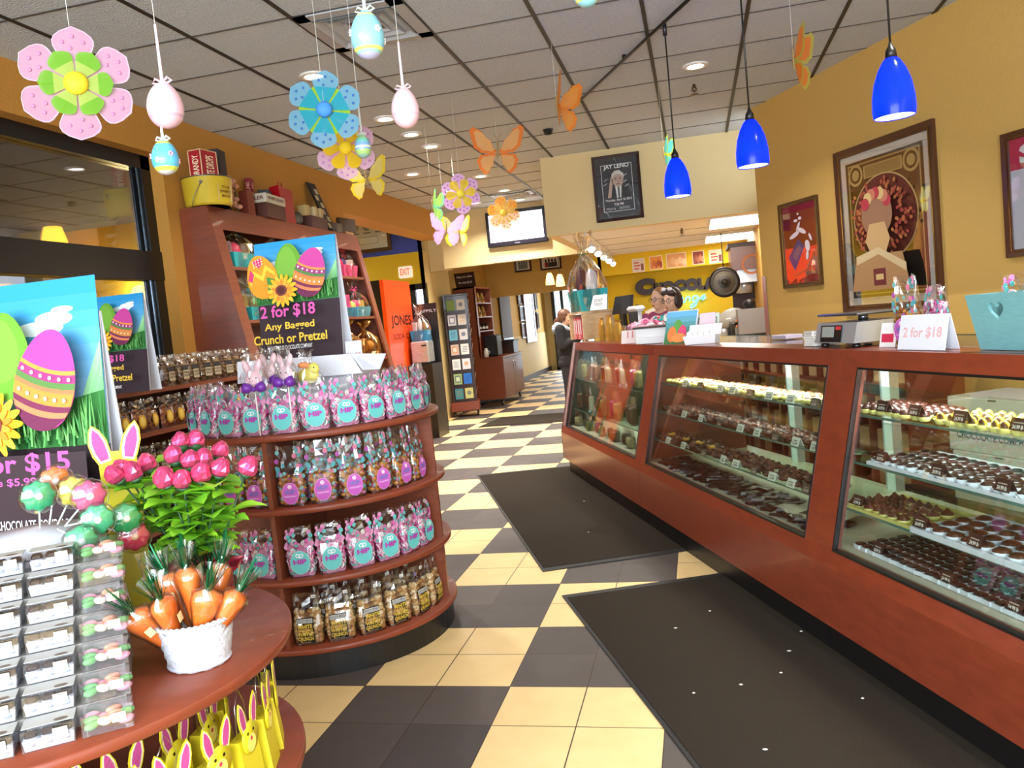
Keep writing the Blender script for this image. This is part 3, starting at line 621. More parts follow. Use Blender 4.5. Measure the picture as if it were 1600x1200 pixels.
# things kept on top of the hutch
def onhut(u,dx=0): 
    x=-3.53+dx; return V((x,px(u,330,x).y,HT))
def hy(u,x): return px(u,325,x).y
bp=V((-3.468,hy(328,-3.468),HT+.001)); t=thing('candy_bucket','dull yellow tin bucket with wire handle on top of the hutch','bucket',bp)
m=MB(mat('tin_yellow',(206,178,46),.45,vary=.12,vscale=20)); m.lathe([(.150,0),(.168,.02),(.178,.20),(.182,.205),(.178,.21),(.170,.20),(.16,.03),(0,.025)],36,bp); m.lathe([(0,0),(.15,0)],36,bp,cap=False); m.build('pail',t)
m=MB(mat('tin_grey',(120,118,112),.35,metal=.8)); m.torus(bp+V((0,0,.207)),.180,.005,36,6); m.build('rim',t)
m=MB(mat('tin_grey')); yo=bp+V((.06,-.172,.16)); m.tube([yo,yo+V((-.03,-.02,-.06)),yo+V((-.06,-.03,-.12)),yo+V((-.08,-.02,-.17))],.0025,6); m.lathe([(.012,0),(.012,.006)],10,yo,V((.2,-1,0))); m.build('handle',t)
sh=Sheet(); sh.poly(rect(-.07,0,.07,.12),(216,190,130)); 
for i,s_ in enumerate(('THE','SWEETS','BOX')): sh.text(s_,-.04 if len(s_)<5 else -.055,.085-.032*i,.08 if len(s_)<5 else .11,.02,(110,70,40))
m=MB(); sh.put(m,(0,0,0),(1,0,0),(0,0,1),1,lambda x,y,o:bp+V(((.172+.0005+o+y*.05)*cos(x/.175+RAD(-12)),(.172+.0005+o+y*.05)*sin(x/.175+RAD(-12)),.03+y))); m.build('paper_label',t)
def oldbox(u,x,w,d,h,z,col,label,texts,rz=0,edge=None,name='tin_box',tc=(250,226,190),cat='box'):
    p=V((x,hy(u,x),z)); M=MX.Translation(p)@MX.Rotation(rz,4,'Z')
    t=thing(name,label,cat,M=M); m=MB(mat('box_%d_%d_%d'%col,col,.5,vary=.15,vscale=15)); m.box((0,0,h/2),(w,d,h),0,.004)
    if edge:
        m.use(flat(edge)); 
        for sx in (-1,1):
            for sy in (-1,1): m.box((sx*w/2,sy*d/2,h/2),(.006,.006,h))
            m.box((sx*w/2,0,h),(.006,d,.006)); 
        for sy in (-1,1): m.box((0,sy*d/2,h),(w,.006,.006))
    m.build('body',t,False)
    if texts:
        m=MB()
        for face,tt,vert in texts:
            s=Sheet(); W_=w if face=='y' else d
            if vert: s.text(tt,.1*h,-W_*.28,h*.8,W_*.5,tc)
            else: s.text(tt,-W_*.4,h*.3,W_*.8,h*.4,tc)
            if face=='y': O=(0,-d/2-.0012,0); U=(1,0,0)
            else: O=(w/2+.0012,0,0); U=(0,1,0)
            if vert: s.put(m,O,(0,0,1),tuple(-c for c in U))
            else: s.put(m,O,U,(0,0,1))
        m.build('lettering',t,False)
    return t
oldbox(326,-3.468,.11,.17,.36,HT+.05,(170,30,44),'tall red candy box with pale lettering standing in the yellow bucket',[('y','RUM & BRANDY',True),('x','CHOCOLATE DROPS',True)],RAD(-8),(230,196,150))
oldbox(349,-3.57,.08,.14,.50,HT+.001,(50,40,44),'dark picture box behind the tall red candy box',None,RAD(10))
p=V((-3.46,hy(366,-3.46),HT)); t=thing('fabric_roses','trailing pale pink fabric roses beside the yellow bucket','artificial flowers',p)
for i,(dx,dz) in enumerate(((0,.24),(.02,.2),(-.02,.17),(.01,.1),(.03,.04))):
    m=MB(mat('rose_pale',(206,150,120),.7)); 
    for k in range(5): m.ell(p+V((dx+.018*cos(k*1.3),.018*sin(k*1.3)-.01*k,dz+.006*k)),(.026,.022,.018),8,6)
    m.build('rose',t)
m=MB(mat('stem_dark',(70,80,50),.7)); m.tube([p+V((0,.02,.26)),p+V((.02,.01,.14)),p+V((.03,0,0))],.006,6); m.build('stem',t)
oldbox(387,-3.48,.08,.10,.20,HT+.001,(130,58,40),'rust red canister beside the wooden chest on the hutch',None,0)
oldbox(394,-3.60,.05,.09,.36,HT+.001,(150,40,40),'narrow red box marked AVENUE standing behind the white candy box',[('y','AVENUE',True),('x','AVENUE',True)],RAD(12),None,'tin_box',(236,190,170))
ch=oldbox(415,-3.50,.20,.36,.12,HT+.001,(86,44,30),'small dark wooden chest on top of the hutch under the white candy box',None,RAD(4),None,'wooden_chest')
oldbox(415,-3.49,.20,.38,.075,HT+.123,(206,200,184),'cream candy box marked HONEST SQUARE lying on the dark wooden chest',[('x','HONEST SQUARE',False),('y','MILLER',False)],RAD(4),None,'candy_box',(110,40,30))
oldbox(416,-3.54,.10,.13,.07,HT+.199,(40,36,36),'small black tin on top of the cream candy box',None,RAD(20))
p=V((-3.52,hy(441,-3.52),HT)); t=thing('gift_bag','shiny crimson paper bag behind the cream candy box','bag',p)
m=MB(mat('crimson_gloss',(176,16,30),.25,coat=.5)); m.hexa([p+V((-.07,-.1,0)),p+V((.07,-.1,0)),p+V((.07,.1,0)),p+V((-.07,.1,0))],[p+V((-.04,-.12,.32)),p+V((.05,-.13,.33)),p+V((.05,.11,.31)),p+V((-.04,.1,.3))]); m.build('body',t)
m=MB(mat('crimson_gloss')); m.tube([p+V((0,-.05,.31)),p+V((0,-.03,.37)),p+V((0,.03,.37)),p+V((0,.05,.31))],.004,6); m.build('handle',t)
p=V((-3.48,hy(461,-3.48),HT)); t=thing('round_tin','small round grey medallion tin standing on the hutch','tin',p); m=MB(mat('tin_grey')); m.lathe([(.0,-.02),(.06,-.02),(.064,0),(.06,.02),(0,.02)],24,p+V((0,0,.066)),V((1,-.5,0)),cap=False); m.torus(p+V((0,0,.066))+V((1,-.5,0)).normalized()*.02,.04,.004,20,5,V((0,0,1)).rotation_difference(V((1,-.5,0))).to_matrix()); m.build('lid',t)
ch=oldbox(485,-3.5,.16,.36,.11,HT+.001,(84,48,44),'maroon wooden trough holding cream blocks on the hutch',None,RAD(2),None,'wooden_trough')
for i,(u,l) in enumerate(((474,'cream chocolate mold block, nearest in the maroon trough'),(486,'cream chocolate mold block in the middle of the maroon trough'),(495,'cream chocolate mold block, farthest in the maroon trough'))):
    oldbox(u,-3.5,.09,.075,.10,HT+.112,(200,176,120) if i!=1 else (214,196,150),l,None,RAD(8*i-6),None,'mold_block')
p=V((-3.53,hy(505,-3.53),HT)); t=thing('film_strip_frame','tall black and cream filmstrip shaped frame leaning on the wall','frame',p)
m=MB(mat('black_frame')); m.hexa([p+V((.06,-.07,0)),p+V((.08,-.07,0)),p+V((.08,.09,0)),p+V((.06,.09,0))],[p+V((-.10,-.12,.50)),p+V((-.08,-.12,.50)),p+V((-.08,.04,.50)),p+V((-.10,.04,.50))]); m.build('board',t)
m=MB(flat((200,184,150))); 
for k in range(6):
    z=.04+.07*k; a=p+V((.0805-.32*z+.001,-.05-.1*z+(.05 if k%2 else 0),z)); m.hexa([a,a+V((.002,0,0)),a+V((.002,.06,0)),a+V((0,.06,0))],[a+V((-.0157,-.005,.05)),a+V((-.0137,-.005,.05)),a+V((-.0137,.055,.05)),a+V((-.0157,.055,.05))])
m.build('picture_squares',t)
oldbox(520,-3.46,.10,.13,.09,HT+.001,(96,78,66),'small grey stone coaster stack near the end of the hutch top',None)
oldbox(538,-3.46,.05,.30,.14,HT+.032,(70,50,30),'small dark gold picture block at the far end of the hutch top',None,RAD(-8),None,'picture_block')
oldbox(536,-3.47,.09,.2,.03,HT+.001,(170,120,70),'tan wooden block under the dark gold picture block',None,0,None,'wooden_block')
# ================================================================== EASTER SIGNS
def mixt(a,b,t): return tuple(int(a[i]+(b[i]-a[i])*t) for i in range(3))
def egg2d(x,y,a,b,rot,n=40):
    return [(x+(a*cos(t)*(1-.16*sin(t)))*cos(rot)-b*sin(t)*sin(rot), y+(a*cos(t)*(1-.16*sin(t)))*sin(rot)+b*sin(t)*cos(rot)) for t in (2*pi*i/n for i in range(n))]
def band2d(x,y,a,b,rot,s0,s1,n=14):   # a stripe across the egg between heights s0..s1 (-1..1)
    def pt(s,k): 
        t=math.asin(max(-1,min(1,s))); w_=a*cos(t)*(1-.16*s); xx=w_*k; yy=b*s+ (-.10*b*(1-k*k)); return (x+xx*cos(rot)-yy*sin(rot), y+xx*sin(rot)+yy*cos(rot))
    return [pt(s0,-1+2*i/n) for i in range(n+1)]+[pt(s1,1-2*i/n) for i in range(n+1)]
def easter_art(lines,W_=1.0,H_=1.5,split=.40,cover=None):
    s=Sheet(); r=random.Random(5); y0=H_*split; HT_=H_; H_=y0+.9 if cover else H_
    s.poly(rect(0,0,W_,HT_),(58,44,50))
    n=10
    for i in range(n):
        a=y0+(H_-y0)*i/n; s.poly(rect(0,a,W_,y0+(H_-y0)*(i+1)/n),mixt((170,206,222),(44,146,204),i/(n-1)))
    for cx,cy,cw,ch in ((.72,1.32,.12,.04),(.62,1.28,.16,.04),(.78,1.36,.07,.018),(.25,1.22,.16,.06),(.12,1.16,.12,.05)): s.poly(oval(cx*W_,cy*H_/1.5,cw*W_,ch*W_),(236,246,250))
    for i in range(6): s.poly([(W_*(.74+.05*i),y0)]+[(W_*(.74+.05*i+.0*k),y0) for k in range(1)]+[(W_,y0),(W_,y0+(H_-y0)*(.62-.1*i))],mixt((150,210,150),(60,150,70),i/5))
    s.poly([(0,y0),(W_,y0),(W_,y0+.32*(H_-y0)),(.6*W_,y0+.24*(H_-y0)),(.3*W_,y0+.2*(H_-y0)),(0,y0+.26*(H_-y0))],(54,120,56))
    for i in range(150):
        x=r.random()*W_; h=(.08+.16*r.random())*W_; b=y0+r.random()*.10*W_; dx=(r.random()-.5)*.08*W_
        s.poly([(max(0,x-.006*W_),b),(min(W_,x+.008*W_),b),(min(W_,max(0,x+dx)),b+h)],mixt((40,110,50),(130,200,110),r.random()))
    ga=(.50*W_,y0+.56*(H_-y0)); s.poly(egg2d(*ga,.165*W_,.235*W_,-.05),(104,160,52)); s.poly(egg2d(ga[0]-.02*W_,ga[1]+.03*W_,.12*W_,.17*W_,-.05),(120,174,64))
    oa=(.17*W_,y0+.42*(H_-y0)); R0=.28; s.poly(egg2d(*oa,.185*W_,.245*W_,R0),(232,150,44))
    def loc(x,y): return (oa[0]+(x*cos(R0)-y*sin(R0))*W_, oa[1]+(x*sin(R0)+y*cos(R0))*W_)
    s.poly([loc(*q) for q in ((-.16,-.06),(-.08,.04),(0,-.05),(.08,.05),(.16,-.05),(.16,.0),(.08,.11),(0,.01),(-.08,.10),(-.16,.0))],(244,196,60))
    s.poly([loc(*q) for q in ((.02,-.19),(.10,-.16),(.14,-.08),(.05,-.02))],(80,140,60)); s.poly([loc(*q) for q in ((-.06,.2),(.07,.2),(.03,.12),(-.0,.10))],(210,60,110)); s.poly([loc(*q) for q in ((-.17,.02),(-.11,.12),(-.08,.06),(-.13,-.02))],(210,60,110))
    for k in range(12): q=loc(-.05+.035*(k%4),.19-.03*(k//4)); s.poly(oval(q[0],q[1],.008*W_,.008*W_,8),(236,220,210))
    pa=(.76*W_,y0+.40*(H_-y0)); R1=-.30; A,B=.185*W_,.27*W_; s.poly(egg2d(*pa,A,B,R1),(196,70,150))
    for s0,s1,c in ((.24,.32,(240,150,70)),(.08,.24,(160,60,120)),(-.04,.08,(90,130,70)),(-.12,-.04,(226,120,80)),(-.38,-.12,(216,140,64)),(-.5,-.38,(120,50,80)),(-.62,-.5,(226,130,90)),(-.9,-.62,(110,44,78))): s.poly(band2d(*pa,A,B,R1,s0,s1),c)
    for s0 in (.16,-.25):
        for k in range(6):
            kk=-.8+.32*k; w_=A*math.sqrt(1-s0*s0)*kk; yy=B*s0-.1*B*(1-kk*kk); s.poly(oval(pa[0]+w_*cos(R1)-yy*sin(R1),pa[1]+w_*sin(R1)+yy*cos(R1),.011*W_,.011*W_,10),(236,226,226))
    fa=(.43*W_,y0+.16*(H_-y0))
    for ring,(n_,L_,w_,c) in enumerate(((16,.175,.05,(244,176,40)),(14,.12,.04,(236,140,50)))):
        for k in range(n_):
            a=2*pi*k/n_+ring*.2; s.poly(oval(fa[0]+L_*.55*W_*cos(a),fa[1]+L_*.55*W_*sin(a),L_*.5*W_,w_*.5*W_,12,a),mixt(c,(250,210,80),(k%3)*.25))
    s.poly(oval(*fa,.07*W_,.06*W_),(120,60,50)); s.poly(oval(*fa,.045*W_,.04*W_),(84,40,40))
    if cover: s.poly(rect(0,0,W_,cover),(58,44,50))
    for t,x,y,w_,h_,c,b in lines: s.text(t,x*W_,y*W_,w_*W_,h_*W_,c,b)
    return s
L18=[('2 for $18',.17,.435,.64,.115,(224,92,172),.02),('Any Bagged',.19,.305,.60,.095,(244,200,70),.018),('Crunch or Pretzel',.06,.165,.86,.10,(244,200,70),.018),('SOUTH BEND CHOCOLATE COMPANY',.22,.06,.52,.045,(236,232,230),.02)]
L18D=[('2 for $18',.16,.60,.66,.15,(224,92,172),.02),('Any Bagged',.20,.46,.60,.10,(244,200,70),.018),('Crunch or Pretzel',.06,.335,.88,.10,(244,200,70),.018),('SOUTH BEND CHOCOLATE COMPANY',.24,.265,.52,.045,(236,232,230),.01)]
L15=[('2 for $15',.20,.72,.70,.115,(224,92,172),.02),('(Reg Price $5.99 ea.)',.13,.655,.70,.052,(224,92,172),.015),('4pc $15',.66,.60,.24,.045,(244,200,70),.015),('5',.66,.52,.03,.045,(244,200,70),.015),('SOUTH BEND CHOCOLATE COMPANY',.14,.435,.74,.05,(236,232,230),.01)]
BOARD=mat('sign_card',(222,224,232),.5)
def aframe(p,w_,h_,rz,lean,lines,label,split=.40,back=True,spread=.20,cover=None):
    M=MX.Translation(p)@MX.Rotation(rz,4,'Z'); t=thing('easter_sign',label,'sign',M=M); dy=h_*sin(lean); dz=h_*cos(lean)
    m=MB(BOARD); m.hexa([(0,0,0),(w_,0,0),(w_,.004,0),(0,.004,0)],[(0,dy,dz),(w_,dy,dz),(w_,dy+.004,dz),(0,dy+.004,dz)]); m.build('front_board',t,False)
    if back:
        m=MB(BOARD); m.hexa([(0,2*dy+.006+spread*0,0),(w_,2*dy+.006,0),(w_,2*dy+.010,0),(0,2*dy+.010,0)],[(0,dy+.005,dz),(w_,dy+.005,dz),(w_,dy+.009,dz),(0,dy+.009,dz)]); m.build('back_board',t,False)
    m=MB(); easter_art(lines,1,h_/w_,split,cover).put(m,(0,-.0006,0),(1,0,0),(0,dy,dz),w_); m.build('printed_picture',t,False); return t
# ================================================================== ROUND FOUR TIER DISPLAY
DC=V((-1.84,3.62,0)); DR=.60; TIERS=(.135,.430,.735,1.045)
def ringo(c,r,n=64): return [(c.x+r*cos(2*pi*i/n),c.y+r*sin(2*pi*i/n)) for i in range(n)]
t=thing('round_display','round cherry wood display with four tiers of candy bags in the middle of the floor','display shelf',DC)
m=MB(mat('toe_black',(20,18,18),.4)); m.prism(ringo(DC,.575),0,.11); m.build('plinth',t)
SHW=wood_mat('shelf_cherry',(132,60,36),(3,3,10),.42)
for z in TIERS: m=MB(SHW); m.lathe([(0,-.025),(DR-.004,-.025),(DR,-.021),(DR,-.004),(DR-.004,0),(0,0)],72,DC+V((0,0,z)),cap=False); m.build('shelf',t)
DA=RAD(-85); 
for a in (DA,DA+pi/2,DA+pi,DA+3*pi/2):
    for z0,z1 in zip(TIERS[:-1],TIERS[1:]):
        u_=V((cos(a),sin(a),0)); n_=V((-sin(a),cos(a),0))*.010; p0=DC+V((0,0,z0)); m=MB(WD)
        q=[p0+u_*.012-n_,p0+u_*(DR-.025)-n_,p0+u_*(DR-.025)+n_,p0+u_*.012+n_]; m.hexa(q,[x+V((0,0,z1-.025-z0)) for x in q]); m.build('divider',t)
# ------------------------------------------------------------------ bags
BG=random.Random(21)
def bag_sec(W_,D_,Hb,Ht,z):
    if z<Hb: k=z/Hb; wv=W_*(.46+.05*sin(pi*k)); dv=D_*(.42+.09*sin(pi*min(1,k*1.15)))*(1 if k<.7 else 1-.35*(k-.7)/.3)
    else: k=(z-Hb)/Ht; wv=W_*(.46-.02*k); dv=D_*.34*(1-k)**1.5+.004
    return wv,dv
def bag_pt(W_,D_,Hb,Ht,a,z,off=0):
    wv,dv=bag_sec(W_,D_,Hb,Ht,z); ca,sa=cos(a),sin(a); e=.55
    return V((math.copysign(abs(ca)**e,ca)*(wv+off), math.copysign(abs(sa)**e,sa)*(dv+off), z))
def bag_proto(kind,W_,D_,Hb,Ht,core,pieces,npc,dots,lab):
    parts=[]
    m=MB(mat('bagcore_%d_%d_%d'%core,core,.7)); n=20
    zs=[0.002,.03*Hb,.25*Hb,.5*Hb,.75*Hb,.93*Hb,.98*Hb]; vs=[]
    for z in zs:
        for i in range(n): vs.append(bag_pt(W_,D_,Hb,Ht,2*pi*i/n,z,-.011 if z<.97*Hb else -.024))
    fs=[(k*n+i,k*n+(i+1)%n,(k+1)*n+(i+1)%n,(k+1)*n+i) for k in range(len(zs)-1) for i in range(n)]+[tuple(range(n-1,-1,-1)),tuple((len(zs)-1)*n+i for i in range(n))]
    m.add(vs,fs,True)
    for i in range(npc):
        a=-pi/2+(BG.random()-.5)*3.9; z=BG.random()*Hb*.94+.0135; p=bag_pt(W_,D_,Hb,Ht,a,z,-.0095-.003*BG.random()); m.use(BG.choice(pieces))
        if kind=='ring':
            R_=(MX.Rotation(BG.random()*6,3,'Z')@MX.Rotation(pi/2+(BG.random()-.5)*1.6,3,'X')); s_=.0085+.004*BG.random(); m.torus(p,s_,.0034,9,5,R_)
            if i%3==0: m.ell(p,(.006,.004,.006),6,4)
        else:
            s_=.006+.005*BG.random(); m.ell(p,(s_*(1+.5*BG.random()),s_,s_*(1+.4*BG.random())),7,5,MX.Rotation(BG.random()*3,3,'X'))
    if kind=='egg':
        for i in range(34):
            a=-pi/2+(BG.random()-.5)*3.6; z=.0125+BG.random()*(Hb-.012); p=bag_pt(W_,D_,Hb,Ht,a,z,-.0085); m.use(BG.choice(dots)); m.ell(p,(.0085,.008,.0105),9,6,MX.Rotation(BG.random()*3,3,'Y'))
    parts.append(('contents',m,'stuff'))
    m=MB(CLEAR); n=26; zs=[0,.02*Hb,.3*Hb,.6*Hb,.9*Hb,Hb]+[Hb+Ht*k for k in (.25,.5,.75,1)]; vs=[]
    for k,z in enumerate(zs):
        for i in range(n):
            p=bag_pt(W_,D_,Hb,Ht,2*pi*i/n,z,.0015); j=.0045 if k>4 else .0016
            vs.append(p+V(((BG.random()-.5)*j,(BG.random()-.5)*j*(2.4 if k>5 else 1),(BG.random()-.5)*j*(3 if k==len(zs)-1 else 1)-0*z if k>0 else 0)))
    m.add(vs,[(k*n+i,k*n+(i+1)%n,(k+1)*n+(i+1)%n,(k+1)*n+i) for k in range(len(zs)-1) for i in range(n)]+[tuple(range(n-1,-1,-1))],False)
    for i in range(26):
        c_=BG.choice(dots) if dots else None
        if not c_: break
        z=Hb*(.9)+(Ht+.08*Hb)*BG.random()*.95; a=-pi/2+(BG.random()-.5)*2.6; p=bag_pt(W_,D_,Hb,Ht,a,z,.003); m.use(c_); rr=.006+.004*BG.random()
        m.add([p+V((rr*cos(2*pi*q/10),-.0005,rr*1.1*sin(2*pi*q/10))) for q in range(10)],[tuple(range(10))],False)
    parts.append(('film',m,None))
    m=MB(); s=Sheet(.0003); lab(s)
    def onb(x,y,o):
        wv,dv=bag_sec(W_,D_,Hb,Ht,y); c_=min(.98,abs(x)/wv); return V((x,-(dv*(1-c_**3.6)**(.28)+.0045+o),y))
    s.put(m,(0,0,0),(1,0,0),(0,0,1),1,onb); parts.append(('paper_label',m,None))
    m=MB(flat((232,232,222))); x,z=W_*.27,Hb+Ht*.78; m.b2((x-.010,-.0085,z-.007),(x+.010,-.0065,z+.007)); m.use(flat((150,150,150))); m.b2((x-.007,-.0089,z-.003),(x+.007,-.0085,z)); parts.append(('price_sticker',m,None))
    return parts
def bag_make(parts,name,label,cat,M,group):
    t=thing(name,label,cat,group=group,M=M)
    for nm,mb,k in parts: mb.build(nm,t,False,kind=k)
    return t
TEAL=(112,200,196); MAG=(196,70,176)
def lab_hip(s):
    s.poly(oval(0,.067,.0415,.0505,32),(168,220,214)); s.poly(oval(0,.067,.0395,.0485,32),(104,196,194))
    for x in (-.0075,.0075): s.poly(oval(x,.098,.009,.0085,18),(240,240,240)); s.poly(oval(x,.098,.0055,.005,16),(104,196,194))
    s.poly([(-.006,.092),(.006,.092),(0,.086)],(240,240,240)); s.text('HIP',-.028,.062,.056,.021,(178,62,168),.05)
def lab_hop(s):
    s.poly(oval(0,.058,.036,.047,32),(236,160,220)); s.poly(oval(0,.058,.034,.045,32),(196,96,190))
    s.poly(oval(0,.088,.009,.009,18),(236,200,226)); s.text('HOP',-.021,.057,.042,.018,(96,120,190),.03); s.poly([(-.03,.05),(.03,.05),(.022,.043),(-.022,.043)],(214,150,214))
def lab_waf(s):
    x=-.008; s.poly(rect(x-.037,.012,x+.037,.118),(20,18,18)); s.poly(rect(x-.034,.098,x+.034,.115),(206,204,196)); s.text('SOUTH BEND',x-.032,.105,.064,.008,(24,22,22),.018); s.text('CHOCOLATE',x-.032,.0995,.064,.0045,(24,22,22),.018)
    Y=(226,192,70); s.text('WHITE',x-.033,.077,.066,.0165,Y,.025); s.text('CHOCOLATE',x-.033,.065,.066,.008,Y,.018); s.text('WAFFLE',x-.033,.045,.066,.0165,Y,.025); s.text('CRUNCH',x-.033,.025,.066,.0165,Y,.025); s.text('NET WT 10 OZ',x-.02,.016,.04,.004,(180,170,120),.02)
def lab_old(s):
    x=0; s.poly(rect(x-.034,.03,x+.034,.085),(196,180,150)); s.poly(rect(x-.034,.085,x+.034,.115),(30,24,22)); s.text('FUDGE',x-.028,.064,.056,.014,(60,44,36),.025); s.text('DELUXE',x-.028,.045,.056,.013,(60,44,36),.018)
def lab_red(s): s.poly(oval(0,.065,.03,.04,24),(190,140,40)); s.poly(oval(0,.065,.02,.028,24),(226,190,90))
pk=[flat(c,.45) for c in ((238,206,218),(230,160,196),(200,66,132),(112,196,190),(240,232,232),(222,120,170))]
HIPP=bag_proto('ring',.116,.066,.148,.068,(206,130,166),pk,150,[flat(c) for c in ((212,104,170),(96,190,186),(224,150,194))],lab_hip)
pc=[flat(c,.5) for c in ((188,120,52),(150,84,36),(206,146,66),(120,62,30))]
HOPP=bag_proto('egg',.118,.072,.135,.125,(96,52,32),pc,170,[flat(c,.35) for c in ((86,158,166),(176,84,166),(214,120,150),(120,180,180))],lab_hop)
pw=[flat(c,.5) for c in ((206,172,120),(226,204,160),(170,120,66),(190,140,80))]
WAFP=bag_proto('pop',.124,.074,.142,.075,(120,80,46),pw,200,None,lab_waf)
OLDP=bag_proto('pop',.115,.06,.13,.06,(110,78,50),[flat(c,.5) for c in ((150,112,70),(176,140,96),(110,70,40))],110,None,lab_old)
REDP=bag_proto('pop',.115,.06,.13,.06,(110,60,40),[flat(c,.5) for c in ((150,80,46),(120,50,36),(176,110,60))],110,None,lab_red)
PROTO={}
def bag(kind,parts,name,label,cat,M,group):
    if kind not in PROTO: PROTO[kind]=bag_make(parts,name,label,cat,M,group); return PROTO[kind]
    return dup(PROTO[kind],M=M,label=label,group=group)
def projx(p):
    d=V(p)-EYE; c_=[sum(RW[r][k]*d[r] for r in range(3)) for k in range(3)]; return 800+FPX*c_[0]/c_[2]
def ang_u(u,z,R,c):
    return min((abs(projx(c+V((R*cos(RAD(a)),R*sin(RAD(a)),z)))-u),a) for a in range(190,372))[1]
def ring_bags(kind,parts,name,z,R,angs,labs,cat,group,c=None,tw=4):
    c=c or DC
    for a,l in zip(angs,labs):
        if z<1 and any(abs((a-d_+180)%360-180)<math.degrees(.070/R) for d_ in (-85,5,95,185)): break
        A=RAD(a); M=MX.Translation(c+V((R*cos(A),R*sin(A),z+.0005)))@MX.Rotation(A+pi/2+RAD((BG.random()-.5)*2*tw),4,'Z')@MX.Diagonal((1,1,.97+.06*BG.random(),1))
        bag(kind,parts,name,l,cat,M,group)
G1='pretzel bags on the top tier'; b1='pretzel bag with teal HIP label, '
a0=ang_u(447,1.045,.55,DC)
angs=[a0+13.5*k for k in range(-8,9)]; 
labs=[b1+('%s from the bunny lollipops towards the %s, top tier'%(ORD[abs(k)-1],'window' if k<0 else 'counter') if k else 'under the bunny lollipops, top tier') for k in range(-8,9)]
ring_bags('hip',HIPP,'pretzel_bag',1.045,.53,angs,labs,'candy bag',G1)
ang2=[a0+6.7+16.5*k for k in (-5,-4,-3,3,4,5,6)]
ring_bags('hip',HIPP,'pretzel_bag',1.045,.440,ang2,['candy pretzel bag in the inner ring of the top tier, %s from the window'%ORD[i] for i in range(7)],'candy bag','pretzel bags in the inner ring')
a0=283.4
ring_bags('hop',HOPP,'popcorn_bag',.735,.515,[a0+13.9*k for k in range(0,9)],['caramel popcorn bag with purple HOP label, %s from the divider, second tier down'%ORD[k] for k in range(9)],'candy bag','popcorn bags on the second tier')
a1=266.6
ring_bags('hop',HOPP,'popcorn_bag',.735,.515,[a1-13.9*k for k in range(0,4)],['caramel popcorn bag, %s from the divider towards the foil roses, second tier down'%ORD[k] for k in range(4)],'candy bag','popcorn bags behind the roses')
ring_bags('hop',HOPP,'popcorn_bag',.735,.415,[a0+7+17*k for k in range(0,5)],['caramel popcorn bag in the back row, second tier down, %s from the divider'%ORD[k] for k in range(5)],'candy bag','popcorn bags in the back row')
a0=284
ring_bags('hip',HIPP,'pretzel_bag',.43,.525,[a0+13.6*k for k in range(0,9)],['pretzel bag with teal HIP label, %s from the divider, third tier down'%ORD[k] for k in range(9)],'candy bag','pretzel bags on the third tier')
a1=266
ring_bags('hip',HIPP,'pretzel_bag',.43,.525,[a1-13.6*k for k in range(0,3)],['pretzel bag %s from the divider on the rose side, third tier down'%ORD[k] for k in range(3)],'candy bag','pretzel bags behind the front table')
a0=283.6
ring_bags('waf',WAFP,'waffle_crunch_bag',.135,.52,[a0+14.6*k for k in range(0,9)],['waffle crunch bag with black label, %s from the divider on the bottom tier'%ORD[k] for k in range(9)],'candy bag','waffle crunch bags on the bottom tier')
ring_bags('waf',WAFP,'waffle_crunch_bag',.135,.42,[a0+8+17.5*k for k in range(0,5)],['waffle crunch bag in the back row of the bottom tier, %s from the divider'%ORD[k] for k in range(5)],'candy bag','waffle crunch bags in the back row')
# white carton, sign, cards and bunny lollipops on the top tier
WC=mat('white_carton',(228,228,236),.55)
cx0,cx1=-2.11,-1.50; t=thing('display_carton','white cardboard display carton in the middle of the round display top tier','carton',((cx0+cx1)/2,3.6,1.045))
m=MB(WC); m.b2((-2.09,3.48,1.0455),(-1.55,3.80,1.27)); m.build('body',t)
m=MB(WC); a,b_,c_,d_=py(352,620,3.40),py(368,566,3.44),py(545,553,3.44),py(585,600,3.40)
m.hexa([(a.x+.06,3.42,1.255),(d_.x-.06,3.42,1.255),(d_.x-.06,3.424,1.255),(a.x+.06,3.424,1.255)],[(b_.x,3.455,b_.z),(c_.x,3.455,c_.z),(c_.x,3.459,c_.z),(b_.x,3.459,b_.z)]); m.build('back_flap',t)
e=py(601,553,3.36); m=MB(WC); m.hexa([(d_.x-.06,3.425,1.268),(d_.x+.05,3.36,1.268),(d_.x+.05,3.364,1.268),(d_.x-.06,3.429,1.268)],[(c_.x,3.46,c_.z),(e.x-.01,3.40,e.z),(e.x-.01,3.404,e.z),(c_.x,3.464,c_.z)]); m.build('side_flap',t)
tl=py(408,384,3.58); tr=py(531,369,3.58); w_=(tr-tl).length
aframe(V((tl.x-.04,3.53,1.272)),w_+.02,1.905-1.272,RAD(-2),RAD(5),L18D,'large easter sign 2 for $18 standing on the round display behind the bunny lollipops',.535)
p=py(532,582,3.50); p.x+=.035; t=thing('price_card','small white 2 for $18 card leaning beside the large easter sign','price card',(p.x,3.50,1.272)); w_=.085; h_=.13
m=MB(BOARD); m.hexa([(p.x,3.50,1.272),(p.x+w_,3.49,1.272),(p.x+w_,3.493,1.272),(p.x,3.503,1.272)],[(p.x-.01,3.53,1.272+h_),(p.x+w_-.01,3.52,1.272+h_),(p.x+w_-.01,3.523,1.272+h_),(p.x-.01,3.533,1.272+h_)]); m.build('card',t)
m=MB(); s=Sheet(); s.text('2 for $18',.008,.05,.07,.03,(206,140,140),.018); s.put(m,(p.x,3.4993,1.272),(1,-.118,0),(-.077,.23,1)); m.build('lettering',t)
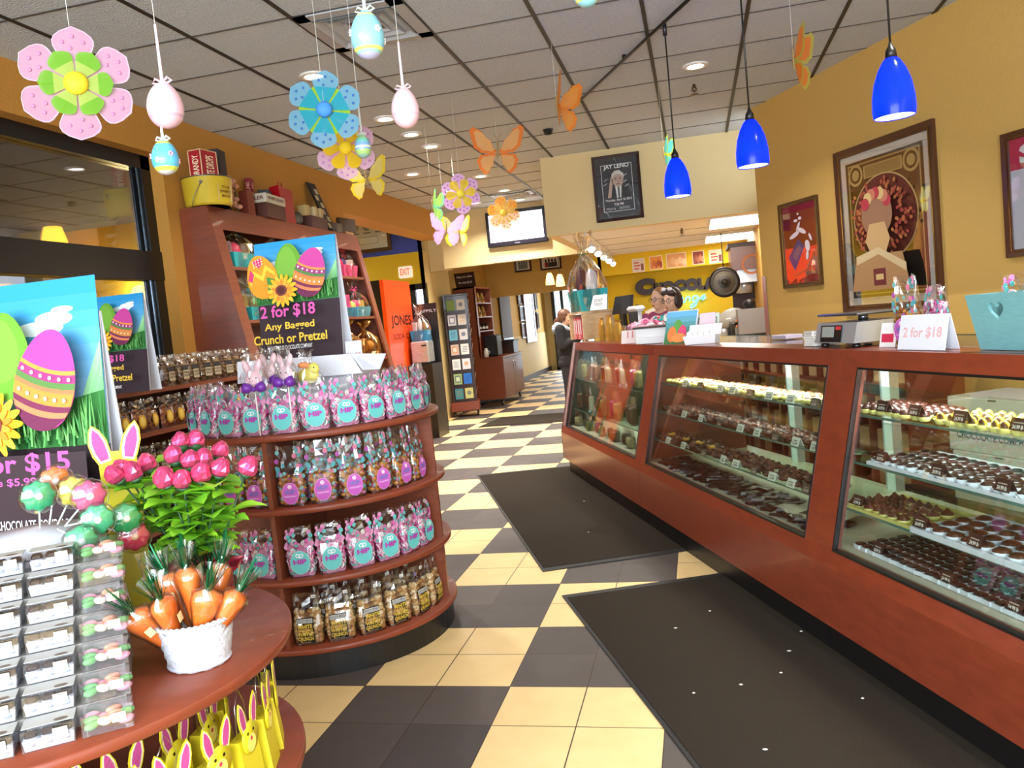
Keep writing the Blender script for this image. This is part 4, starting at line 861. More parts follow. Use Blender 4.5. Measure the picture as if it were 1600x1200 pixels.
def lolly_bunny(u,v,d,col,bowc,label,rz=0,chick=False):
    p=pd(u,v,d); t=thing('chick_lollipop' if chick else 'bunny_lollipop',label,'lollipop',(p.x,p.y,1.05),rz); z=p.z-1.05
    cm=mat('candy_%d_%d_%d'%col,col,.4); m=MB(cm); 
    if chick:
        m.ell((0,0,z),(.052,.018,.034),16,10); m.ell((.03,0,z+.03),(.026,.017,.026),14,8); m.hexa([(-.05,-.006,z),(-.05,.006,z),(-.08,.004,z+.03),(-.08,-.004,z+.03)],[(-.04,-.006,z+.01),(-.04,.006,z+.01),(-.075,.004,z+.036),(-.075,-.004,z+.036)])
        m.build('chick',t,False); m=MB(flat((240,150,90))); m.ell((-.012,-.002,z+.048),(.03,.014,.014),10,6); m.build('comb',t,False); m=MB(flat((40,30,20))); m.ell((.04,-.016,z+.035),.0035,8,5); m.build('eye',t,False)
        m=MB(mat('candy_110_190_190',(110,190,190),.4)); m.ell((-.03,-.006,z-.03),(.03,.014,.014),10,6); m.build('egg_base',t,False)
    else:
        m.ell((0,0,z),(.036,.016,.034),16,10); m.ell((0,-.004,z-.012),(.024,.016,.016),12,8); m.build('face',t,False)
        for sx in (-1,1):
            m=MB(cm); m.ell((sx*.022,.002,z+.05),(.015,.010,.034),12,8,MX.Rotation(sx*.3,3,'Y')); m.build('ear',t,False)
        m=MB(mat('satin_purple',(112,44,156),.35)); 
        for sx in (-1,1): m.lathe([(.002,0),(.02,.018),(.022,.045),(.0,.05)],10,(0,-.014,z-.04),V((sx,-.2,.25)))
        m.ell((0,-.018,z-.04),.010,8,6); m.build('bow',t,False)
        m=MB(flat((90,60,70))); 
        for sx in (-1,1): m.ell((sx*.013,-.016,z+.006),.003,6,4)
        m.build('eye',t,False)
    m=MB(flat((236,236,230))); m.cyl((0,.004,0),(0,.004,z-.02),.003,n=6); m.build('stick',t,False)
    m=MB(CLEAR); cello(m,(0,0,z-.05),.10,.05,.155,.5,int(u),.7); m.build('wrapper',t,False)
lolly_bunny(396,593,3.36,(236,190,200),None,'pale pink bunny lollipop with purple bow, tilted on the window side of the white carton',RAD(20))
lolly_bunny(421,582,3.50,(236,196,200),None,'slim pale pink bunny lollipop in the middle behind the purple bows')
lolly_bunny(447,584,3.38,(232,196,204),None,'pale pink bunny lollipop with purple bow next to the yellow chick',RAD(-10))
lolly_bunny(481,588,3.46,(222,206,96),None,'yellow chick lollipop with orange comb in front of the white carton',0,True)
# ================================================================== LOW UNIT UNDER THE WINDOW
t=thing('low_shelf_unit','low cherry wood shelf unit with bagged candy under the dark window','shelf unit',(-3.4,4.4,0))
FX=-3.12
for z in (.12,.42,.72,.99,1.235): m=MB(WD); m.b2((XW+.005,3.3,z-.025),(FX,5.43,z)); m.build('shelf',t)
for y in (3.3,5.40): m=MB(WD); m.b2((XW+.005,y-.03,0),(FX-.01,y,1.21)); m.build('side_panel',t)
m=MB(WDK); m.b2((XW+.006,3.3,.12),(XW+.02,5.4,1.21)); m.build('back_panel',t)
def row_bags(kind,parts,name,z,ys,x,labf,grp,rz=pi/2):
    for i,y in enumerate(ys): bag(kind,parts,name,labf(i),'candy bag',MX.Translation((x+(i%2)*.012,y,z+.001))@MX.Rotation(rz+RAD((BG.random()-.5)*14),4,'Z'),grp)
row_bags('old',OLDP,'fudge_bag',1.235,[4.42+.125*k for k in range(8)],-3.19,lambda i:'brown bag with cream label atop the low unit, %s from the second easter sign'%ORD[i],'brown candy bags on the low unit')
row_bags('old',OLDP,'fudge_bag',1.235,[4.45+.125*k for k in range(7)],-3.30,lambda i:'brown candy bag, back row on the low unit, %s from second easter sign'%ORD[i],'brown candy bags in the back row')
row_bags('red',REDP,'nut_bag',.99,[3.45+.127*k for k in range(14)],-3.19,lambda i:'amber nut bag with gold oval below the second easter sign, %s from the near end'%ORD[i],'nut bags on the second shelf')
row_bags('old',OLDP,'fudge_bag',.72,[3.5+.127*k for k in range(14)],-3.19,lambda i:'brown candy bag on the third shelf of the low unit, %s from the near end'%ORD[i],'brown candy bags on the third shelf')
a=px(135,472,-3.17); b_=px(224,470,-3.17)
aframe(V((-3.125,3.70,1.237)),.40,.60,RAD(40),RAD(6),L18,'easter sign 2 for $18 on the low unit partly hidden by the biggest sign',.43) if 0 else None
pA=py(160,615,3.95); aframe(V((-3.33,3.93,1.2365)),.375,.545,RAD(0),RAD(5),L18,'second easter sign 2 for $18, on the low unit behind the biggest sign',.43)
# ================================================================== FRONT TABLE (same fixture, two levels)
FC=V((-1.555,1.545,0)); FR=.575
t=thing('round_table','low round cherry wood display table in the foreground full of easter candy','display table',FC)
m=MB(mat('toe_black')); m.prism(ringo(FC,.54),0,.11); m.build('plinth',t)
for z in (.135,.430,.735): m=MB(SHW); m.lathe([(0,-.025),(FR-.004,-.025),(FR,-.021),(FR,-.004),(FR-.004,0),(0,0)],72,FC+V((0,0,z)),cap=False); m.build('shelf',t)
for a in (RAD(20),RAD(110),RAD(200),RAD(290)):
    for z0,z1 in ((.135,.43),(.43,.735)):
        u_=V((cos(a),sin(a),0)); n_=V((-sin(a),cos(a),0))*.010; p0=FC+V((0,0,z0)); m=MB(WD)
        q=[p0+u_*.012-n_,p0+u_*(.33)-n_,p0+u_*(.33)+n_,p0+u_*.012+n_]; m.hexa(q,[x+V((0,0,z1-.025-z0)) for x in q]); m.build('divider',t)
# stepped candy boxes
eA=V((-1.247,1.133,0)); eB=V((-1.073,1.262,0)); ex_=(eB-eA).normalized(); en=V((-ex_.y,ex_.x,0)); ea=math.atan2(ex_.y,ex_.x)
BW,BD,BH,PIT=.0885,.062,.041,.0955
ST=.058
t=thing('stepped_riser','grey card riser in steps under the small candy boxes','display riser',eB-ex_*.2,ea)
m=MB(mat('riser_grey',(150,146,140),.6))
for r in range(1,7):
    o=eB-ex_*(.012)+en*(ST*r+.0075); m.hexa([o,o+en*(.054),o+en*(.054)-ex_*(PIT*4-.03),o-ex_*(PIT*4-.03)],[x+V((0,0,.735+r*BH-.0015)) for x in (o,o+en*.054,o+en*.054-ex_*(PIT*4-.03),o-ex_*(PIT*4-.03))])
m.v=[V((p.x,p.y,max(p.z,.7352))) for p in m.v]; m.build('steps',t)
LID=film_mat('clear_lid',(255,255,255),.10,.06,(250,250,252),.3)
CARD=mat('card_grey',(186,184,180),.6,vary=.08,vscale=40)
def sticker(m,w=.024,h=.017,x=.02,z=.026):
    m.use(flat((214,206,176))); y=-BD/2-.0022; m.b2((x-w/2,y-.0006,z-h/2),(x+w/2,y,z+h/2)); m.use(flat((150,150,140)))
    for k in range(5): m.b2((x-w*.35+k*w*.15,y-.0009,z-.004),(x-w*.35+k*w*.15+.0016,y-.0006,z+.004))
def choc_box():
    t=thing('candy_box','x','candy box'); h=BH-.002
    m=MB(mat('tray_white',(190,194,206),.35)); w=BW/2-.003; d=BD/2-.003
    m.hexa([(-w*.94,-d*.94,.001),(w*.94,-d*.94,.001),(w*.94,d*.94,.001),(-w*.94,d*.94,.001)],[(-w,-d,h*.55),(w,-d,h*.55),(w,d,h*.55),(-w,d,h*.55)])
    for x in (-.028,0,.028): m.lathe([(.0115,0),(.0125,h*.4)],16,(x,-d+.010,h*.22),None,True)
    m.build('tray',t,False)
    for x in (-.028,0,.028):
        m=MB(mat('chocolate_dark',(48,30,28),.35)); m.box((x,-d+.012,h*.72),(.021,.019,h*.34),0,.003); m.build('chocolate',t,False)
    m=MB(LID); m.box((0,0,h/2),(BW-.002,BD-.002,h),0,.001); m.build('lid',t,False)
    m=MB(CARD); m.box((0,.006,h+.0005),(BW-.004,BD-.014,.001)); m.use(mat('brown_seal',(96,70,50),.5)); m.lathe([(0,0),(.012,0)],18,(.02,-.008,h+.0014),None,False,sx=1,sy=.6); m.build('card_top',t,False)
    m=MB(); sticker(m); m.build('price_sticker',t,False); return t
TC=[mat('taffy_%d'%i,c,.4) for i,c in enumerate(((226,160,184),(226,206,100),(120,186,116),(226,160,130),(216,206,186),(206,130,166)))]
def taffy_box():
    t=thing('candy_box','x','candy box'); h=BH-.002
    for i in range(11):
        m=MB(BG.choice(TC)); m.ell(((i%4-1.5)*.019+BG.random()*.004,-.018+(i//4)*.017,.011+.014*BG.random()),(.015,.008,.008),10,7,MX.Rotation((BG.random()-.5)*1.4,3,'Z')); m.build('taffy',t,False)
    m=MB(LID); m.box((0,0,h/2),(BW-.002,BD-.002,h),0,.001); m.build('lid',t,False)
    m=MB(); sticker(m); m.build('price_sticker',t,False); return t
c0,t0=choc_box(),taffy_box(); u1=u2=False
for col in range(4):
    for r in range(7):
        c=eB-ex_*(BW/2+.0+PIT*col)+en*(ST*r+BD/2+.001)+V((0,0,.7355+BH*r)); rz=ea+RAD((BG.random()-.5)*4)
        taf = col==0 or (col==3 and r in (5,6)); 
        if col==3 and hypot(*(c-FC).xy)>FR-.03: continue
        lab=('small clear box of %s, %s step up, %s'%('pastel taffy' if taf else 'dark chocolates', ORD[r], ('beside the carrot basket','second column from the carrot basket','third column from the carrot basket','fourth column from the carrot basket')[col]))
        src=t0 if taf else c0; M=MX.Translation(c)@MX.Rotation(rz,4,'Z'); used=u2 if taf else u1
        if not used:
            src.matrix_world=M; WM[src]=M.copy(); src['label']=lab; src['group']='small candy boxes on the steps'
            if taf: u2=True
            else: u1=True
        else: dup(src,M=M,label=lab,group='small candy boxes on the steps')
# basket of wrapped orange carrots
kp=V((-1.125,1.545,.7355)); t=thing('white_basket','round white woven basket on the foreground table','basket',kp)
m=MB(mat('white_wicker',(212,216,224),.6,bump=.4,bscale=120)); N=48; H=10
def wob(a,k): return 1+.022*(1 if (int(a/(2*pi)*24)+k)%2 else -1)
pr=[(.062+.018*(k/H)**.8,.10*k/H) for k in range(H+1)]
m.lathe(pr,N,kp,cap=False,wob=wob); m.lathe([(r-.006,z) for r,z in pr],N,kp,cap=False,wob=wob); m.lathe([(0,.002),(.062,.002)],N,kp,cap=False); m.build('weave',t)
m=MB(mat('white_wicker')); 
for k in range(2): m.tube([kp+V(((.081+.003*sin(20*a+k*pi))*cos(a),(.081+.003*sin(20*a+k*pi))*sin(a),.10+.003*cos(20*a+k*pi))) for a in [2*pi*i/80 for i in range(80)]],.004,6,True)
m.build('rim',t)
m=MB(flat((200,204,214))); m.torus(kp+V((0,0,.006)),.064,.004,40,6); m.build('base_ring',t)
ORA=mat('carrot_orange',(236,120,44),.35,coat=.4)
def carrot():
    t=thing('carrot_candy','x','carrot candy'); 
    m=MB(ORA); m.lathe([(.004,0),(.012,.03),(.022,.08),(.031,.12),(.030,.135),(.012,.145)],14,(0,0,0),None,True,wob=lambda a,k:1+.06*sin(3*a+k),sy=.75); m.build('candy_pouch',t,False)
    m=MB(CLEAR); m.lathe([(.006,-.002),(.016,.03),(.026,.08),(.035,.12),(.032,.14),(.010,.152),(.016,.165),(.032,.20)],14,(0,0,0),None,False,wob=lambda a,k:1+.14*sin(4*a+1.7*k),sy=.75); m.build('wrapper',t,False)
    m=MB(mat('tinsel_green',(16,110,66),.25,metal=.6)); 
    for i in range(34):
        a=BG.random()*6.28; r=BG.random(); e=V((.05*r*cos(a),.05*r*sin(a),.155+.05*(1-.5*r)+.02*BG.random())); s_=V((.006*cos(a),.006*sin(a),.143)); n_=V((-sin(a),cos(a),0))*.0022; m.add([s_-n_,s_+n_,e+n_*.3,e-n_*.3],[(0,1,2,3)],False)
    m.build('tinsel_top',t,False)
    m=MB(flat((226,206,150))); m.hexa([(-.008,-.0275,.085),(.008,-.0275,.085),(.008,-.0265,.085),(-.008,-.0265,.085)],[(-.008,-.0285,.105),(.008,-.0285,.105),(.008,-.0275,.105),(-.008,-.0275,.105)]); m.build('sticker',t,False); return t
c0=carrot(); CL=['leaning farthest towards the small boxes','second from the small boxes','tall one in the middle of the basket','second from the rose side','leaning farthest towards the basket rim by the roses','at the back of the basket near the roses','at the back of the basket near the boxes']
for i,(dx,dy,dz,tx,ty) in enumerate(((-.045,-.03,.015,-34,8),(-.018,-.04,.02,-14,12),(.004,-.005,.06,-2,4),(.022,-.03,.02,14,12),(.044,-.022,.02,34,6),(.030,.03,.05,16,-12),(-.03,.03,.045,-18,-10))):
    M=MX.Translation(kp+V((dx*.7,dy*.8,dz+.012)))@MX.Rotation(RAD(38),4,'Z')@MX.Rotation(RAD(tx),4,'Y')@MX.Rotation(RAD(ty),4,'X')@MX.Rotation(i,4,'Z')
    l='orange carrot shaped candy pouch, '+CL[i]
    if i==0: c0.matrix_world=M; WM[c0]=M; c0['label']=l; c0['group']='carrot pouches in the basket'
    else: dup(c0,M=M,label=l,group='carrot pouches in the basket')
p=pd(250,870,1.86); p.z=.7355; t=thing('green_pouch','bright green cellophane cone pouch behind the carrot basket','candy pouch',p)
m=MB(mat('green_gloss',(40,176,70),.3,coat=.5)); m.lathe([(.004,.0),(.02,.05),(.045,.14),(.05,.17)],16,p,None,False,wob=lambda a,k:1+.08*sin(3*a),sy=.4); m.build('pouch',t)
m=MB(CLEAR); m.lathe([(.05,.165),(.056,.20),(.06,.235)],16,p,None,False,wob=lambda a,k:1+.12*sin(5*a+k),sy=.35); m.build('film_top',t)
# foil roses in a crimson pot
rp=pd(318,880,2.13); rp.z=.7355; t=thing('flower_pot','crimson foil wrapped pot holding the chocolate roses','flower pot',rp)
m=MB(mat('crimson_foil',(186,16,70),.3,metal=.5)); m.lathe([(.05,0),(.055,.01),(.072,.10),(.10,.125),(.085,.115),(.068,.10),(.05,.02),(0,.015)],28,rp,wob=lambda a,k:1+(.05*sin(9*a) if k in (3,4) else 0)); m.build('foil_wrap',t)
LEAFS=[mat('leaf_lime',(160,216,56),.5,vary=.25,vscale=30),mat('leaf_green',(132,196,48),.5,vary=.25,vscale=30)]
FOIL=mat('pink_foil',(228,78,126),.28,metal=.55); STEM=mat('stem_green',(40,80,44),.5)
def leaf(m,o,d,L_,W_):
    d=V(d).normalized(); s_=d.cross(V((0,0,1))).normalized(); up=s_.cross(d)
    def P(i,j):
        k=-1+2*j; ww=W_*sin(pi*min(1,i**.8))*(1+.22*abs(sin(9*i))); return o+d*L_*i+s_*ww*k*.5+up*(-.25*L_*i*i+.18*ww*abs(k))
    m.grid(P,7,4)
rr=random.Random(8)
RP=[(180,742,2.02),(192,735,2.08),(207,738,2.04),(231,725,2.12),(258,748,2.02),(285,750,2.02),(272,712,2.14),(283,690,2.24),(306,688,2.26),(298,720,2.12),(318,718,2.14),(345,705,2.2),(315,740,2.04),(345,732,2.06),(388,730,2.1),(200,722,2.16)]
RL=['nearest the biggest sign','second from the biggest sign','just above the first two near the biggest sign','large one level with the yellow bunny ears','low one in the middle of the bunch','low one beside the middle of the bunch','higher one left of the tall pair','left one of the tall pair at the top','right one of the tall pair at the top','in the center under the tall pair','center, below the second of the tall pair','small one half behind a leaf near the top','low one over the widest leaves','beside the one over the widest leaves','standing apart at the divider side','half hidden behind those nearest the sign']
for i,((u,v,d),l) in enumerate(zip(RP,RL)):
    q=pd(u,v,d); b0=rp+V((rr.uniform(-.03,.03),rr.uniform(-.03,.03),.10)); dr=(q-b0).normalized(); M=MX.Translation(b0)
    t=thing('foil_rose','pink foil chocolate rose on a stem, '+l,'chocolate rose',b0,0,'pink foil chocolate roses')
    m=MB(FOIL); Rq=V((0,0,1)).rotation_difference(dr); 
    r_=.022*rr.uniform(.92,1.1)
    m.lathe([(r_*.35,-r_*1.1),(r_*.9,-r_*.6),(r_*1.12,.0),(r_*.95,r_*.7),(r_*.5,r_*1.2),(r_*.12,r_*1.4)],12,q,dr,True,wob=lambda a,k:1+.14*sin(3*a+k*1.3)); m.fs=[False]*len(m.fs); m.build('bud',t)
    m=MB(STEM); m.lathe([(.003,-.032),(.012,-.026),(.018,-.017),(.010,-.02)],10,q,dr,False); m.build('calyx',t)
    m=MB(STEM); md=b0.lerp(q,.5)+V((0,0,-.02)); m.tube([b0,md,q-dr*.026],.0026,6); m.build('stem',t)
    for k in range(8):
        f=.22+.09*k; o=b0.lerp(q,f); a=rr.uniform(-pi*.95,.2) if k%2 else rr.uniform(0,6.28); m=MB(LEAFS[(i+k)%2]); leaf(m,o,(cos(a),sin(a),.35),rr.uniform(.07,.11),rr.uniform(.055,.08)); m.build('leaf',t)
# flower lollipops in a white half disc stand
lp=pd(70,905,1.98); lp.z=.7355; t=thing('lollipop_stand','pale grey domed stand holding flower lollipops behind the candy boxes','lollipop stand',lp)
m=MB(mat('stand_grey',(196,198,206),.4)); m.lathe([(.15,0),(.15,.20),(.147,.25),(.13,.285),(.0,.30)],40,lp); m.use(flat((60,60,64))); m.torus(lp+V((0,0,.25)),.148,.0016,40,5); m.build('dome',t)
def lolly(u,v,d,c,cc,label,tilt=0):
    q=pd(u,v,d); M=face_M(q,math.atan2(-q.x,q.y)+RAD(8),tilt); t=thing('flower_lollipop',label,'lollipop',M=M,group='flower lollipops in the stand')
    cm=mat('candy_%d_%d_%d'%c,c,.3,coat=.4); R_=.034
    m=MB(cm); m.lathe([(0,-.006),(R_*.9,-.006),(R_,0),(R_*.85,.008),(0,.010)],40,(0,0,0),None,False,wob=lambda a,k:1+.2*abs(cos(4*a))-.1); m.build('petals',t,False)
    m=MB(mat('candy_%d_%d_%d'%cc,cc,.3)); m.ell((0,0,.010),(.009,.009,.005),12,6); m.build('center',t,False)
    b=lp+V(((q-lp).x*.45,(q-lp).y*.45,.235)); b=V((lp.x+max(-.09,min(.09,(q-lp).x*.5)),lp.y+max(-.09,min(.09,(q-lp).y*.5)),.7355+.3005))
    m=MB(mat('stick_white',(236,236,236),.4)); m.cyl(q+(b-q).normalized()*.024,b,.0022,n=6); m.build('stick',t)
    m=MB(CLEAR); m.ell((0,0,.002),(R_*1.25,R_*1.25,.016),14,8); m.build('wrapper',t,False); Mi=M.inverted()
    return t
G_=(60,180,120); lolly(60,775,1.9,G_,(236,240,236),'green flower lollipop lowest at the sign side of the stand')
lolly(87,752,1.98,(226,120,50),(240,230,220),'orange flower lollipop highest in the stand')
lolly(115,768,1.96,(214,196,76),(240,236,220),'yellow flower lollipop behind the pink one')
lolly(140,755+20,1.9,(216,80,130),(250,230,236),'pink flower lollipop beside the yellow one')
lolly(152,812,1.9,(70,190,130),(236,240,236),'large green flower lollipop under the pink one',.3)
lolly(197,810,1.98,(50,160,90),(230,230,200),'dark green flower lollipop next to the rose leaves',.8)
lolly(127,846,1.86,(60,176,120),(236,240,236),'green flower lollipop tipped flat above the top row of boxes')
lolly(210,838,2.0,(206,60,84),(226,170,130),'red flower lollipop below the rose leaves')
# biggest sign
tr=py(150,485,2.0); aframe(V((tr.x-.525,1.955,.7365)),.53,tr.z-.7365,RAD(0),RAD(3.5),L15,'biggest easter sign, 2 for $15, standing behind the flower lollipops',.545,True,.2,.825)
# bunny bags on the lower shelf
YEL=mat('bunny_yellow',(222,206,36),.45,coat=.2); INN=mat('bunny_ear_pink',(196,84,150),.5)
EARO=[(-.012,0),(-.017,.02),(-.016,.042),(-.008,.062),(0,.072),(.009,.06),(.014,.04),(.013,.018),(.010,0)]
def bunny():
    t=thing('bunny_bag','x','bunny bag')
    m=MB(YEL); m.hexa([(-.042,-.024,0),(.042,-.024,0),(.042,.024,0),(-.042,.024,0)],[(-.040,-.012,.13),(.040,-.012,.13),(.040,.012,.13),(-.040,.012,.13)]); m.build('bag',t,False)
    m=MB(flat((230,230,226))); m.hexa([(.0425,-.012,.02),(.0425,.012,.02),(.0432,.012,.02),(.0432,-.012,.02)],[(.042,-.009,.075),(.042,.009,.075),(.0427,.009,.075),(.0427,-.009,.075)]); m.use(flat((120,170,60))); m.hexa([(.0425,-.022,.002),(.0425,.022,.002),(.0432,.022,.002),(.0432,-.022,.002)],[(.0425,-.021,.014),(.0425,.021,.014),(.0432,.021,.014),(.0432,-.021,.014)]); m.build('barcode_label',t,False)
    m=MB(YEL); m.lathe([(0,-.002),(.036,-.002),(.036,.002),(0,.002)],24,(0,-.018,.125),V((0,-1,0)),False); m.use(flat((250,236,120))); m.lathe([(0,0),(.02,0)],16,(0,-.0205,.112),V((0,-1,0)),False); m.use(flat((210,70,90))); m.lathe([(0,0),(.005,0)],8,(0,-.0212,.122),V((0,-1,0)),False); m.use(flat((30,24,20)))
    for sx in (-1,1): m.lathe([(0,0),(.004,0)],8,(sx*.013,-.0207,.137),V((0,-1,0)),False)
    m.build('face_card',t,False)
    for sx in (-1,1):
        m=MB(YEL); M=MX.Translation((sx*.02,-.018,.145))@MX.Rotation(sx*.22,4,'Y')@MX.Rotation(pi/2,4,'X'); m.T=M; m.prism(EARO,-.0012,.0012); s=Sheet(); s.poly([(x*.82,y*.9+.004) for x,y in EARO],(236,226,190)); s.poly([(x*.6,y*.78+.008) for x,y in EARO],(190,76,140)); s.put(m,(0,0,.0013),(1,0,0),(0,1,0)); m.build('ear',t,False)
    m=MB(CLEAR); m.tube([(-.025,0,.13),(-.02,0,.2),(0,0,.235),(.02,0,.2),(.025,0,.13)],.002,5); m.build('handle',t,False); return t
b0=bunny(); k=0
for R_,angs_,nm in ((.50,range(-118,48,12),'outer row'),(.385,range(-112,40,17),'inner row')):
    for i,a in enumerate(angs_):
        A=RAD(a); M=MX.Translation(FC+V((R_*cos(A),R_*sin(A),.4305)))@MX.Rotation(A+pi/2+RAD(BG.uniform(-6,6)),4,'Z'); l='yellow bunny eared bag, lower shelf, %s in the %s from the near end'%(ORD[i],nm)
        if k==0: b0.matrix_world=M; WM[b0]=M; b0['label']=l; b0['group']='yellow bunny bags'
        else: dup(b0,M=M,label=l,group='yellow bunny bags')
        k+=1
q=pd(182,705,2.12); M=face_M(q,math.atan2(-q.x,q.y),0); t=thing('bunny_ears_card','yellow bunny ears card with pink inside standing behind the roses','bunny card',M=M)
for sx in (-1,1):
    m=MB(YEL); m.T=MX.Translation((sx*.025,-.03,0))@MX.Rotation(-sx*.25,4,'Z')@MX.Scale(1.5,4); m.prism(EARO,-.0012,.0012); s=Sheet(); s.poly([(x*.82,y*.9+.004) for x,y in EARO],(236,226,190)); s.poly([(x*.6,y*.78+.008) for x,y in EARO],(190,76,140)); s.put(m,(0,0,.0013),(1,0,0),(0,1,0)); m.build('ear',t,False)
m=MB(YEL); m.box((0,-.03-(q.z-.80)/2,0),(.09,q.z-.80+.062,.003)); m.build('card',t,False)
# ================================================================== DISPLAY CASES (own frame: s along the counter, m away from the shopper)
QA=RAD(22.3); CD=V((sin(QA),-cos(QA),0)); CM=V((cos(QA),sin(QA),0)); CT=MX(((CD.x,CM.x,0,0),(CD.y,CM.y,0,0),(0,0,1,0),(0,0,0,1)))
def cs(s,m,z): return CD*s+CM*m+V((0,0,z))
def mf(z): return 1.606+(z-.375)*.183/.807        # front plane
CW=wood_mat('counter_cherry',(124,54,33),(2.2,2.2,7),.28); CWT=wood_mat('counter_cherry_dark',(104,44,28),(2.2,2.2,7),.25)
GLS=film_mat('case_glass',(255,255,255),.03,.01,(244,248,246),.18); GSH=film_mat('shelf_glass',(230,255,245),.05,.03,(244,250,247),.15); GED=mat('glass_edge',(84,120,108),.15,spec=.6)
TUBE=mat('tube_white',(250,255,240),.4,emit=11,ecol=(246,255,232)); DECK=mat('deck_beige',(196,188,166),.5)
MIR=mat('post_teal',(206,206,204),.35)
SPLIT=[(-7.31,-5.10),(-5.10,-2.92),(-2.92,-.72)]
NMS=['farthest display case, with tall candy sleeves inside','middle display case, full of brown chocolate clusters','nearest display case, with chocolates in white paper cups']
def mbT(m): b=MB(m); b.T=CT; return b
for i,(s0,s1) in enumerate(SPLIT):
    t=thing('display_case',NMS[i]+', cherry wood and glass','display case',cs((s0+s1)/2,2.0,0),QA-pi/2,'glass fronted candy cases')
    s0+=.002; s1-=.002; g0,g1=s0+.105,s1-.105
    m=mbT(mat('toe_black')); m.b2((s0,1.645,0),(s1,2.40,.135)); m.use(mat('kick_edge',(60,56,56),.25)); m.b2((s0,1.635,.118),(s1,1.645,.132)); m.build('toe_kick',t)
    m=mbT(CW); m.hexa([(s0,1.60,.135),(s1,1.60,.135),(s1,1.63,.135),(s0,1.63,.135)],[(s0,1.60,.375),(s1,1.60,.375),(s1,1.63,.375),(s0,1.63,.375)])
    m.hexa([(s0,1.60,.375),(s1,1.60,.375),(s1,1.63,.375),(s0,1.63,.375)],[(s0,mf(.44),.44),(s1,mf(.44),.44),(s1,mf(.44)+.03,.44),(s0,mf(.44)+.03,.44)]); m.b2((s0,1.63,.135),(s1,2.40,.16)); m.build('lower_panel',t)
    if i==1:
        m=mbT(CWT); m.hexa([(s0,1.66,.44),(s0+.012,1.66,.44),(s0+.012,2.36,.44),(s0,2.36,.44)],[(s0,mf(1.15)+.04,1.15),(s0+.012,mf(1.15)+.04,1.15),(s0+.012,2.36,1.15),(s0,2.36,1.15)]); m.build('side_panel',t)
    def fr(a,b,z0,z1,nm,mt=CW,o=0,th=.03):
        m=mbT(mt); m.hexa([(a,mf(z0)+o,z0),(b,mf(z0)+o,z0),(b,mf(z0)+o+th,z0),(a,mf(z0)+o+th,z0)],[(a,mf(z1)+o,z1),(b,mf(z1)+o,z1),(b,mf(z1)+o+th,z1),(a,mf(z1)+o+th,z1)]); return m.build(nm,t)
    fr(s0,g0,.44,1.115,'stile'); fr(g1,s1,.44,1.115,'stile'); fr(s0,s1,1.115,1.182,'top_rail',CW if i else CWT)
    for a,b,z0,z1 in ((g0-.006,g0,.434,1.12),(g1,g1+.006,.434,1.12),(g0,g1,.434,.442),(g0,g1,1.112,1.12)): fr(a,b,z0,z1,'gasket',mat('black_frame'),-.003,.02)
    if i==0: fr(s0-.004,s0+.05,.44,1.184,'metal_edge',mat('edge_silver',(170,160,160),.3,metal=.6),-.003)
    fr(g0,g1,.44,1.115,'glass_front',GLS,.012,.005)
    m=mbT(CW); m.b2((s0,mf(1.182)+.02,1.160),(s1,1.96,1.182)); m.build('top_board',t)
    m=mbT(mat('top_glass',(70,66,60),.12,spec=.6)); m.b2((s0,1.96,1.164),(s1,2.42,1.180)); m.use(GED); m.b2((s0,2.42,1.164),(s1,2.428,1.182)); m.use(ALU); m.b2((s0,1.955,1.176),(s1,1.97,1.1825)); m.build('top_glass',t)
    m=mbT(DECK); m.b2((s0,1.66,.425),(s1,2.40,.44)); m.build('deck',t)
    zs=(.94,.765,.59) if i else (.86,.60)
    for z in zs:
        m=mbT(GSH); a=mf(z)+.045; m.b2((g0-.06,a,z-.009),(g1+.06,2.36,z)); m.use(GED); m.b2((g0-.06,a-.002,z-.009),(g1+.06,a,z)); m.build('glass_shelf',t)
    for (a,b) in (((s0+.25,(s0+s1)/2-.05),((s0+s1)/2+.05,s1-.25)) if i<2 else ((s0+.12,(s0+s1)/2),((s0+s1)/2+.1,s1-.2))):
        m=mbT(TUBE); m.tube([(a,mf(1.1)+.06,1.118),(b,mf(1.1)+.06,1.118)],.011,8); m.build('lamp_tube',t)
        l=bpy.data.lights.new('case_tube','AREA'); l.shape='RECTANGLE'; l.size=b-a; l.size_y=.03; l.energy=(6,10,12)[i]; l.color=(1,1,.90) if i<2 else (1,1,.97); o=bpy.data.objects.new('case_tube',l); C.objects.link(o)
        c_=cs((a+b)/2,mf(1.1)+.085,1.10); o.matrix_world=MX.Translation(c_)@MX.Rotation(QA-pi/2,4,'Z')@MX.Rotation(RAD(28),4,'X')
    for q in (.30,.72):
        sp=s0+(s1-s0)*q; m=mbT(MIR); m.b2((sp-.035,2.36,.44),(sp+.035,2.40,1.16)); m.use(ALU); m.b2((sp-.04,2.355,.44),(sp-.035,2.40,1.16)); m.b2((sp+.035,2.355,.44),(sp+.04,2.40,1.16)); m.build('back_post',t)
    m=mbT(CWT); m.b2((s0,2.37,.16),(s1,2.41,.425)); m.build('back_panel',t)
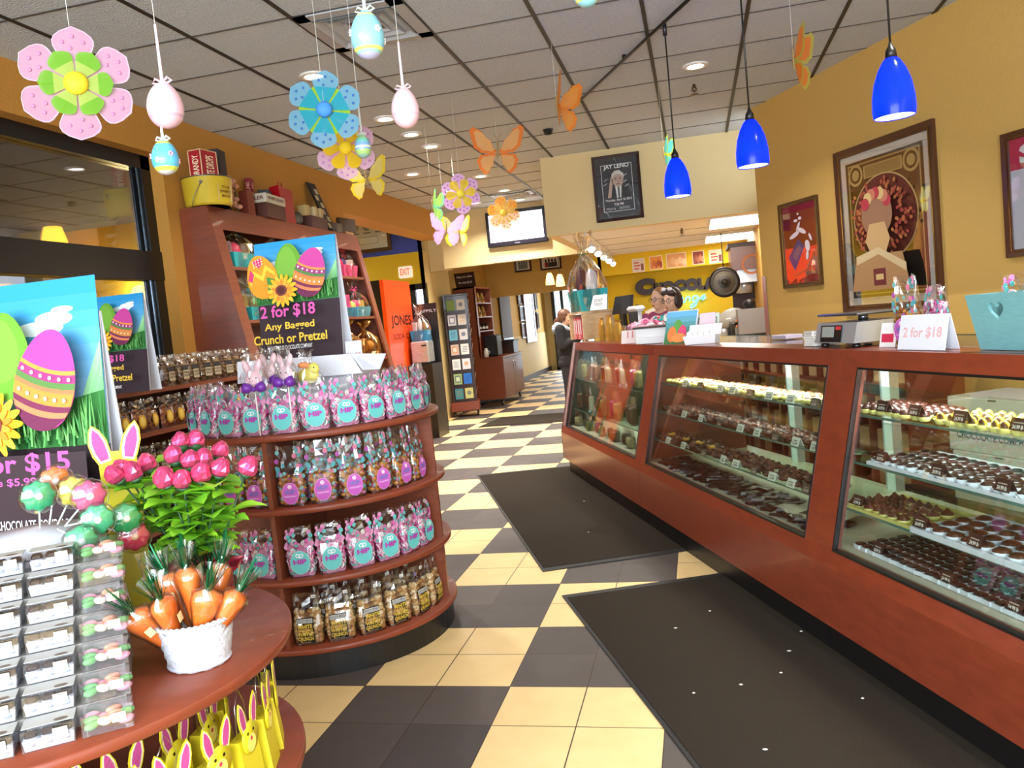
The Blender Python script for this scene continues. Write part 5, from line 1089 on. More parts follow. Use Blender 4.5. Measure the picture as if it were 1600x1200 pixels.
    if i==0:
        m=mbT(mat('case_liner',(92,88,72),.5)); m.b2((s0+.001,1.66,.44),(s0+.006,2.36,.52)); m.hexa([(s0+.001,1.68,.44),(s0+.006,1.68,.44),(s0+.006,2.36,.44),(s0+.001,2.36,.44)],[(s0+.001,mf(1.15)+.05,1.15),(s0+.006,mf(1.15)+.05,1.15),(s0+.006,2.36,1.15),(s0+.001,2.36,1.15)]); m.b2((s0+.01,2.355,.44),(s1,2.36,1.15)); m.build('liner',t)
        m=mbT(CWT); pr=[(1.60,.135),(1.60,.375),(mf(1.16),1.16),(2.42,1.16),(2.42,.135)]; n_=len(pr)
        m.add([(s0-.03,a,z) for a,z in pr]+[(s0,a,z) for a,z in pr],[tuple(range(n_)),tuple(range(2*n_-1,n_-1,-1))]+[(k,n_+k,n_+(k+1)%n_,(k+1)%n_) for k in range(n_)],False); m.build('end_panel',t)
# ------------------------------------------------------------------ sweets in the nearest case
CP=mat('paper_white',(226,232,240),.55); CPY=mat('paper_yellow',(214,206,120),.55); CHD=mat('choc_dark',(58,30,22),.35,vary=.3,vscale=90); CHM=mat('choc_milk',(92,50,30),.4,vary=.3,vscale=90)
def cup(m,r,h,mt,n=20): m.use(mt); m.lathe([(r*.72,0),(r*1.08,h),(r*1.02,h*.98),(r*.70,.002)],n,(0,0,0),None,False,wob=lambda a,k:1+(.05*cos(a*n/2) if k in (1,2) else 0)); 
def sweet(kind):
    m=MB()
    if kind=='truffle': cup(m,.021,.016,CPY); m.use(CHD); m.ell((0,0,.019),(.0195,.0195,.017),12,8)
    elif kind=='orange_peel': cup(m,.022,.018,CPY); m.use(mat('peel_yellow',(232,190,50),.4)); m.tube([(.018*cos(a),.0,.012+.022*sin(a)) for a in [pi*k/8 for k in range(9)]],.0045,6); m.use(CHD); m.ell((0,0,.0195),(.014,.010,.018),10,6)
    elif kind=='cup': cup(m,.0225,.019,CP); m.use(CHD); m.lathe([(.0205,.014),(.0195,.021),(.013,.026),(.005,.0275),(0,.0275)],14,(0,0,0),None,False)
    elif kind=='big': cup(m,.030,.022,CP); m.use(CHM); m.lathe([(.0275,.016),(.025,.025),(.014,.030),(.006,.029),(0,.032)],14,(0,0,0),None,False,wob=lambda a,k:1+.06*sin(3*a))
    elif kind=='swirl': cup(m,.024,.014,CPY); m.use(CHM); m.lathe([(.022,.010),(.020,.018),(.011,.025),(.004,.034),(0,.035)],12,(0,0,0),None,False)
    elif kind=='square': m.use(CP); m.box((0,0,.007),(.04,.040,.014)); m.use(CHD); m.box((0,0,.0135),(.034,.034,.014),0,.004)
    elif kind=='cluster': m.use(CHM); m.ell((0,0,.014),(.030,.024,.015),9,6); m.ell((.012,.008,.024),(.016,.014,.010),8,5); m.use(CHD); m.ell((-.012,-.004,.022),(.017,.015,.011),8,5)
    elif kind=='bark': m.use(CHD); m.hexa([(-.035,-.02,0),(.03,-.024,0),(.036,.018,0),(-.03,.024,0)],[(-.03,-.018,.014),(.028,-.02,.011),(.032,.016,.013),(-.028,.02,.011)])
    elif kind=='pale': m.use(CPY); m.ell((0,0,.012),(.026,.022,.013),10,6); m.use(CHM); m.ell((.004,0,.02),(.018,.014,.009),8,5)
    elif kind=='gold': m.use(mat('toffee',(176,128,40),.4)); m.box((0,0,.012),(.045,.035,.022),.3,.005); m.use(CHD); m.ell((.01,.004,.024),(.016,.012,.006),8,4)
    m.sm=True; return m
PS={}
def lay(kind,name,label,group,z,s0,s1,pit,m0,rows,rp,jit=.004,tilt=0,skip=0):
    n=int((s1-s0)/pit)
    for j in range(rows):
        for k in range(n):
            if skip and BG.random()<skip: continue
            p=cs(s0+pit*(k+.5*(j%2)*.6)+BG.uniform(-jit,jit),m0+rp*j+BG.uniform(-jit,jit),z+.0028); M=MX.Translation(p)@MX.Rotation(BG.uniform(0,6.28) if kind not in('square','orange_peel') else QA-pi/2+BG.uniform(-.2,.2),4,'Z')@MX.Rotation(tilt,4,'X')
            if kind not in PS:
                o=sweet(kind).build(name,None); off=o.location.copy(); o.data.transform(MX.Translation(off)); PS[kind]=o; tag(o,label,'chocolate',group); o.matrix_world=M; WM[o]=M
            else:
                o=PS[kind].copy(); C.objects.link(o); o.name=name; o['label']=label; o['group']=group; o.matrix_world=M; WM[o]=M
def tray(s0,s1,m0,m1,z,label,mt=None,h=.012):
    m=mbT(mt or CP); m.b2((s0,m0,z+.0002),(s1,m1,z+.0009)); m.use(mt or CP)
    for a,b in (((s0,m0),(s1,m0+.003)),((s0,m1-.003),(s1,m1)),((s0,m0),(s0+.003,m1)),((s1-.003,m0),(s1,m1))): m.b2((a[0],a[1],z+.0002),(b[0],b[1],z+h))
    tag(m.build('candy_tray'),label,'tray')
TAGD=mat('tag_brown',(70,44,34),.5); TAGS=[]
def price(s,m_,z,label,txt,col=None,w=.062,h=.036,tc=(240,236,226),i=0):
    mt=mat('tag_%d_%d_%d'%col,col,.45) if col else TAGD; k=('tag',col,txt)
    if k not in PS:
        t=thing('price_tag',label,'price tag'); b=MB(mt); b.hexa([(-w/2,-.014,0),(w/2,-.014,0),(w/2,-.0125,0),(-w/2,-.0125,0)],[(-w/2,0,h),(w/2,0,h),(w/2,.0015,h),(-w/2,.0015,h)]); b.hexa([(-w/2,.015,0),(w/2,.015,0),(w/2,.0165,0),(-w/2,.0165,0)],[(-w/2,.0002,h),(w/2,.0002,h),(w/2,.0017,h),(-w/2,.0017,h)]); b.build('card',t,False)
        b=MB(); S=Sheet(); S.text(txt,-w*.32,h*.14,w*.64,h*.34,tc,.03); S.poly(rect(-w*.3,h*.62,w*.3,h*.72),mixt(tc,(120,90,70),.4)); S.put(b,(0,-.0145,0),(1,0,0),(0,.014,h)); b.build('lettering',t,False); PS[k]=t
        t.matrix_world=MX.Translation(cs(s,m_,z))@MX.Rotation(QA-pi/2,4,'Z'); WM[t]=t.matrix_world.copy(); return t
    return dup(PS[k],M=MX.Translation(cs(s,m_,z))@MX.Rotation(QA-pi/2+BG.uniform(-.06,.06),4,'Z'),label=label)
Z1,Z2,Z3,Z4=.94,.765,.59,.44
e=lambda z:mf(z)+.075
lay('truffle','truffle','dark truffle in a yellow paper cup on the top shelf of the nearest case','truffles in the nearest case',Z1,-2.98+.1,-2.42,.047,e(Z1),4,.045)
lay('orange_peel','orange_peel_candy','chocolate dipped yellow peel on the top shelf of the nearest case','dipped peels in the nearest case',Z1,-2.42,-1.60,.047,e(Z1),4,.045)
tray(-2.75,-1.60,e(Z2)-.03,e(Z2)+.27,Z2,'white paper tray of round chocolates on the second shelf of the nearest case')
lay('cup','chocolate_cup','round dark chocolate in a white paper cup on the second shelf of the nearest case','chocolate cups on the second shelf',Z2+.001,-2.72,-1.60,.049,e(Z2),5,.047)
tray(-2.86,-2.46,e(Z3)-.03,e(Z3)+.23,Z3,'pale tray of swirled milk chocolates on the third shelf of the nearest case',CPY)
lay('swirl','swirl_chocolate','swirled milk chocolate on the third shelf of the nearest case','swirled chocolates on the third shelf',Z3+.001,-2.83,-2.47,.05,e(Z3),4,.052)
tray(-2.44,-1.58,e(Z3)-.045,e(Z3)+.25,Z3,'white tray of large paper cups on the third shelf of the nearest case',None,.02)
lay('big','large_chocolate_cup','large milk chocolate in a white cup on the third shelf of the nearest case','large chocolate cups on the third shelf',Z3+.001,-2.40,-1.58,.064,e(Z3)-.003,4,.064)
for a,b,l in ((-2.80,-2.46,'first'),(-2.42,-2.0,'second'),(-1.97,-1.55,'third')): tray(a,b,1.70,1.97,Z4,'white tray of square chocolates, bottom deck of the nearest case, %s from far end'%l)
lay('square','square_chocolate','small square dark chocolate on the bottom deck of the nearest case','square chocolates on the bottom deck',Z4+.001,-2.78,-1.55,.044,1.715,6,.044,.001)
for k,(s,m_,z,sh) in enumerate(((-2.70,e(Z1)-.045,Z1,'top'),(-2.52,e(Z1)-.045,Z1,'top'),(-2.30,e(Z1)-.045,Z1,'top'),(-2.06,e(Z1)-.045,Z1,'top'),(-1.84,e(Z1)-.045,Z1,'top'),(-2.66,e(Z2)-.05,Z2,'second'),(-2.36,e(Z2)-.05,Z2,'second'),(-2.08,e(Z2)-.05,Z2,'second'),(-1.8,e(Z2)-.05,Z2,'second'),(-2.76,e(Z3)-.05,Z3,'third'),(-2.40,e(Z3)-.055,Z3,'third'),(-2.15,e(Z3)-.055,Z3,'third'),(-1.86,e(Z3)-.055,Z3,'third'),(-2.66,1.685,Z4,'bottom'),(-2.3,1.685,Z4,'bottom'),(-2.02,1.685,Z4,'bottom'))):
    price(s,m_+.028,z+.0235 if sh!='bottom' else z+.016,'brown 24.99 price tag, %s level of the nearest case, %s from its far end'%(sh,ORD[[x for x in (0,1,2,3,4,0,1,2,3,0,1,2,3,0,1,2)][k]]),'24.99 lb')
# ------------------------------------------------------------------ sweets in the middle case
lay('pale','wrapped_nougat','pale green and brown nougat piece on the top shelf of the middle case','nougat pieces on the top shelf',Z1,-4.95,-3.02,.062,e(Z1),3,.055,.012)
lay('cluster','nut_cluster','brown chocolate nut cluster on the second shelf of the middle case','nut clusters on the second shelf',Z2,-4.95,-3.02,.066,e(Z2),3,.055,.012)
lay('cluster','nut_cluster','brown chocolate nut cluster on the third shelf of the middle case','nut clusters on the third shelf',Z3,-4.95,-3.02,.066,e(Z3),3,.055,.012,0,.12)
lay('gold','toffee_square','golden toffee square among the clusters on the third shelf of the middle case','toffee squares on the third shelf',Z3+.02,-4.85,-3.9,.20,e(Z3)+.03,1,.08,.03)
lay('bark','chocolate_bark','dark chocolate bark slab stacked on the bottom deck of the middle case','bark slabs on the bottom deck',Z4,-4.9,-3.02,.075,1.70,4,.052,.014)
lay('bark','chocolate_bark','dark chocolate bark slab stacked on the bottom deck of the middle case','bark slabs on the bottom deck',Z4+.014,-4.9,-3.06,.08,1.72,3,.055,.014)
WT_=(226,232,214)
k=0
for z,sh,ss in ((Z1,'top',(-4.6,-4.38,-4.1,-3.95,-3.75,-3.55,-3.35,-3.15)),(Z2,'second',(-4.8,-4.55,-4.3,-4.05,-3.8,-3.62,-3.44,-3.26,-3.1)),(Z3,'third',(-4.75,-4.5,-4.2,-3.95,-3.8,-3.6,-3.42,-3.25,-3.12))):
    for q,s in enumerate(ss):
        price(s,e(z)-.027,z+.002,'pale price tag, %s shelf of the middle case, %s from its far end'%(sh,ORD[q]),'14.99',WT_ if (q+k)%3!=1 else (96,84,70),.066,.036,(110,104,90) if (q+k)%3!=1 else (210,200,180))
    k+=1
m=mbT(mat('paper_cream',(206,198,170),.6)); m.grid(lambda i,j:(-3.42+.36*i,1.69+.3*j,Z4+.03+.012*sin(9*i)+.008*sin(12*j)),14,8); tag(m.build('paper_liner'),'crumpled cream paper liner on the bottom deck at the near end of the middle case','paper')
# ------------------------------------------------------------------ tall sleeves in the farthest case
cols=[(150,140,90),(90,60,44),(96,116,70),(120,84,60),(170,160,120),(100,50,96),(110,84,60),(60,50,44)]
for z,sh,hh in ((.86,'top',.20),(.60,'middle',.21),(.44,'bottom',.13)):
    for k in range(10):
        s=-7.12+.19*k; c_=cols[(k*3+int(z*10))%8]; m_=mf(z)+.10+.03*(k%2)
        key=('sl',c_,sh); M=MX.Translation(cs(s,m_,z+.001))@MX.Rotation(QA-pi/2+BG.uniform(-.3,.3),4,'Z'); l='clear candy sleeve, %s level of the farthest case, %s from its far end'%(sh,ORD[k])
        if key in PS: dup(PS[key],M=M,label=l,group='candy sleeves in the farthest case'); continue
        t=thing('candy_sleeve',l,'candy sleeve',group='candy sleeves in the farthest case',M=M); PS[key]=t
        b=MB(mat('sleeve_%d_%d_%d'%c_,c_,.5,vary=.5,vscale=60)); b.box((0,0,hh*.32),(.085,.045,hh*.62),0,.012); b.build('candy',t,False)
        b=MB(CLEAR); b.hexa([(-.05,-.03,0),(.05,-.03,0),(.05,.03,0),(-.05,.03,0)],[(-.048,-.004,hh),(.048,-.004,hh),(.048,.004,hh),(-.048,.004,hh)]); b.build('sleeve',t,False)
# ------------------------------------------------------------------ behind the counter
m=mbT(CWT); 
t=thing('back_cabinet','dark cherry cabinet with cubby holes against the angled ochre wall','cabinet',cs(-6.0,3.3,0),QA-pi/2)
S0,S1=-7.0,-4.55; B0=3.18
m=mbT(CWT); m.b2((S0,B0,0),(S1,B0+.40,.12)); m.b2((S0,B0,1.02),(S1,B0+.42,1.06)); m.b2((S0,B0+.38,.12),(S1,B0+.4,1.02)); m.build('carcass',t)
for z in (.34,.56,.79): m=mbT(CWT); m.b2((S0,B0,z-.01),(S1,B0+.38,z+.01)); m.build('shelf',t)
for k in range(13): m=mbT(CWT); x=S0+(S1-S0)*k/12; m.b2((x-.012,B0,.12),(x+.012,B0+.38,1.02)); m.build('divider',t)
for r,z in enumerate((.122,.352,.572,.802)):
    for k in range(12):
        if r==0 and k%3==0: continue
        x=S0+(S1-S0)*(k+.5)/12; m=mbT(mat('kraft_box',(176,140,96),.7,vary=.15,vscale=14)); m.b2((x-.07,B0+.03,z),(x+.07,B0+.30,z+.13)); tag(m.build('candy_carton'),'kraft carton in the back cabinet, %s cubby from far end, %s row up'%(ORD[k],ORD[r]),'carton','kraft cartons in the back cabinet')
t=thing('work_table','low dark work table behind the nearest display case','table',cs(-3.2,3.2,0),QA-pi/2)
m=mbT(mat('table_black',(26,24,24),.4)); m.b2((-4.3,2.95,.21),(-1.0,3.55,.25)); m.build('top',t)
for s,m_ in ((-4.25,3.0),(-1.05,3.0),(-4.25,3.5),(-1.05,3.5)): m=mbT(mat('table_black')); m.b2((s-.03,m_-.03,0),(s+.03,m_+.03,.21)); m.build('leg',t)
CART=mat('carton_grey',(176,172,164),.7,vary=.06,vscale=10); 
def carton(s0,s1,m0,m1,z0,z1,label,rz=0):
    p=cs((s0+s1)/2,(m0+m1)/2,z0); M=MX.Translation(p)@MX.Rotation(QA-pi/2+rz,4,'Z'); t=thing('shipping_carton',label,'carton',M=M,group='printed shipping cartons'); w_,d_,h_=s1-s0,m1-m0,z1-z0
    b=MB(CART); b.box((0,0,h_/2),(w_,d_,h_),0,.004); b.build('box',t,False)
    S=Sheet(); S.text('SOUTH BEND',w_*.1,h_*.45,w_*.8,h_*.26,(40,38,36),.02); S.text('CHOCOLATE COMPANY',w_*.1,h_*.24,w_*.8,h_*.13,(40,38,36),.01)
    b=MB(); S.put(b,(-w_/2,-d_/2-.0008,0),(1,0,0),(0,0,1)); b.build('lettering',t,False)
    S=Sheet(); 
    for x in (.25,.65): S.poly([(d_*x,h_*.72),(d_*(x-.07),h_*.58),(d_*(x-.03),h_*.58),(d_*(x-.03),h_*.40),(d_*(x+.03),h_*.40),(d_*(x+.03),h_*.58),(d_*(x+.07),h_*.58)],(40,38,36))
    S.text('HANDLE WITH CARE',d_*.1,h_*.84,d_*.8,h_*.08,(60,56,54),.01); b=MB(); S.put(b,(-w_/2-.0008,d_/2,0),(0,-1,0),(0,0,1)); b.build('arrows',t,False)
    b=MB(flat((50,46,44))); b.box((0,-d_/2-.0005,h_*.97),(.05,.001,.01)); b.box((-w_/2-.0008,0,h_/2),(.001,.008,h_)); b.build('seam',t,False)
carton(-3.92,-3.32,3.0,3.40,.2505,.512,'lower printed shipping carton on the low work table, nearer the post',.10)
carton(-3.94,-3.36,3.0,3.40,.5135,.80,'upper printed shipping carton on the low work table, nearer the post',.10)
carton(-3.22,-2.62,3.02,3.42,.2505,.512,'lower printed shipping carton of the second stack on the work table',.04)
carton(-3.24,-2.66,3.02,3.42,.5135,.80,'upper printed shipping carton of the second stack on the work table',.06)
carton(-2.5,-1.9,3.02,3.42,.2505,.56,'single printed shipping carton at the near end of the work table',.0)
# ------------------------------------------------------------------ floor mats
MATM=mat('mat_black',(58,50,42),.95,spec=.1,bump=.8,bscale=420,vary=.35,vscale=300)
def floormat(pts,label):
    t=thing('floor_mat',label,'floor mat',sum((V((*p,0)) for p in pts),V())/4); m=MB(MATM); c_=sum((V((*p,0)) for p in pts),V())/4
    m.prism([tuple((c_+(V((*p,0))-c_)*.965).xy) for p in pts],.0015,.009); m.build('carpet',t)
    m=MB(mat('mat_rubber',(24,23,24),.6)); m.prism(pts,.0008,.006); m.build('rubber_edge',t)
floormat([(-2.169,7.447),(-.96,4.423),(-.159,4.744),(-1.30,7.66)],'farther long black floor mat beside the middle display case')
floormat([(-.784,4.016),(.38,1.28),(1.28,1.66),(.09,4.34)],'nearer long black floor mat beside the nearest display case')
floormat([(-3.13,11.05),(-3.05,12.1),(-1.75,12.1),(-1.75,11.05)],'small dark floor mat in front of the customer')
m=MB(flat((206,200,190))); 
for (x,y) in ((.05,3.0),(-.12,2.93),(.25,3.3),(.32,3.5),(-.2,3.55),(-.05,3.75),(.45,2.9),(.1,2.55),(-.95,6.1),(-.8,5.2),(.52,2.4),(.2,3.1)): m.ell((x,y,.0115),(.006+.004*BG.random(),.005,.0025),6,4)
m.build('crumbs',None,kind='stuff')
# ================================================================== PICTURES, SCREEN, SIGNS ON THE WALLS
def picture(label,O,U,W,w,h,fw,fcol,art,name='framed_picture',cat='picture',matw=0,matcol=(226,220,206),depth=.03,glass=True,gold=None,fm=None,group=None):
    O,U,W=V(O),V(U).normalized(),V(W).normalized(); N=U.cross(W); T_=frame(O,U,N,W)   # local x right, y out of wall, z up
    T_=frame(O,U,-N,W); t=thing(name,label,cat,O+U*w/2,0,group)
    m=MB(fm or mat('frame_%d_%d_%d'%fcol,fcol,.4,spec=.5)); m.T=T_; d=-depth
    a=[(0,0),(w,0),(w,h),(0,h)]; b=[(fw,fw),(w-fw,fw),(w-fw,h-fw),(fw,h-fw)]
    for k in range(4):
        j=(k+1)%4; P=[a[k],a[j],b[j],b[k]]; m.hexa([(x,0,z) for x,z in P],[(x,d if q<2 else d*.6,z) for q,(x,z) in enumerate(P)])
    if gold:
        m.use(gold); g=fw*.78; m.tube([(g,d*.75,g),(w-g,d*.75,g),(w-g,d*.75,h-g),(g,d*.75,h-g)],fw*.10,6,True)
    m.build('frame',t)
    m=MB(flat(matcol)); m.T=T_; m.b2((fw,-.004,fw),(w-fw,-.008,h-fw)); m.build('mount',t)
    i=fw+matw; S=art(w-2*i,h-2*i); m=MB(); S.put(m,O+U*i+W*i+N*.0088,U,W); m.build('print',t)
    if glass: m=MB(film_mat('picture_glass',(255,255,255),.03,.02)); m.T=T_; m.b2((fw,-.0135,fw),(w-fw,-.0145,h-fw)); m.build('glass',t)
    return t
GOLDM=mat('gilt',(170,120,50),.35,metal=.7)
Wup=V((0,0,1)); ru=WRD    # along the angled wall towards the camera = image right
def onwall(u0,v0,u1,v1):
    a=wr_(u0,v0); b=wr_(u1,v1); w_=(b-a).dot(ru); return a,b,w_
def art_red(w,h):
    s=Sheet()
    for i in range(12): s.poly(rect(0,h*i/12,w,h*(i+1)/12),mixt((196,60,44),(140,24,60),i/11))
    s.poly([(w*.12,h*.34),(w*.45,h*.56),(w*.62,h*.46),(w*.30,h*.16)],(110,90,150)); s.poly([(w*.25,h*.36),(w*.45,h*.50),(w*.55,h*.44),(w*.36,h*.28)],(140,120,140))
    r=random.Random(4)
    for x,y,a,b,q in ((.35,.62,.16,.05,.3),(.58,.66,.13,.05,-.4),(.48,.72,.10,.035,.9),(.72,.46,.07,.12,.2),(.7,.34,.04,.10,-.2),(.82,.56,.03,.09,.5),(.42,.8,.06,.03,0),(.55,.82,.05,.035,0),(.5,.88,.03,.02,0)): s.poly(oval(w*x,h*y,w*a,h*b*.6,18,q),(222,206,210))
    s.poly(oval(w*.5,h*.14,w*.3,h*.006,16,.25),(196,110,70)); return s
def art_big(w,h):
    s=Sheet(); s.poly(rect(0,0,w,h),(36,30,26)); s.poly(rect(w*.035,h*.02,w*.965,h*.98),(190,168,104)); s.poly(rect(w*.05,h*.03,w*.95,h*.97),(40,34,30))
    s.poly(rect(w*.25,h*.86,w*.75,h*.95),(190,168,104)); s.poly(rect(w*.27,h*.868,w*.73,h*.942),(150,130,80))
    for sx in (.14,.86):
        for rr_ in (.10,.075,.05): s.poly(oval(w*sx,h*.90,w*rr_,w*rr_),(190,168,104) if rr_!=.075 else (40,34,30))
    s.poly(oval(w*.5,h*.56,w*.42,h*.31,48),(190,160,104)); s.poly(oval(w*.5,h*.56,w*.405,h*.30,48),(104,48,40))
    r=random.Random(9)
    for i in range(170):
        a=r.random()*6.28; q=.6+.38*r.random(); s.poly(oval(w*.5+w*.38*q*cos(a),h*.56+h*.28*q*sin(a),w*.022,w*.016,7,a),mixt((150,60,56),(176,110,60),r.random()))
    s.poly(oval(w*.5,h*.58,w*.2,h*.16,32),(150,110,84))
    for k in range(7):    # a generic vase of flowers
        a=RAD(30+20*k); s.poly(oval(w*.5+w*.16*cos(a),h*.60+h*.13*sin(a),w*.055,w*.055,14),mixt((176,60,70),(206,176,120),(k%3)/2))
    s.poly([(w*.40,h*.52),(w*.60,h*.52),(w*.66,h*.40),(w*.58,h*.28),(w*.42,h*.28),(w*.34,h*.40)],(196,160,110))
    s.poly([(w*.12,h*.05),(w*.88,h*.05),(w*.80,h*.30),(w*.2,h*.30)],(170,130,88)); s.poly([(w*.2,h*.24),(w*.5,h*.30),(w*.84,h*.16),(w*.84,h*.22),(w*.5,h*.35),(w*.2,h*.30)],(206,182,140)); s.poly(rect(w*.42,h*.08,w*.58,h*.2),(110,50,50)); s.poly(rect(w*.45,h*.12,w*.55,h*.16),(206,176,120)); return s
def art_pink(w,h):
    s=Sheet(); s.poly(rect(0,0,w,h),(206,206,214)); s.poly(rect(0,h*.72,w,h),(196,44,84)); s.text('S',w*.10,h*.76,w*.26,h*.18,(236,226,226),.04,.05); s.text('weet',w*.40,h*.77,w*.5,h*.12,(236,226,226),.03,.02) if 0 else None
    s.poly([(w*.3,h*.62),(w*.5,h*.66),(w*.8,h*.30),(w*.5,h*.24),(w*.15,h*.34)],(60,110,170)); s.poly(oval(w*.42,h*.68,w*.06,h*.035),(220,180,150)); s.poly([(w*.1,h*.1),(w*.8,h*.06),(w*.85,h*.14),(w*.2,h*.16)],(150,140,150)); return s
a,b,w_=onwall(1219,321,1288,446); zt=a.z; zb=wr_(1229,451).z
picture('small red framed poster with white splash shapes on the angled ochre wall',V((a.x,a.y,zb)),ru,Wup,w_,zt-zb,.035,(84,58,32),art_red,fm=mat('bronze_frame',(92,66,36),.4,metal=.4),gold=GOLDM)
a,b,w_=onwall(1306,241,1461,184); zt=(a.z+b.z)/2; zb=wr_(1322,490).z
picture('large framed poster with cream mount and dark oval artwork on the angled ochre wall',V((a.x,a.y,zb)),ru,Wup,w_,zt-zb,.06,(84,50,30),art_big,matw=.055,fm=mat('walnut_frame',(78,46,28),.35),gold=GOLDM)
a=wr_(1568,211); zb=wr_(1577,403).z
picture('framed poster with pink top band and blue dress cut off by the picture edge',V((a.x,a.y,zb)),ru,Wup,.75,a.z-zb,.045,(84,50,30),art_pink,fm=mat('walnut_frame'),gold=GOLDM)
def art_leno(w,h):
    s=Sheet(); s.poly(rect(0,0,w,h),(30,34,40)); 
    for k in ((.06,.05,.94,.94),): s.poly(rect(w*.06,h*.06,w*.94,h*.94),(210,212,214)); s.poly(rect(w*.075,h*.07,w*.925,h*.93),(36,42,50))
    s.text('JAY LENO',w*.14,h*.84,w*.72,h*.10,(236,236,232),.02)
    s.poly([(w*.16,h*.30),(w*.86,h*.30),(w*.80,h*.46),(w*.66,h*.54),(w*.40,h*.54),(w*.24,h*.45)],(18,20,30)); s.poly([(w*.46,h*.31),(w*.58,h*.31),(w*.62,h*.55),(w*.43,h*.55)],(216,216,214)); s.poly([(w*.505,h*.31),(w*.545,h*.31),(w*.55,h*.52),(w*.50,h*.52)],(60,60,70))
    s.poly(oval(w*.525,h*.645,w*.155,h*.135),(186,160,146)); s.poly(oval(w*.525,h*.575,w*.10,h*.06),(186,160,146))
    s.poly([(w*.35,h*.66),(w*.36,h*.76),(w*.45,h*.815),(w*.58,h*.82),(w*.69,h*.75),(w*.70,h*.66),(w*.64,h*.735),(w*.50,h*.75),(w*.41,h*.73)],(206,204,200))
    for x in (.465,.585): s.poly(oval(w*x,h*.665,w*.024,h*.012),(50,40,38)); s.poly(rect(w*(x-.035),h*.69,w*(x+.035),h*.70),(120,110,104))
    s.poly([(w*.52,h*.66),(w*.545,h*.60),(w*.505,h*.60)],(160,130,116)); s.poly(oval(w*.525,h*.565,w*.055,h*.010),(110,70,66)); s.poly([(w*.20,h*.32),(w*.30,h*.32),(w*.37,h*.58),(w*.33,h*.66),(w*.28,h*.58)],(176,150,136)); s.poly([(w*.30,h*.62),(w*.345,h*.62),(w*.36,h*.70),(w*.33,h*.71)],(176,150,136))
    for x,y in ((.18,.66),(.16,.58),(.74,.72),(.72,.6),(.76,.52)): s.poly(oval(w*x,h*y,w*.07,h*.006,12,.5),(190,194,198))
    s.text('Thursday, April 16, 2015',w*.12,h*.24,w*.76,h*.055,(226,226,226),.01); s.text('7:30 PM',w*.37,h*.165,w*.26,h*.05,(226,226,226),.01); s.text('Morris',w*.14,h*.09,w*.26,h*.05,(200,200,200),.0); s.poly(rect(w*.50,h*.09,w*.80,h*.14),(120,124,130)); return s
a=py(924,247,HY); b=py(998,237,HY); c_=py(932,349,HY)
picture('dark framed portrait poster with white lettering on the pale wall over the counter',V((a.x,HY-.002,c_.z)),(1,0,0),Wup,b.x-a.x,a.z-c_.z,.03,(50,26,24),art_leno,matw=.035,matcol=(34,36,44))
# television
a=py(757,331,11.93); b=py(849,321,11.93); c_=py(763,388,11.93); t=thing('television','wall television with blank white screen high on the pale far wall','television',((a.x+b.x)/2,11.97,c_.z))
x0,x1,z0,z1=a.x,b.x+.02,c_.z,b.z; m=MB(mat('tv_black',(26,22,34),.3)); m.box(((x0+x1)/2,11.96,(z0+z1)/2),(x1-x0,.07,z1-z0),0,.01); m.build('housing',t)
m=MB(mat('tv_screen',(240,242,255),.3,emit=1.6)); m.b2((x0+.05,11.922,z0+.07),(x1-.05,11.924,z1-.05)); m.build('screen',t)
m=MB(mat('tv_grey',(90,86,100),.4)); m.b2(((x0+x1)/2-.04,11.92,z0+.02),((x0+x1)/2+.04,11.925,z0+.045)); m.build('badge',t)
m=MB(mat('tv_black')); m.b2(((x0+x1)/2-.2,11.993,(z0+z1)/2-.15),((x0+x1)/2+.2,12.0,(z0+z1)/2+.15)); m.build('wall_bracket',t)
# gallery pictures on the corridor wall (faces +X): U runs towards the far end
def art_plain(c1,c2):
    def f(w,h):
        s=Sheet(); s.poly(rect(0,0,w,h),c1); s.poly(rect(w*.2,h*.25,w*.8,h*.75),c2); s.poly(oval(w*.5,h*.55,w*.2,h*.14),mixt(c1,c2,.5)); return s
    return f
XG2=-4.13
for n,(u0,v0,u1,v1,c1,c2,l) in enumerate(((806,437,811.5,449,(60,40,34),(120,90,70),'topmost small framed picture before the tall mirror in the corridor'),(806.5,452,815,476,(70,60,60),(180,170,170),'second small framed picture down before the tall mirror'),(810,478,819,502,(70,76,90),(120,130,150),'third small framed picture down before the tall mirror'),(813,505,821,529,(66,46,36),(120,80,60),'lowest small framed picture before the tall mirror'),(830.5,434,836,455,(90,80,80),(60,50,50),'topmost small framed picture beyond the tall mirror'),(833,456,839,484,(70,70,66),(130,120,100),'middle small framed picture beyond the tall mirror'),(837,488,842,514,(50,40,40),(90,70,60),'lowest small framed picture beyond the tall mirror'))):
    a=px(u0,v0,XG2); b=px(u1,v1,XG2); zb=px(u0+2,v1,XG2).z
    picture(l+', on the ochre wall',V((XG2,a.y,zb)),(0,1,0),Wup,max(.15,b.y-a.y),a.z-zb,.03,(66,26,20),art_plain(c1,c2),glass=False,group='small pictures round the tall mirror')
a=px(813.5,437,XG2); b=px(829,437,XG2); zb=px(823,536,XG2).z
def art_mirror(w,h): s=Sheet(); s.poly(rect(0,0,w,h),mat('mirror_silver',(200,196,190),.03,metal=1)); return s
picture('tall narrow mirror in a dark red frame among small pictures on the corridor wall',V((XG2,a.y,zb)),(0,1,0),Wup,b.y-a.y,a.z-zb,.12,(70,26,20),art_mirror,'wall_mirror','mirror',glass=False)
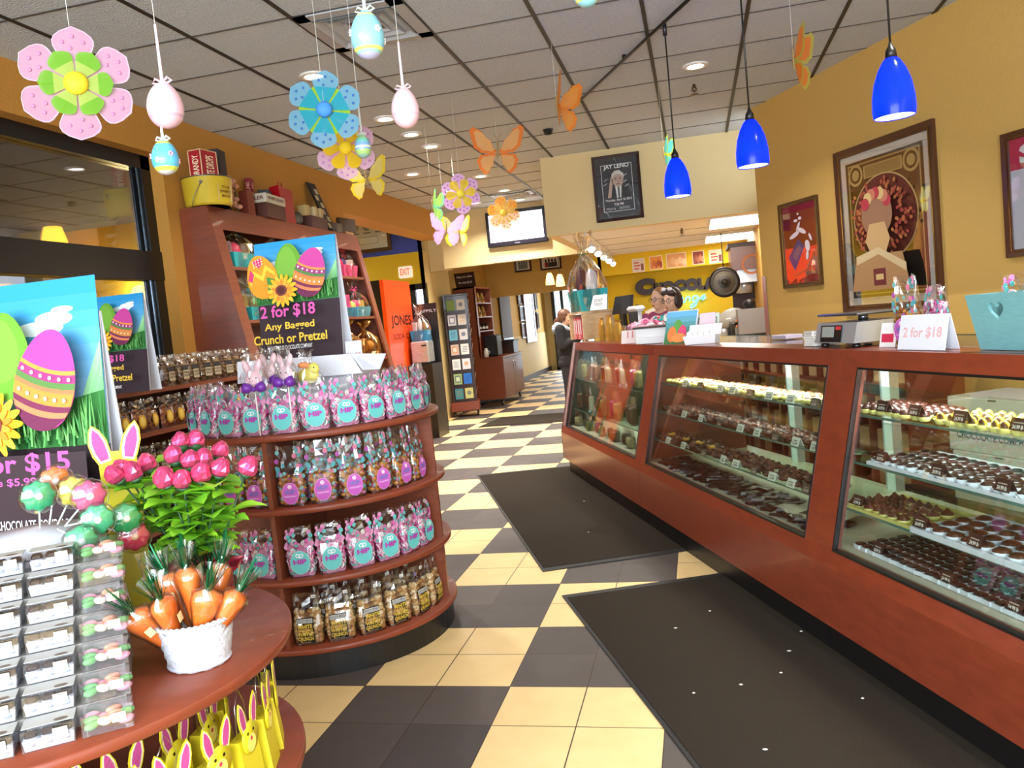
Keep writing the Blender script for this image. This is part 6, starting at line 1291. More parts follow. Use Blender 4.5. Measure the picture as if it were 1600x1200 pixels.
def art_photo(c):
    def f(w,h):
        s=Sheet(); s.poly(rect(0,0,w,h),(190,190,190) if c else (216,206,200))
        for k in range(4): s.poly(oval(w*(.2+.2*k),h*.6,w*.07,h*.16),(70,70,74) if c else (60,40,40)); s.poly(rect(w*(.1+.2*k),0,w*(.3+.2*k),h*.45),(110,112,116) if c else (150,40,44) if k==0 else (50,40,44))
        return s
    return f
for u0,u1,v1,c,l in ((805,831,426,1,'framed grey group photo under the television wall'),(845,878,423,0,'framed dark red group photo above the amber pendants')):
    a=py(u0,v1,16.38); b=py(u1,v1-1.5,16.38); picture(l,V((a.x,16.398,a.z)),(1,0,0),Wup,b.x-a.x,.32,.035,(60,20,20),art_photo(c),matw=.02,glass=False)
# alcove: framed certificate, exit sign, drinks machine, gift stand
def art_cert(w,h):
    s=Sheet(); s.poly(rect(0,0,w,h),(222,220,206))
    for r_ in range(2):
        for k in range(5):
            x=w*(.12+.19*k); y=h*(.66-.42*r_)
            if r_==0: s.poly(oval(x,y,w*.06,h*.14),(120,130,130)); s.poly(oval(x,y,w*.045,h*.11),(150,158,156)); s.poly(rect(x-w*.06,y-h*.22,x+w*.06,y-h*.18),(130,130,126))
    for x in (.12,.55): s.poly(rect(w*x,h*.14,w*(x+.3),h*.34),(130,130,126)); s.poly(rect(w*x+.006,h*.14+.006,w*(x+.3)-.006,h*.34-.006),(206,204,192))
    return s
a=py(500,300,11.95); b=py(611,387,11.95); c_=py(560,397,11.95)
picture('large bronze framed certificate with round seals on the blue alcove wall',V((b.x-1.15,11.995,c_.z)),(1,0,0),Wup,1.15,.66,.06,(96,66,40),art_cert,'framed_certificate',fm=mat('bronze_frame'))
a=py(620,417,11.9); b=py(643,433,11.9); t=thing('exit_sign','lit white exit sign with red letters on the lemon alcove wall','exit sign',((a.x+b.x)/2,11.95,b.z)); m=MB(mat('exit_white',(244,226,206),.4,emit=.5)); m.box(((a.x+b.x)/2,11.965,(a.z+b.z)/2),(b.x-a.x,.06,a.z-b.z),0,.015); m.build('housing',t)
S=Sheet(); S.text('EXIT',.03,.045,(b.x-a.x)-.06,(a.z-b.z)*.55,mat('exit_red',(240,90,60),.4,emit=.8,ecol=(255,90,60)),.02); m=MB(); S.put(m,(a.x,11.933,b.z),(1,0,0),(0,0,1)); m.build('lettering',t)
XM=-3.78; a=px(598,437,XM); b=px(639,441,XM); y0,y1,zt=a.y,b.y,a.z
t=thing('soda_machine','tall orange and black drinks machine marked JONES SODA in the alcove opening','vending machine',(XM-.4,(y0+y1)/2,0))
m=MB(mat('machine_black',(20,18,20),.35)); m.b2((XM-.82,y0,.05),(XM-.05,y1,zt)); m.b2((XM-.78,y0+.04,0),(XM-.1,y1-.04,.05)); m.build('cabinet',t)
m=MB(mat('machine_orange',(232,72,20),.3,coat=.3)); m.b2((XM-.05,y0,.06),(XM,y1,zt)); m.build('door',t)
w_=y1-y0; S=Sheet(); S.text('JONES',w_*.14,zt-.62,w_*.78,.17,(24,18,18),.02); S.text('SODA CO',w_*.16,zt-.76,w_*.72,.07,(24,18,18),0)
for k,(x,h_,q) in enumerate(((.10,.25,0),(.30,.46,0),(.52,.95,1),(.72,.70,1),(.90,.40,1),(.42,.3,0))): S.poly([(w_*(x-.09),.3),(w_*(x+.07),.3),(w_*(x+.03),.3+h_*.45),(w_*(x-.01),.3+h_),(w_*(x-.05),.3+h_*.5)],(224,150,40)); S.poly([(w_*(x-.06),.3),(w_*(x+.05),.3),(w_*(x+.02),.3+h_*.4),(w_*(x-.008),.3+h_*.9),(w_*(x-.03),.3+h_*.45)],(28,18,16))
m=MB(); S.put(m,(XM+.001,y0,0),(0,1,0),(0,0,1)); m.build('graphics',t)
m=MB(flat((170,170,170))); m.b2((XM-.5,y0-.002,zt-.3),(XM-.3,y0,zt-.12)); m.b2((XM-.45,y0-.002,zt-.75),(XM-.25,y0,zt-.4)); m.use(flat((50,50,50))); m.b2((XM-.45,y0-.003,zt-.25),(XM-.35,y0-.002,zt-.16)); m.build('notices',t)
ys=11.0; c0=px(655,566,-3.92); t=thing('gift_stand','black stand with stepped tray beside the pale brick column','stand',(-3.62,10.45,0)); yb=10.45; zz=py(657,568,yb).z
m=MB(mat('machine_black')); m.b2((-3.80,yb-.2,0),(-3.44,yb+.25,zz-.01)); m.build('body',t); m=MB(mat('machine_black')); zt2=py(650,475,yb).z; m.b2((-3.80,yb+.23,zz-.01),(-3.44,yb+.25,zt2)); m.build('back_board',t)
S=Sheet(); S.text('HAPPILY',.06,.0,.30,.04,(190,196,206),0); m=MB(); S.put(m,(-3.80,yb+.229,zt2-.12),(1,0,0),(0,0,1)); m.build('lettering',t)
p=V((-3.62,yb,zz)); t=thing('silver_gift_box','silver film wrapped gift box on the black stand by the column','gift box',p); m=MB(mat('silver_wrap',(190,198,206),.25,metal=.7,bump=.6,bscale=30)); m.box(p+V((0,0,.15)),(.25,.26,.30),0,.02); m.build('box',t); m=MB(flat((40,44,50))); m.box(p+V((.07,-.132,.24)),(.07,.004,.02)); m.build('label_strip',t)
gift((-3.62,yb-.0,zz+.302),.25,.18,.46,.14,(40,140,190),[(206,200,200),(226,220,214),(150,120,70)],(226,226,226),'wrapped gift basket with white pouch in a blue box on the silver box',0,41,True,None)
# card rack
RC=V((-3.77,12.74,0)); ry=RAD(14); ta=thing('card_rack','dark spinner rack of greeting cards on a cherry base beside the pale column','card rack',RC,ry)
zr0,zr1=px(695,625,-3.8).z,2.05
zr1=py(700,463,12.6).z; zb_=py(720,628,12.6).z
m=MB(CW); m.box((0,0,.09+(zb_-.09)/2),(.46,.46,zb_-.09),0,.01); m.build('base',ta,False)
for sx in (-1,1):
    for sy in (-1,1): m=MB(mat('machine_black')); m.cyl((sx*.19-.012,sy*.19,.03),(sx*.19+.012,sy*.19,.03),.03,n=14); m.cyl((sx*.19,sy*.19,.04),(sx*.19,sy*.19,.09),.012,n=8); m.build('caster',ta,False)
RKD=wood_mat('rack_dark',(52,28,22),(2,2,6))
m=MB(RKD); m.box((0,0,(zb_+zr1)/2),(.30,.30,zr1-zb_)); m.build('core',ta,False)
for sx in (-1,1):
    for sy in (-1,1): m=MB(RKD); m.box((sx*.175,sy*.175,(zb_+zr1)/2),(.03,.03,zr1-zb_)); m.build('corner_post',ta,False)
m=MB(RKD); m.box((0,0,zr1+.01),(.40,.40,.03),0,.006); m.build('cap',ta,False)
CC=[(120,160,90),(216,214,210),(206,210,220),(222,218,212),(110,180,210),(226,226,230),(206,180,170),(230,230,226),(232,232,234),(220,220,226),(150,176,120),(40,110,200),(60,130,140),(190,190,120)]
rowz=[zr1-.16-(zr1-zb_-.24)*k/6.2 for k in range(7)]
k=0
for r,z in enumerate(rowz):
    m=MB(RKD); m.box((0,-.165,z-.085),(.34,.05,.012)); m.build('ledge',ta,False); m=MB(RKD); m.box((.165,0,z-.085),(.05,.34,.012)); m.build('ledge',ta,False)
    for c in range(2):
        M=WM[ta]@MX.Translation((-.08+.16*c,-.172,z-.078))@MX.Rotation(RAD(-6),4,'X'); t=thing('greeting_card','greeting card in the %s column, %s row from the top of the rack front'%(('near','far')[c],ORD[r]),'greeting card',M=M,group='greeting cards on the rack front')
        col=CC[k]; m=MB(flat(col)); m.b2((-.065,-.003,0),(.065,0,.17)); m.build('card',t,False)
        S=Sheet(); c2=mixt(col,(60,70,120),.55) if k%3 else mixt(col,(200,120,60),.5); 
        if k%4==1: S.poly(oval(0,.09,.035,.035),c2)
        elif k%4==2: S.poly(rect(-.045,.03,.045,.14),c2); S.poly(rect(-.03,.05,.03,.12),mixt(col,(255,255,255),.4))
        else: 
            for q in range(4): S.poly(rect(-.04,.04+.026*q,.03+.01*(q%2),.05+.026*q),c2)
        m=MB(); S.put(m,(0,-.0035,0),(1,0,0),(0,0,1)); m.build('print',t,False); k+=1
    M=WM[ta]@MX.Translation((.172,-.06,z-.078))@MX.Rotation(RAD(90),4,'Z')@MX.Rotation(RAD(14),4,'X'); t=thing('greeting_card','greeting card on the counter side of the rack, %s row from the top'%ORD[r],'greeting card',M=M,group='greeting cards on the rack side')
    m=MB(flat(mixt(CC[r],(200,180,130),.5))); m.b2((-.065,-.003,0),(.065,0,.17)); m.build('card',t,False); m=MB(flat((120,100,70))); m.b2((-.04,-.0036,.04),(.04,-.003,.12)); m.build('print',t,False)
# coffee cabinet
x0,x1,y0,y1=-4.12,-3.36,13.85,15.45; zc_=py(790,556,13.9).z; zt_=py(735,448,13.9).z
t=thing('coffee_cabinet','cherry wood coffee cabinet with open shelves against the corridor wall','cabinet',((x0+x1)/2,(y0+y1)/2,0))
m=MB(WD); m.b2((x0,y0,.12),(x1-.01,y1,zc_-.03)); m.build('lower_body',t)
m=MB(WH); m.b2((x0,y0-.01,zc_-.03),(x1+.02,y1+.01,zc_)); m.build('worktop',t)
for a,b in ((y0+.02,(y0+y1)/2-.005),((y0+y1)/2+.005,y1-.02)): m=MB(WD); m.b2((x1-.01,a,.15),(x1+.008,b,zc_-.05)); d_=m.build('door',t); m=MB(ALU); m.cyl((x1+.03,b-.06 if a<y0+.1 else a+.06,zc_-.25),(x1+.03,b-.06 if a<y0+.1 else a+.06,zc_-.12),.006,n=8); m.build('handle',d_)
for sx in (x0+.1,x1-.08):
    for sy in (y0+.08,y1-.08): m=MB(mat('machine_black')); m.cyl((sx-.015,sy,.055),(sx+.015,sy,.055),.055,n=14); m.cyl((sx,sy,.06),(sx,sy,.12),.015,n=8); m.build('caster',t)
xs=-3.74; m=MB(WD); m.b2((x0,y0,zc_),(xs,y0+.03,zt_)); m.build('side_panel',t); m=MB(WD); m.b2((x0,y0+1.10,zc_),(xs,y0+1.13,zt_)); m.build('side_panel',t); m=MB(WDK); m.b2((x0,y0+.03,zc_),(x0+.02,y0+1.10,zt_)); m.build('back_panel',t); m=MB(WD); m.b2((x0,y0,zt_-.03),(xs,y0+1.13,zt_)); m.build('top_board',t)
m=MB(WD); m.b2((xs-.02,y0,zc_),(xs+.005,y0+.10,zt_)); m.build('stile',t)
hs=(zt_-zc_)
for k in range(3): m=MB(WH); m.b2((x0+.02,y0+.03,zc_+hs*(.36+.2*k)),(xs,y0+1.10,zc_+hs*(.36+.2*k)+.02)); m.build('shelf',t)
for k in range(2):
    for j in range(3): p=V((xs-.10,y0+.24+.30*j,zc_+hs*(.56+.2*k)+.021)); mm=MB(mat('gold_foil_bag',(206,160,70),.3,metal=.5)); mm.hexa([p+V((-.04,-.05,0)),p+V((.04,-.05,0)),p+V((.04,.05,0)),p+V((-.04,.05,0))],[p+V((-.01,-.05,.19)),p+V((.01,-.05,.19)),p+V((.01,.05,.19)),p+V((-.01,.05,.19))]); mm.use(flat((110,70,40))); mm.b2(p+V((.036,-.035,.04)),p+V((.042,.035,.10))); tag(mm.build('coffee_bag'),'gold coffee bag on the %s open shelf of the cabinet, %s from its near end'%(('lower','upper')[k],ORD[j]),'coffee bag','coffee bags in the cabinet')
for j in range(4): p=V((xs-.09,y0+.20+.24*j,zc_+hs*.36+.021)); mm=MB(mat('jar_dark',(36,26,24),.25)); mm.lathe([(.03,0),(.035,.02),(.035,.09),(.02,.11),(.02,.13),(0,.13)],14,p); mm.use(flat((210,206,200))); mm.lathe([(.0355,.03),(.0355,.07)],14,p,cap=False); tag(mm.build('syrup_jar'),'small dark jar on the lowest open cabinet shelf, %s from its near end'%ORD[j],'jar','jars in the cabinet')
t=thing('coffee_brewer','black coffee brewer on the worktop of the coffee cabinet','coffee maker',(xs-.1,y0+.35,zc_)); m=MB(mat('machine_black')); m.box((xs+.145,y0+.38,zc_+.191),(.24,.36,.38),0,.02); m.build('body',t); m=MB(ALU); m.lathe([(.06,0),(.07,.05),(.06,.14),(.04,.17)],16,(xs+.15,y0+.68,zc_+.001)); m.build('carafe',t)
t=thing('creamer_jug','white creamer jug at the near end of the coffee worktop','jug',(xs+.05,y0+.08,zc_)); m=MB(flat((226,222,214))); m.lathe([(.04,0),(.045,.05),(.04,.12),(.025,.14),(.027,.16)],16,(xs+.08,y0+.09,zc_+.001)); m.build('body',t); m=MB(flat((226,222,214))); m.tube([(xs+.12,y0+.09,zc_+.12),(xs+.15,y0+.09,zc_+.09),(xs+.12,y0+.09,zc_+.05)],.006,6); m.build('handle',t)
t=thing('condiment_bin','dark wood condiment bin on the far half of the coffee worktop','bin',(-3.55,15.1,zc_)); m=MB(RKD); m.b2((-3.95,15.02,zc_+.001),(-3.40,15.42,zc_+.22)); m.build('body',t); m=MB(mat('machine_black')); m.b2((-3.97,15.0,zc_+.22),(-3.38,15.44,zc_+.25)); m.build('lid',t)
p=V((-3.98,13.9,zt_)); t=thing('counter_sign','small dark tilted sign with white writing on top of the coffee cabinet','sign',p); m=MB(RKD); a=[V((-4.08,13.92,zt_+.001)),V((-3.72,13.92,zt_+.001)),V((-3.72,13.95,zt_+.001)),V((-4.08,13.95,zt_+.001))]; m.hexa(a,[q+V((-.04,.08,.26)) for q in a]); m.build('board',t)
S=Sheet(); S.text('Enjoy our coffee',.04,.17,.28,.05,(226,222,214),.01); S.text('for only $2.25',.06,.06,.24,.05,(226,222,214),.01); m=MB(); S.put(m,(-4.08,13.9195,zt_+.001),(1,0,0),(-.15,.3,1)); m.build('lettering',t)
t=thing('roller_banner','slim grey hanging banner behind the coffee cabinet','banner',(-4.05,16,1.5)); a=px(778,440,-4.1); b=px(792,438,-4.1); zb=px(798,527,-4.1).z; m=MB(mat('banner_grey',(112,110,122),.7)); m.b2((-4.112,a.y,zb),(-4.10,b.y+.1,a.z)); m.build('cloth',t); m=MB(BLK); m.b2((-4.12,a.y,zb-.06),(-4.09,b.y+.1,zb)); m.b2((-4.12,a.y,a.z),(-4.09,b.y+.1,a.z+.04)); m.build('bars',t)
# ================================================================== ON THE COUNTER
CTZ=1.1835
def ct(u,m):
    lo,hi=-12.,0.
    f=lambda s: projx(cs(s,m,CTZ))
    best=min((abs(f(-8+.01*k)-u),-8+.01*k) for k in range(800)); return cs(best[1],m,CTZ)
CR=QA-pi/2
def cthing(name,label,cat,u,m,rz=0,group=None): 
    p=ct(u,m); return thing(name,label,cat,p,CR+rz,group)
def zat(u,v,p): r=ray(u,v); k=hypot(p.x,p.y)/hypot(r.x,r.y); return CH+r.z*k
STEEL=mat('scale_steel',(186,190,194),.3,metal=.6); WHT=mat('white_plastic',(226,226,228),.4)
# digital scale
t=cthing('digital_scale','silver digital scale with black display panel on the nearest case','scale',1345,1.97,RAD(0)); w_=.29
m=MB(STEEL); m.hexa([(-w_/2,-.12,.018),(w_/2,-.12,.018),(w_/2,.14,.018),(-w_/2,.14,.018)],[(-w_/2,-.10,.10),(w_/2,-.10,.10),(w_/2,.14,.10),(-w_/2,.14,.10)]); m.build('housing',t,False)
m=MB(mat('machine_black')); a=[(-.10,-.1195,.022),(.055,-.1195,.022),(.055,-.1085,.09),(-.10,-.1085,.09)]; m.hexa([(x,y-.002,z) for x,y,z in a],a); m.build('display_panel',t,False)
m=MB(mat('lcd_grey',(150,156,150),.3)); m.hexa([(-.09,-.119,.042),(.0,-.119,.042),(.0,-.1115,.085),(-.09,-.1115,.085)],[(-.09,-.1175,.042),(.0,-.1175,.042),(.0,-.11,.085),(-.09,-.11,.085)]); m.build('screen',t,False)
m=MB(flat((200,60,60))); m.hexa([(.012,-.1145,.072),(.048,-.1145,.072),(.048,-.112,.086),(.012,-.112,.086)],[(.012,-.1135,.072),(.048,-.1135,.072),(.048,-.111,.086),(.012,-.111,.086)]); m.build('badge',t,False)
m=MB(mat('scale_tray',(120,122,126),.25,metal=.9)); m.box((0,.02,.131),(.30,.24,.010),0,.004); m.cyl((0,.02,.10),(0,.02,.128),.02); m.build('weighing_tray',t,False)
for sx in (-1,1):
    for y in (-.09,.11): m=MB(mat('machine_black')); m.lathe([(.016,0),(.018,.006),(.012,.018)],12,(sx*.115,y,0)); m.build('foot',t,False)
t=cthing('side_sticker_card','small white tag with red panel leaning on the scale end','card',1387,1.90,RAD(8)); m=MB(flat((236,232,232))); m.hexa([(-.04,0,.0),(.04,0,.0),(.04,.002,.0),(-.04,.002,.0)],[(-.04,.02,.09),(.04,.02,.09),(.04,.022,.09),(-.04,.022,.09)]); m.build('card',t,False); m=MB(flat((200,50,80))); m.hexa([(-.03,.0022,.018),(.03,.0022,.018),(.03,.0035,.018),(-.03,.0035,.018)],[(-.03,.008,.05),(.03,.008,.05),(.03,.0095,.05),(-.03,.0095,.05)]); m.build('red_panel',t,False)
# price sign
t=cthing('price_sign','white 2 for $18 counter sign in front of the pretzel bags','price sign',1436,1.835,RAD(2)); h_=.12;w_=.235
m=MB(BOARD); m.hexa([(-w_/2,0,0),(w_/2,0,0),(w_/2,.003,0),(-w_/2,.003,0)],[(-w_/2,.025,h_),(w_/2,.025,h_),(w_/2,.028,h_),(-w_/2,.028,h_)]); m.build('front_card',t,False)
m=MB(BOARD); m.hexa([(-w_/2,.056,0),(w_/2,.056,0),(w_/2,.059,0),(-w_/2,.059,0)],[(-w_/2,.0285,h_),(w_/2,.0285,h_),(w_/2,.0315,h_),(-w_/2,.0315,h_)]); m.build('back_card',t,False)
S=Sheet(); S.text('2 for $18',w_*.09,h_*.32,w_*.82,h_*.34,(222,176,180),.02); m=MB(); S.put(m,(-w_/2,-.0006,0),(1,0,0),(0,.025,h_)); m.build('lettering',t,False)
def cbag(kind,parts,u,m_,l,rz=0,lift=0,tilt=0,sc_=1):
    p=ct(u,m_)+V((0,0,lift)); bag(kind,parts,'pretzel_bag' if kind=='hip' else 'popcorn_bag',l,'candy bag',MX.Translation(p)@MX.Rotation(CR+rz,4,'Z')@MX.Rotation(tilt,4,'Y')@MX.Scale(sc_,4),'bags on the nearest case')
cbag('hop',HOPP,1424,1.955,'caramel popcorn and egg bag behind the counter sign, next to the scale',RAD(6),0,RAD(-4))
cbag('hip',HIPP,1465,1.95,'pretzel bag with teal label behind the counter sign, against the teal crate',RAD(-8),0,RAD(3))
# teal crate with heart cut-out
tw=mat('teal_wood',(112,168,172),.6,vary=.18,vscale=10,stretch=(3,3,12)); c0=ct(1533,1.88); L_=.56; D_=.30; H_=.175
t=thing('wooden_crate','teal painted wooden crate with a heart cut-out holding pretzel bags','crate',c0,CR+RAD(0)); 
m=MB(tw)
def heart(cx,cz,s_): return [(cx+s_*.062*16*sin(q)**3/16, cz+s_*.062*(13*cos(q)-5*cos(2*q)-2*cos(3*q)-cos(4*q))/16) for q in [2*pi*i/28 for i in range(28)]]
hx0=.10; hp=heart(hx0,.125,.5)
poly=[(0,0),(L_,0),(L_+.02,H_),(-.02,H_)]
# front board with the heart hole (two loops tessellated)
loops=[[V((x,z,0)) for x,z in poly],[V((x,z,0)) for x,z in reversed(hp)]]
tri=tessellate_polygon(loops); P_=[(p.x,p.y) for lp_ in loops for p in lp_]; nP=len(P_)
yy=lambda z:-.03*z/H_
vs=[(x,yy(z),z) for x,z in P_]+[(x,yy(z)+.012,z) for x,z in P_]
fs=[tuple(q) for q in tri]+[tuple(nP+k for k in reversed(q)) for q in tri]
fs+=[(k,(k+1)%4,nP+(k+1)%4,nP+k) for k in range(4)]+[(4+k,4+(k+1)%28,nP+4+(k+1)%28,nP+4+k) for k in range(28)]
m.add(vs,fs,False); m.build('front_board',t,False)
for x0,x1 in ((0,-.02),(L_,L_+.02)):
    m=MB(tw); sg=1 if x0==0 else -1; m.hexa([(x0,.012,0),(x0+.012*sg,.012,0),(x0+.012*sg,D_,0),(x0,D_,0)],[(x1,-.018,H_),(x1+.012*sg,-.018,H_),(x1+.012*sg,D_+.02,H_),(x1,D_+.02,H_)]); m.build('end_board',t,False)
m=MB(tw); m.hexa([(0,D_,0),(L_,D_,0),(L_,D_+.012,0),(0,D_+.012,0)],[(-.02,D_+.03,H_),(L_+.02,D_+.03,H_),(L_+.02,D_+.042,H_),(-.02,D_+.042,H_)]); m.build('back_board',t,False)
m=MB(tw); m.b2((.012,.014,.002),(L_-.012,D_-.002,.012)); m.build('base_board',t,False)
Mc=WM[t]
for k,(x,y,r_,l) in enumerate(((.09,.09,10,'first from the sign end, in front'),(.23,.08,-6,'second from the sign end, in front'),(.37,.09,8,'third from the sign end, in front'),(.14,.21,-10,'first from the sign end, behind'),(.29,.21,4,'second from the sign end, behind'),(.47,.16,-20,'at the far end from the sign'))):
    bag('hip',HIPP,'pretzel_bag','pretzel bag standing in the teal crate, '+l,'candy bag',Mc@MX.Translation((x,y,.020))@MX.Rotation(RAD(r_),4,'Z')@MX.Rotation(RAD(4 if k%2 else -3),4,'Y')@MX.Diagonal((1,1,.98,1)),'pretzel bags in the teal crate')
# papers
t=cthing('paper_stack','stack of white receipts beside the scale on the middle case','paper',1284,1.93); 
for k in range(6): m=MB(flat((232-3*k,230-3*k,222-3*k))); m.box((BG.uniform(-.006,.006),0,.006+.011*k),(.085,.12,.010),BG.uniform(-.12,.12)); m.build('sheaf',t,False)
t=cthing('note_pad','pale lilac note pad lying on the glass top of the middle case','note pad',1230,2.2); m=MB(flat((196,180,196))); m.box((0,0,.012),(.16,.10,.022),0,.003); m.build('pad',t,False)
# egg carton, leaflets, dollar stand
t=cthing('egg_carton','open white egg carton with white eggs on the middle case','egg carton',1097,1.90,-CR+RAD(-20)); m=MB(flat((226,224,226))); m.hexa([(-.09,-.04,0),(.09,-.04,0),(.09,.04,0),(-.09,.04,0)],[(-.10,-.048,.05),(.10,-.048,.05),(.10,.048,.05),(-.10,.048,.05)]); m.build('tray',t,False); m=MB(flat((226,224,226))); m.hexa([(-.10,.048,.05),(.10,.048,.05),(.10,.052,.05),(-.10,.052,.05)],[(-.10,.09,.11),(.10,.09,.11),(.10,.094,.11),(-.10,.094,.11)]); m.build('lid',t,False)
for i in range(5): m=MB(flat((240,238,232),.4)); m.ell((-.072+.036*i,-.012,.056),(.017,.017,.022),12,8); m.build('egg',t,False)
p=ct(1076,1.93); hz=zat(1078,484,p)-CTZ; wd=.30
t=thing('easter_leaflet','folded easter leaflet with sky, bunny colored eggs and a price column on the middle case','leaflet',p,RAD(-20)); m=MB(BOARD); m.hexa([(-.17,0,0),(.05,-.02,0),(.05,-.017,0),(-.17,.003,0)],[(-.13,.03,hz),(.08,.01,hz),(.08,.013,hz),(-.13,.033,hz)]); m.build('front_leaf',t,False)
S=Sheet(); w2=.205; 
for i in range(6): S.poly(rect(0,hz*i/6,w2,hz*(i+1)/6),mixt((70,120,70),(110,180,220),i/5))
S.poly(oval(.085,hz*.48,.03,.055),(96,160,80)); S.poly(oval(.05,hz*.3,.03,.05),(230,130,70)); S.poly(oval(.12,hz*.3,.03,.055),(224,80,120)); S.poly(oval(.1,hz*.18,.05,.03),(240,150,80))
m=MB(); S.put(m,(-.165,-.004,0),(.22,-.02,0),(.035,.03,hz),1); m.build('picture',t,False)
m=MB(flat((226,196,206))); m.hexa([(.06,-.02,0),(.16,.03,0),(.16,.033,0),(.06,-.017,0)],[(.09,.01,hz*.86),(.17,.05,hz*.86),(.17,.053,hz*.86),(.09,.013,hz*.86)]); m.build('price_column',t,False)
p=ct(1104,2.03); hz=zat(1104,490,p)-CTZ; t=thing('banknote_stand','framed grey banknote standing behind the egg carton','frame',p,RAD(-16)); m=MB(flat((196,206,196))); m.hexa([(-.07,0,0),(.075,0,0),(.075,.004,0),(-.07,.004,0)],[(-.06,.03,hz),(.085,.03,hz),(.085,.034,hz),(-.06,.034,hz)]); m.build('board',t,False)
S=Sheet(); S.poly(rect(.01,.02,.13,hz-.02),(120,130,120)); S.poly(rect(.018,.03,.122,hz-.03),(206,214,204)); S.poly(oval(.07,hz*.62,.03,.04),(110,116,112)); S.poly(rect(.03,hz*.2,.11,hz*.42),(70,80,90)); m=MB(); S.put(m,(-.068,-.0008,0),(1,0,0),(.01,.03,hz)); m.build('print',t,False)
p=ct(1092,2.03); t=thing('yellow_carafe','small clear bottle of yellow syrup behind the leaflet','bottle',p); m=MB(mat('syrup_yellow',(216,206,40),.2,coat=.5)); m.lathe([(.022,0),(.026,.02),(.024,.10),(.010,.15),(.010,.18)],14,p); m.build('body',t)
# the far counter: white box, scale, card, wire basket of pink candies
p=ct(1035,1.92); hz=zat(1035,508,p)-CTZ; t=thing('cake_box','wide white lidded box on the middle case beside the register','box',p,RAD(-24)); m=MB(WHT); m.box((0,.08,hz*.46),(.36,.26,hz*.92),0,.006); m.build('body',t,False); m=MB(mat('dark_edge',(70,56,50),.5)); m.box((0,.08,hz*.95),(.38,.28,.012),0,.003); m.build('lid_edge',t,False); m=MB(WHT); m.box((.02,-.062,.025),(.30,.02,.045)); m.build('front_flap',t,False)
p=ct(1002,1.96); hz=zat(1002,513,p)-CTZ; t=thing('counter_scale','low grey counter scale with blue window beside the white card','scale',p,RAD(-18)); m=MB(WHT); m.hexa([(-.09,-.04,.01),(.13,-.04,.01),(.13,.18,.01),(-.09,.18,.01)],[(-.09,-.01,hz*.9),(.13,-.01,hz*.9),(.13,.18,hz*.9),(-.09,.18,hz*.9)]); m.build('housing',t,False); m=MB(mat('window_blue',(44,50,76),.2)); m.hexa([(-.07,-.035,hz*.35),(.11,-.035,hz*.35),(.11,-.03,hz*.35),(-.07,-.03,hz*.35)],[(-.07,-.018,hz*.8),(.11,-.018,hz*.8),(.11,-.013,hz*.8),(-.07,-.013,hz*.8)]); m.build('display',t,False); m=MB(mat('machine_black')); m.box((.02,.05,.006),(.16,.2,.011)); m.build('base',t,False)
p=ct(984,1.83); hz=zat(985,516,p)-CTZ; t=thing('price_card','small cream card with faint red figures near the end of the counter','price card',p,RAD(-14)); m=MB(flat((232,214,212))); m.hexa([(-.065,0,0),(.065,0,0),(.065,.003,0),(-.065,.003,0)],[(-.06,.02,hz),(.07,.02,hz),(.07,.023,hz),(-.06,.023,hz)]); m.build('card',t,False); S=Sheet(); S.text('11',.045,.04,.045,.05,(206,120,130),.01); m=MB(); S.put(m,(-.065,-.0006,0),(1,0,0),(.004,.02,hz)); m.build('lettering',t,False)
p=ct(1010,2.2); hz=zat(1008,490,p)-CTZ; t=thing('wire_basket','clear basket of pink wrapped candies behind the white box','basket',p,CR); m=MB(CLEAR); m.lathe([(.15,0),(.20,hz*.55),(.19,hz*.6)],24,p,cap=False); m.build('bowl',t)
for i in range(16): m=MB(mat('wrap_pink%d'%(i%3),((216,150,176),(226,186,196),(190,90,130))[i%3],.35)); a=i*2.4; r_=.035*math.sqrt(i); c_=p+V((r_*cos(a),r_*sin(a),hz*.42+.05*(1-r_/.15))); m.ell(c_,(.04,.03,.03),8,6); m.lathe([(.002,0),(.02,.035)],6,c_,V((cos(a),sin(a),1)),False); m.build('candy',t)
# box rack with red boxes and gold bags, and the big wrapped basket on it
p=ct(906,2.02); t=thing('tiered_rack','pale wooden rack at the far end of the counter under the big wrapped basket','rack',p,CR); hz=zat(912,487,p)-CTZ; RH=hz
PINE=wood_mat('pale_pine',(206,170,126),(2,2,8)); 
for x in (-.28,.24): m=MB(PINE); m.b2((x-.012,-.02,0),(x+.012,.30,RH-.022)); m.build('side',t,False)
m=MB(PINE); m.b2((-.30,-.03,RH-.02),(.26,.31,RH)); m.build('top_shelf',t,False); m=MB(PINE); m.b2((-.26,.28,0),(.24,.30,RH-.022)); m.build('back',t,False)
for i in range(4):
    q=p+CD*(-.21+.083*i)+CM*.02; b=MB(mat('pink_pack%d'%(i%2),((206,120,130),(176,70,84))[i%2],.45)); M=MX.Translation(q)@MX.Rotation(CR,4,'Z'); b.T=M; b.box((0,.06,RH*.42),(.07,.14,RH*.82),0,.005); b.use(flat((206,196,200))); b.b2((-.018,-.0115,RH*.2),(.018,-.0102,RH*.7)); tag(b.build('candy_pack'),'tall pink candy pack in the counter end rack, %s from the customer'%ORD[i],'candy pack','pink packs in the rack')
b=MB(mat('kraft_box')); b.T=MX.Translation(p+CD*.155+CM*.05)@MX.Rotation(CR,4,'Z'); b.box((0,.06,RH*.44),(.10,.16,RH*.86),0,.004); tag(b.build('kraft_box'),'tan kraft box at the register end of the counter rack','box')
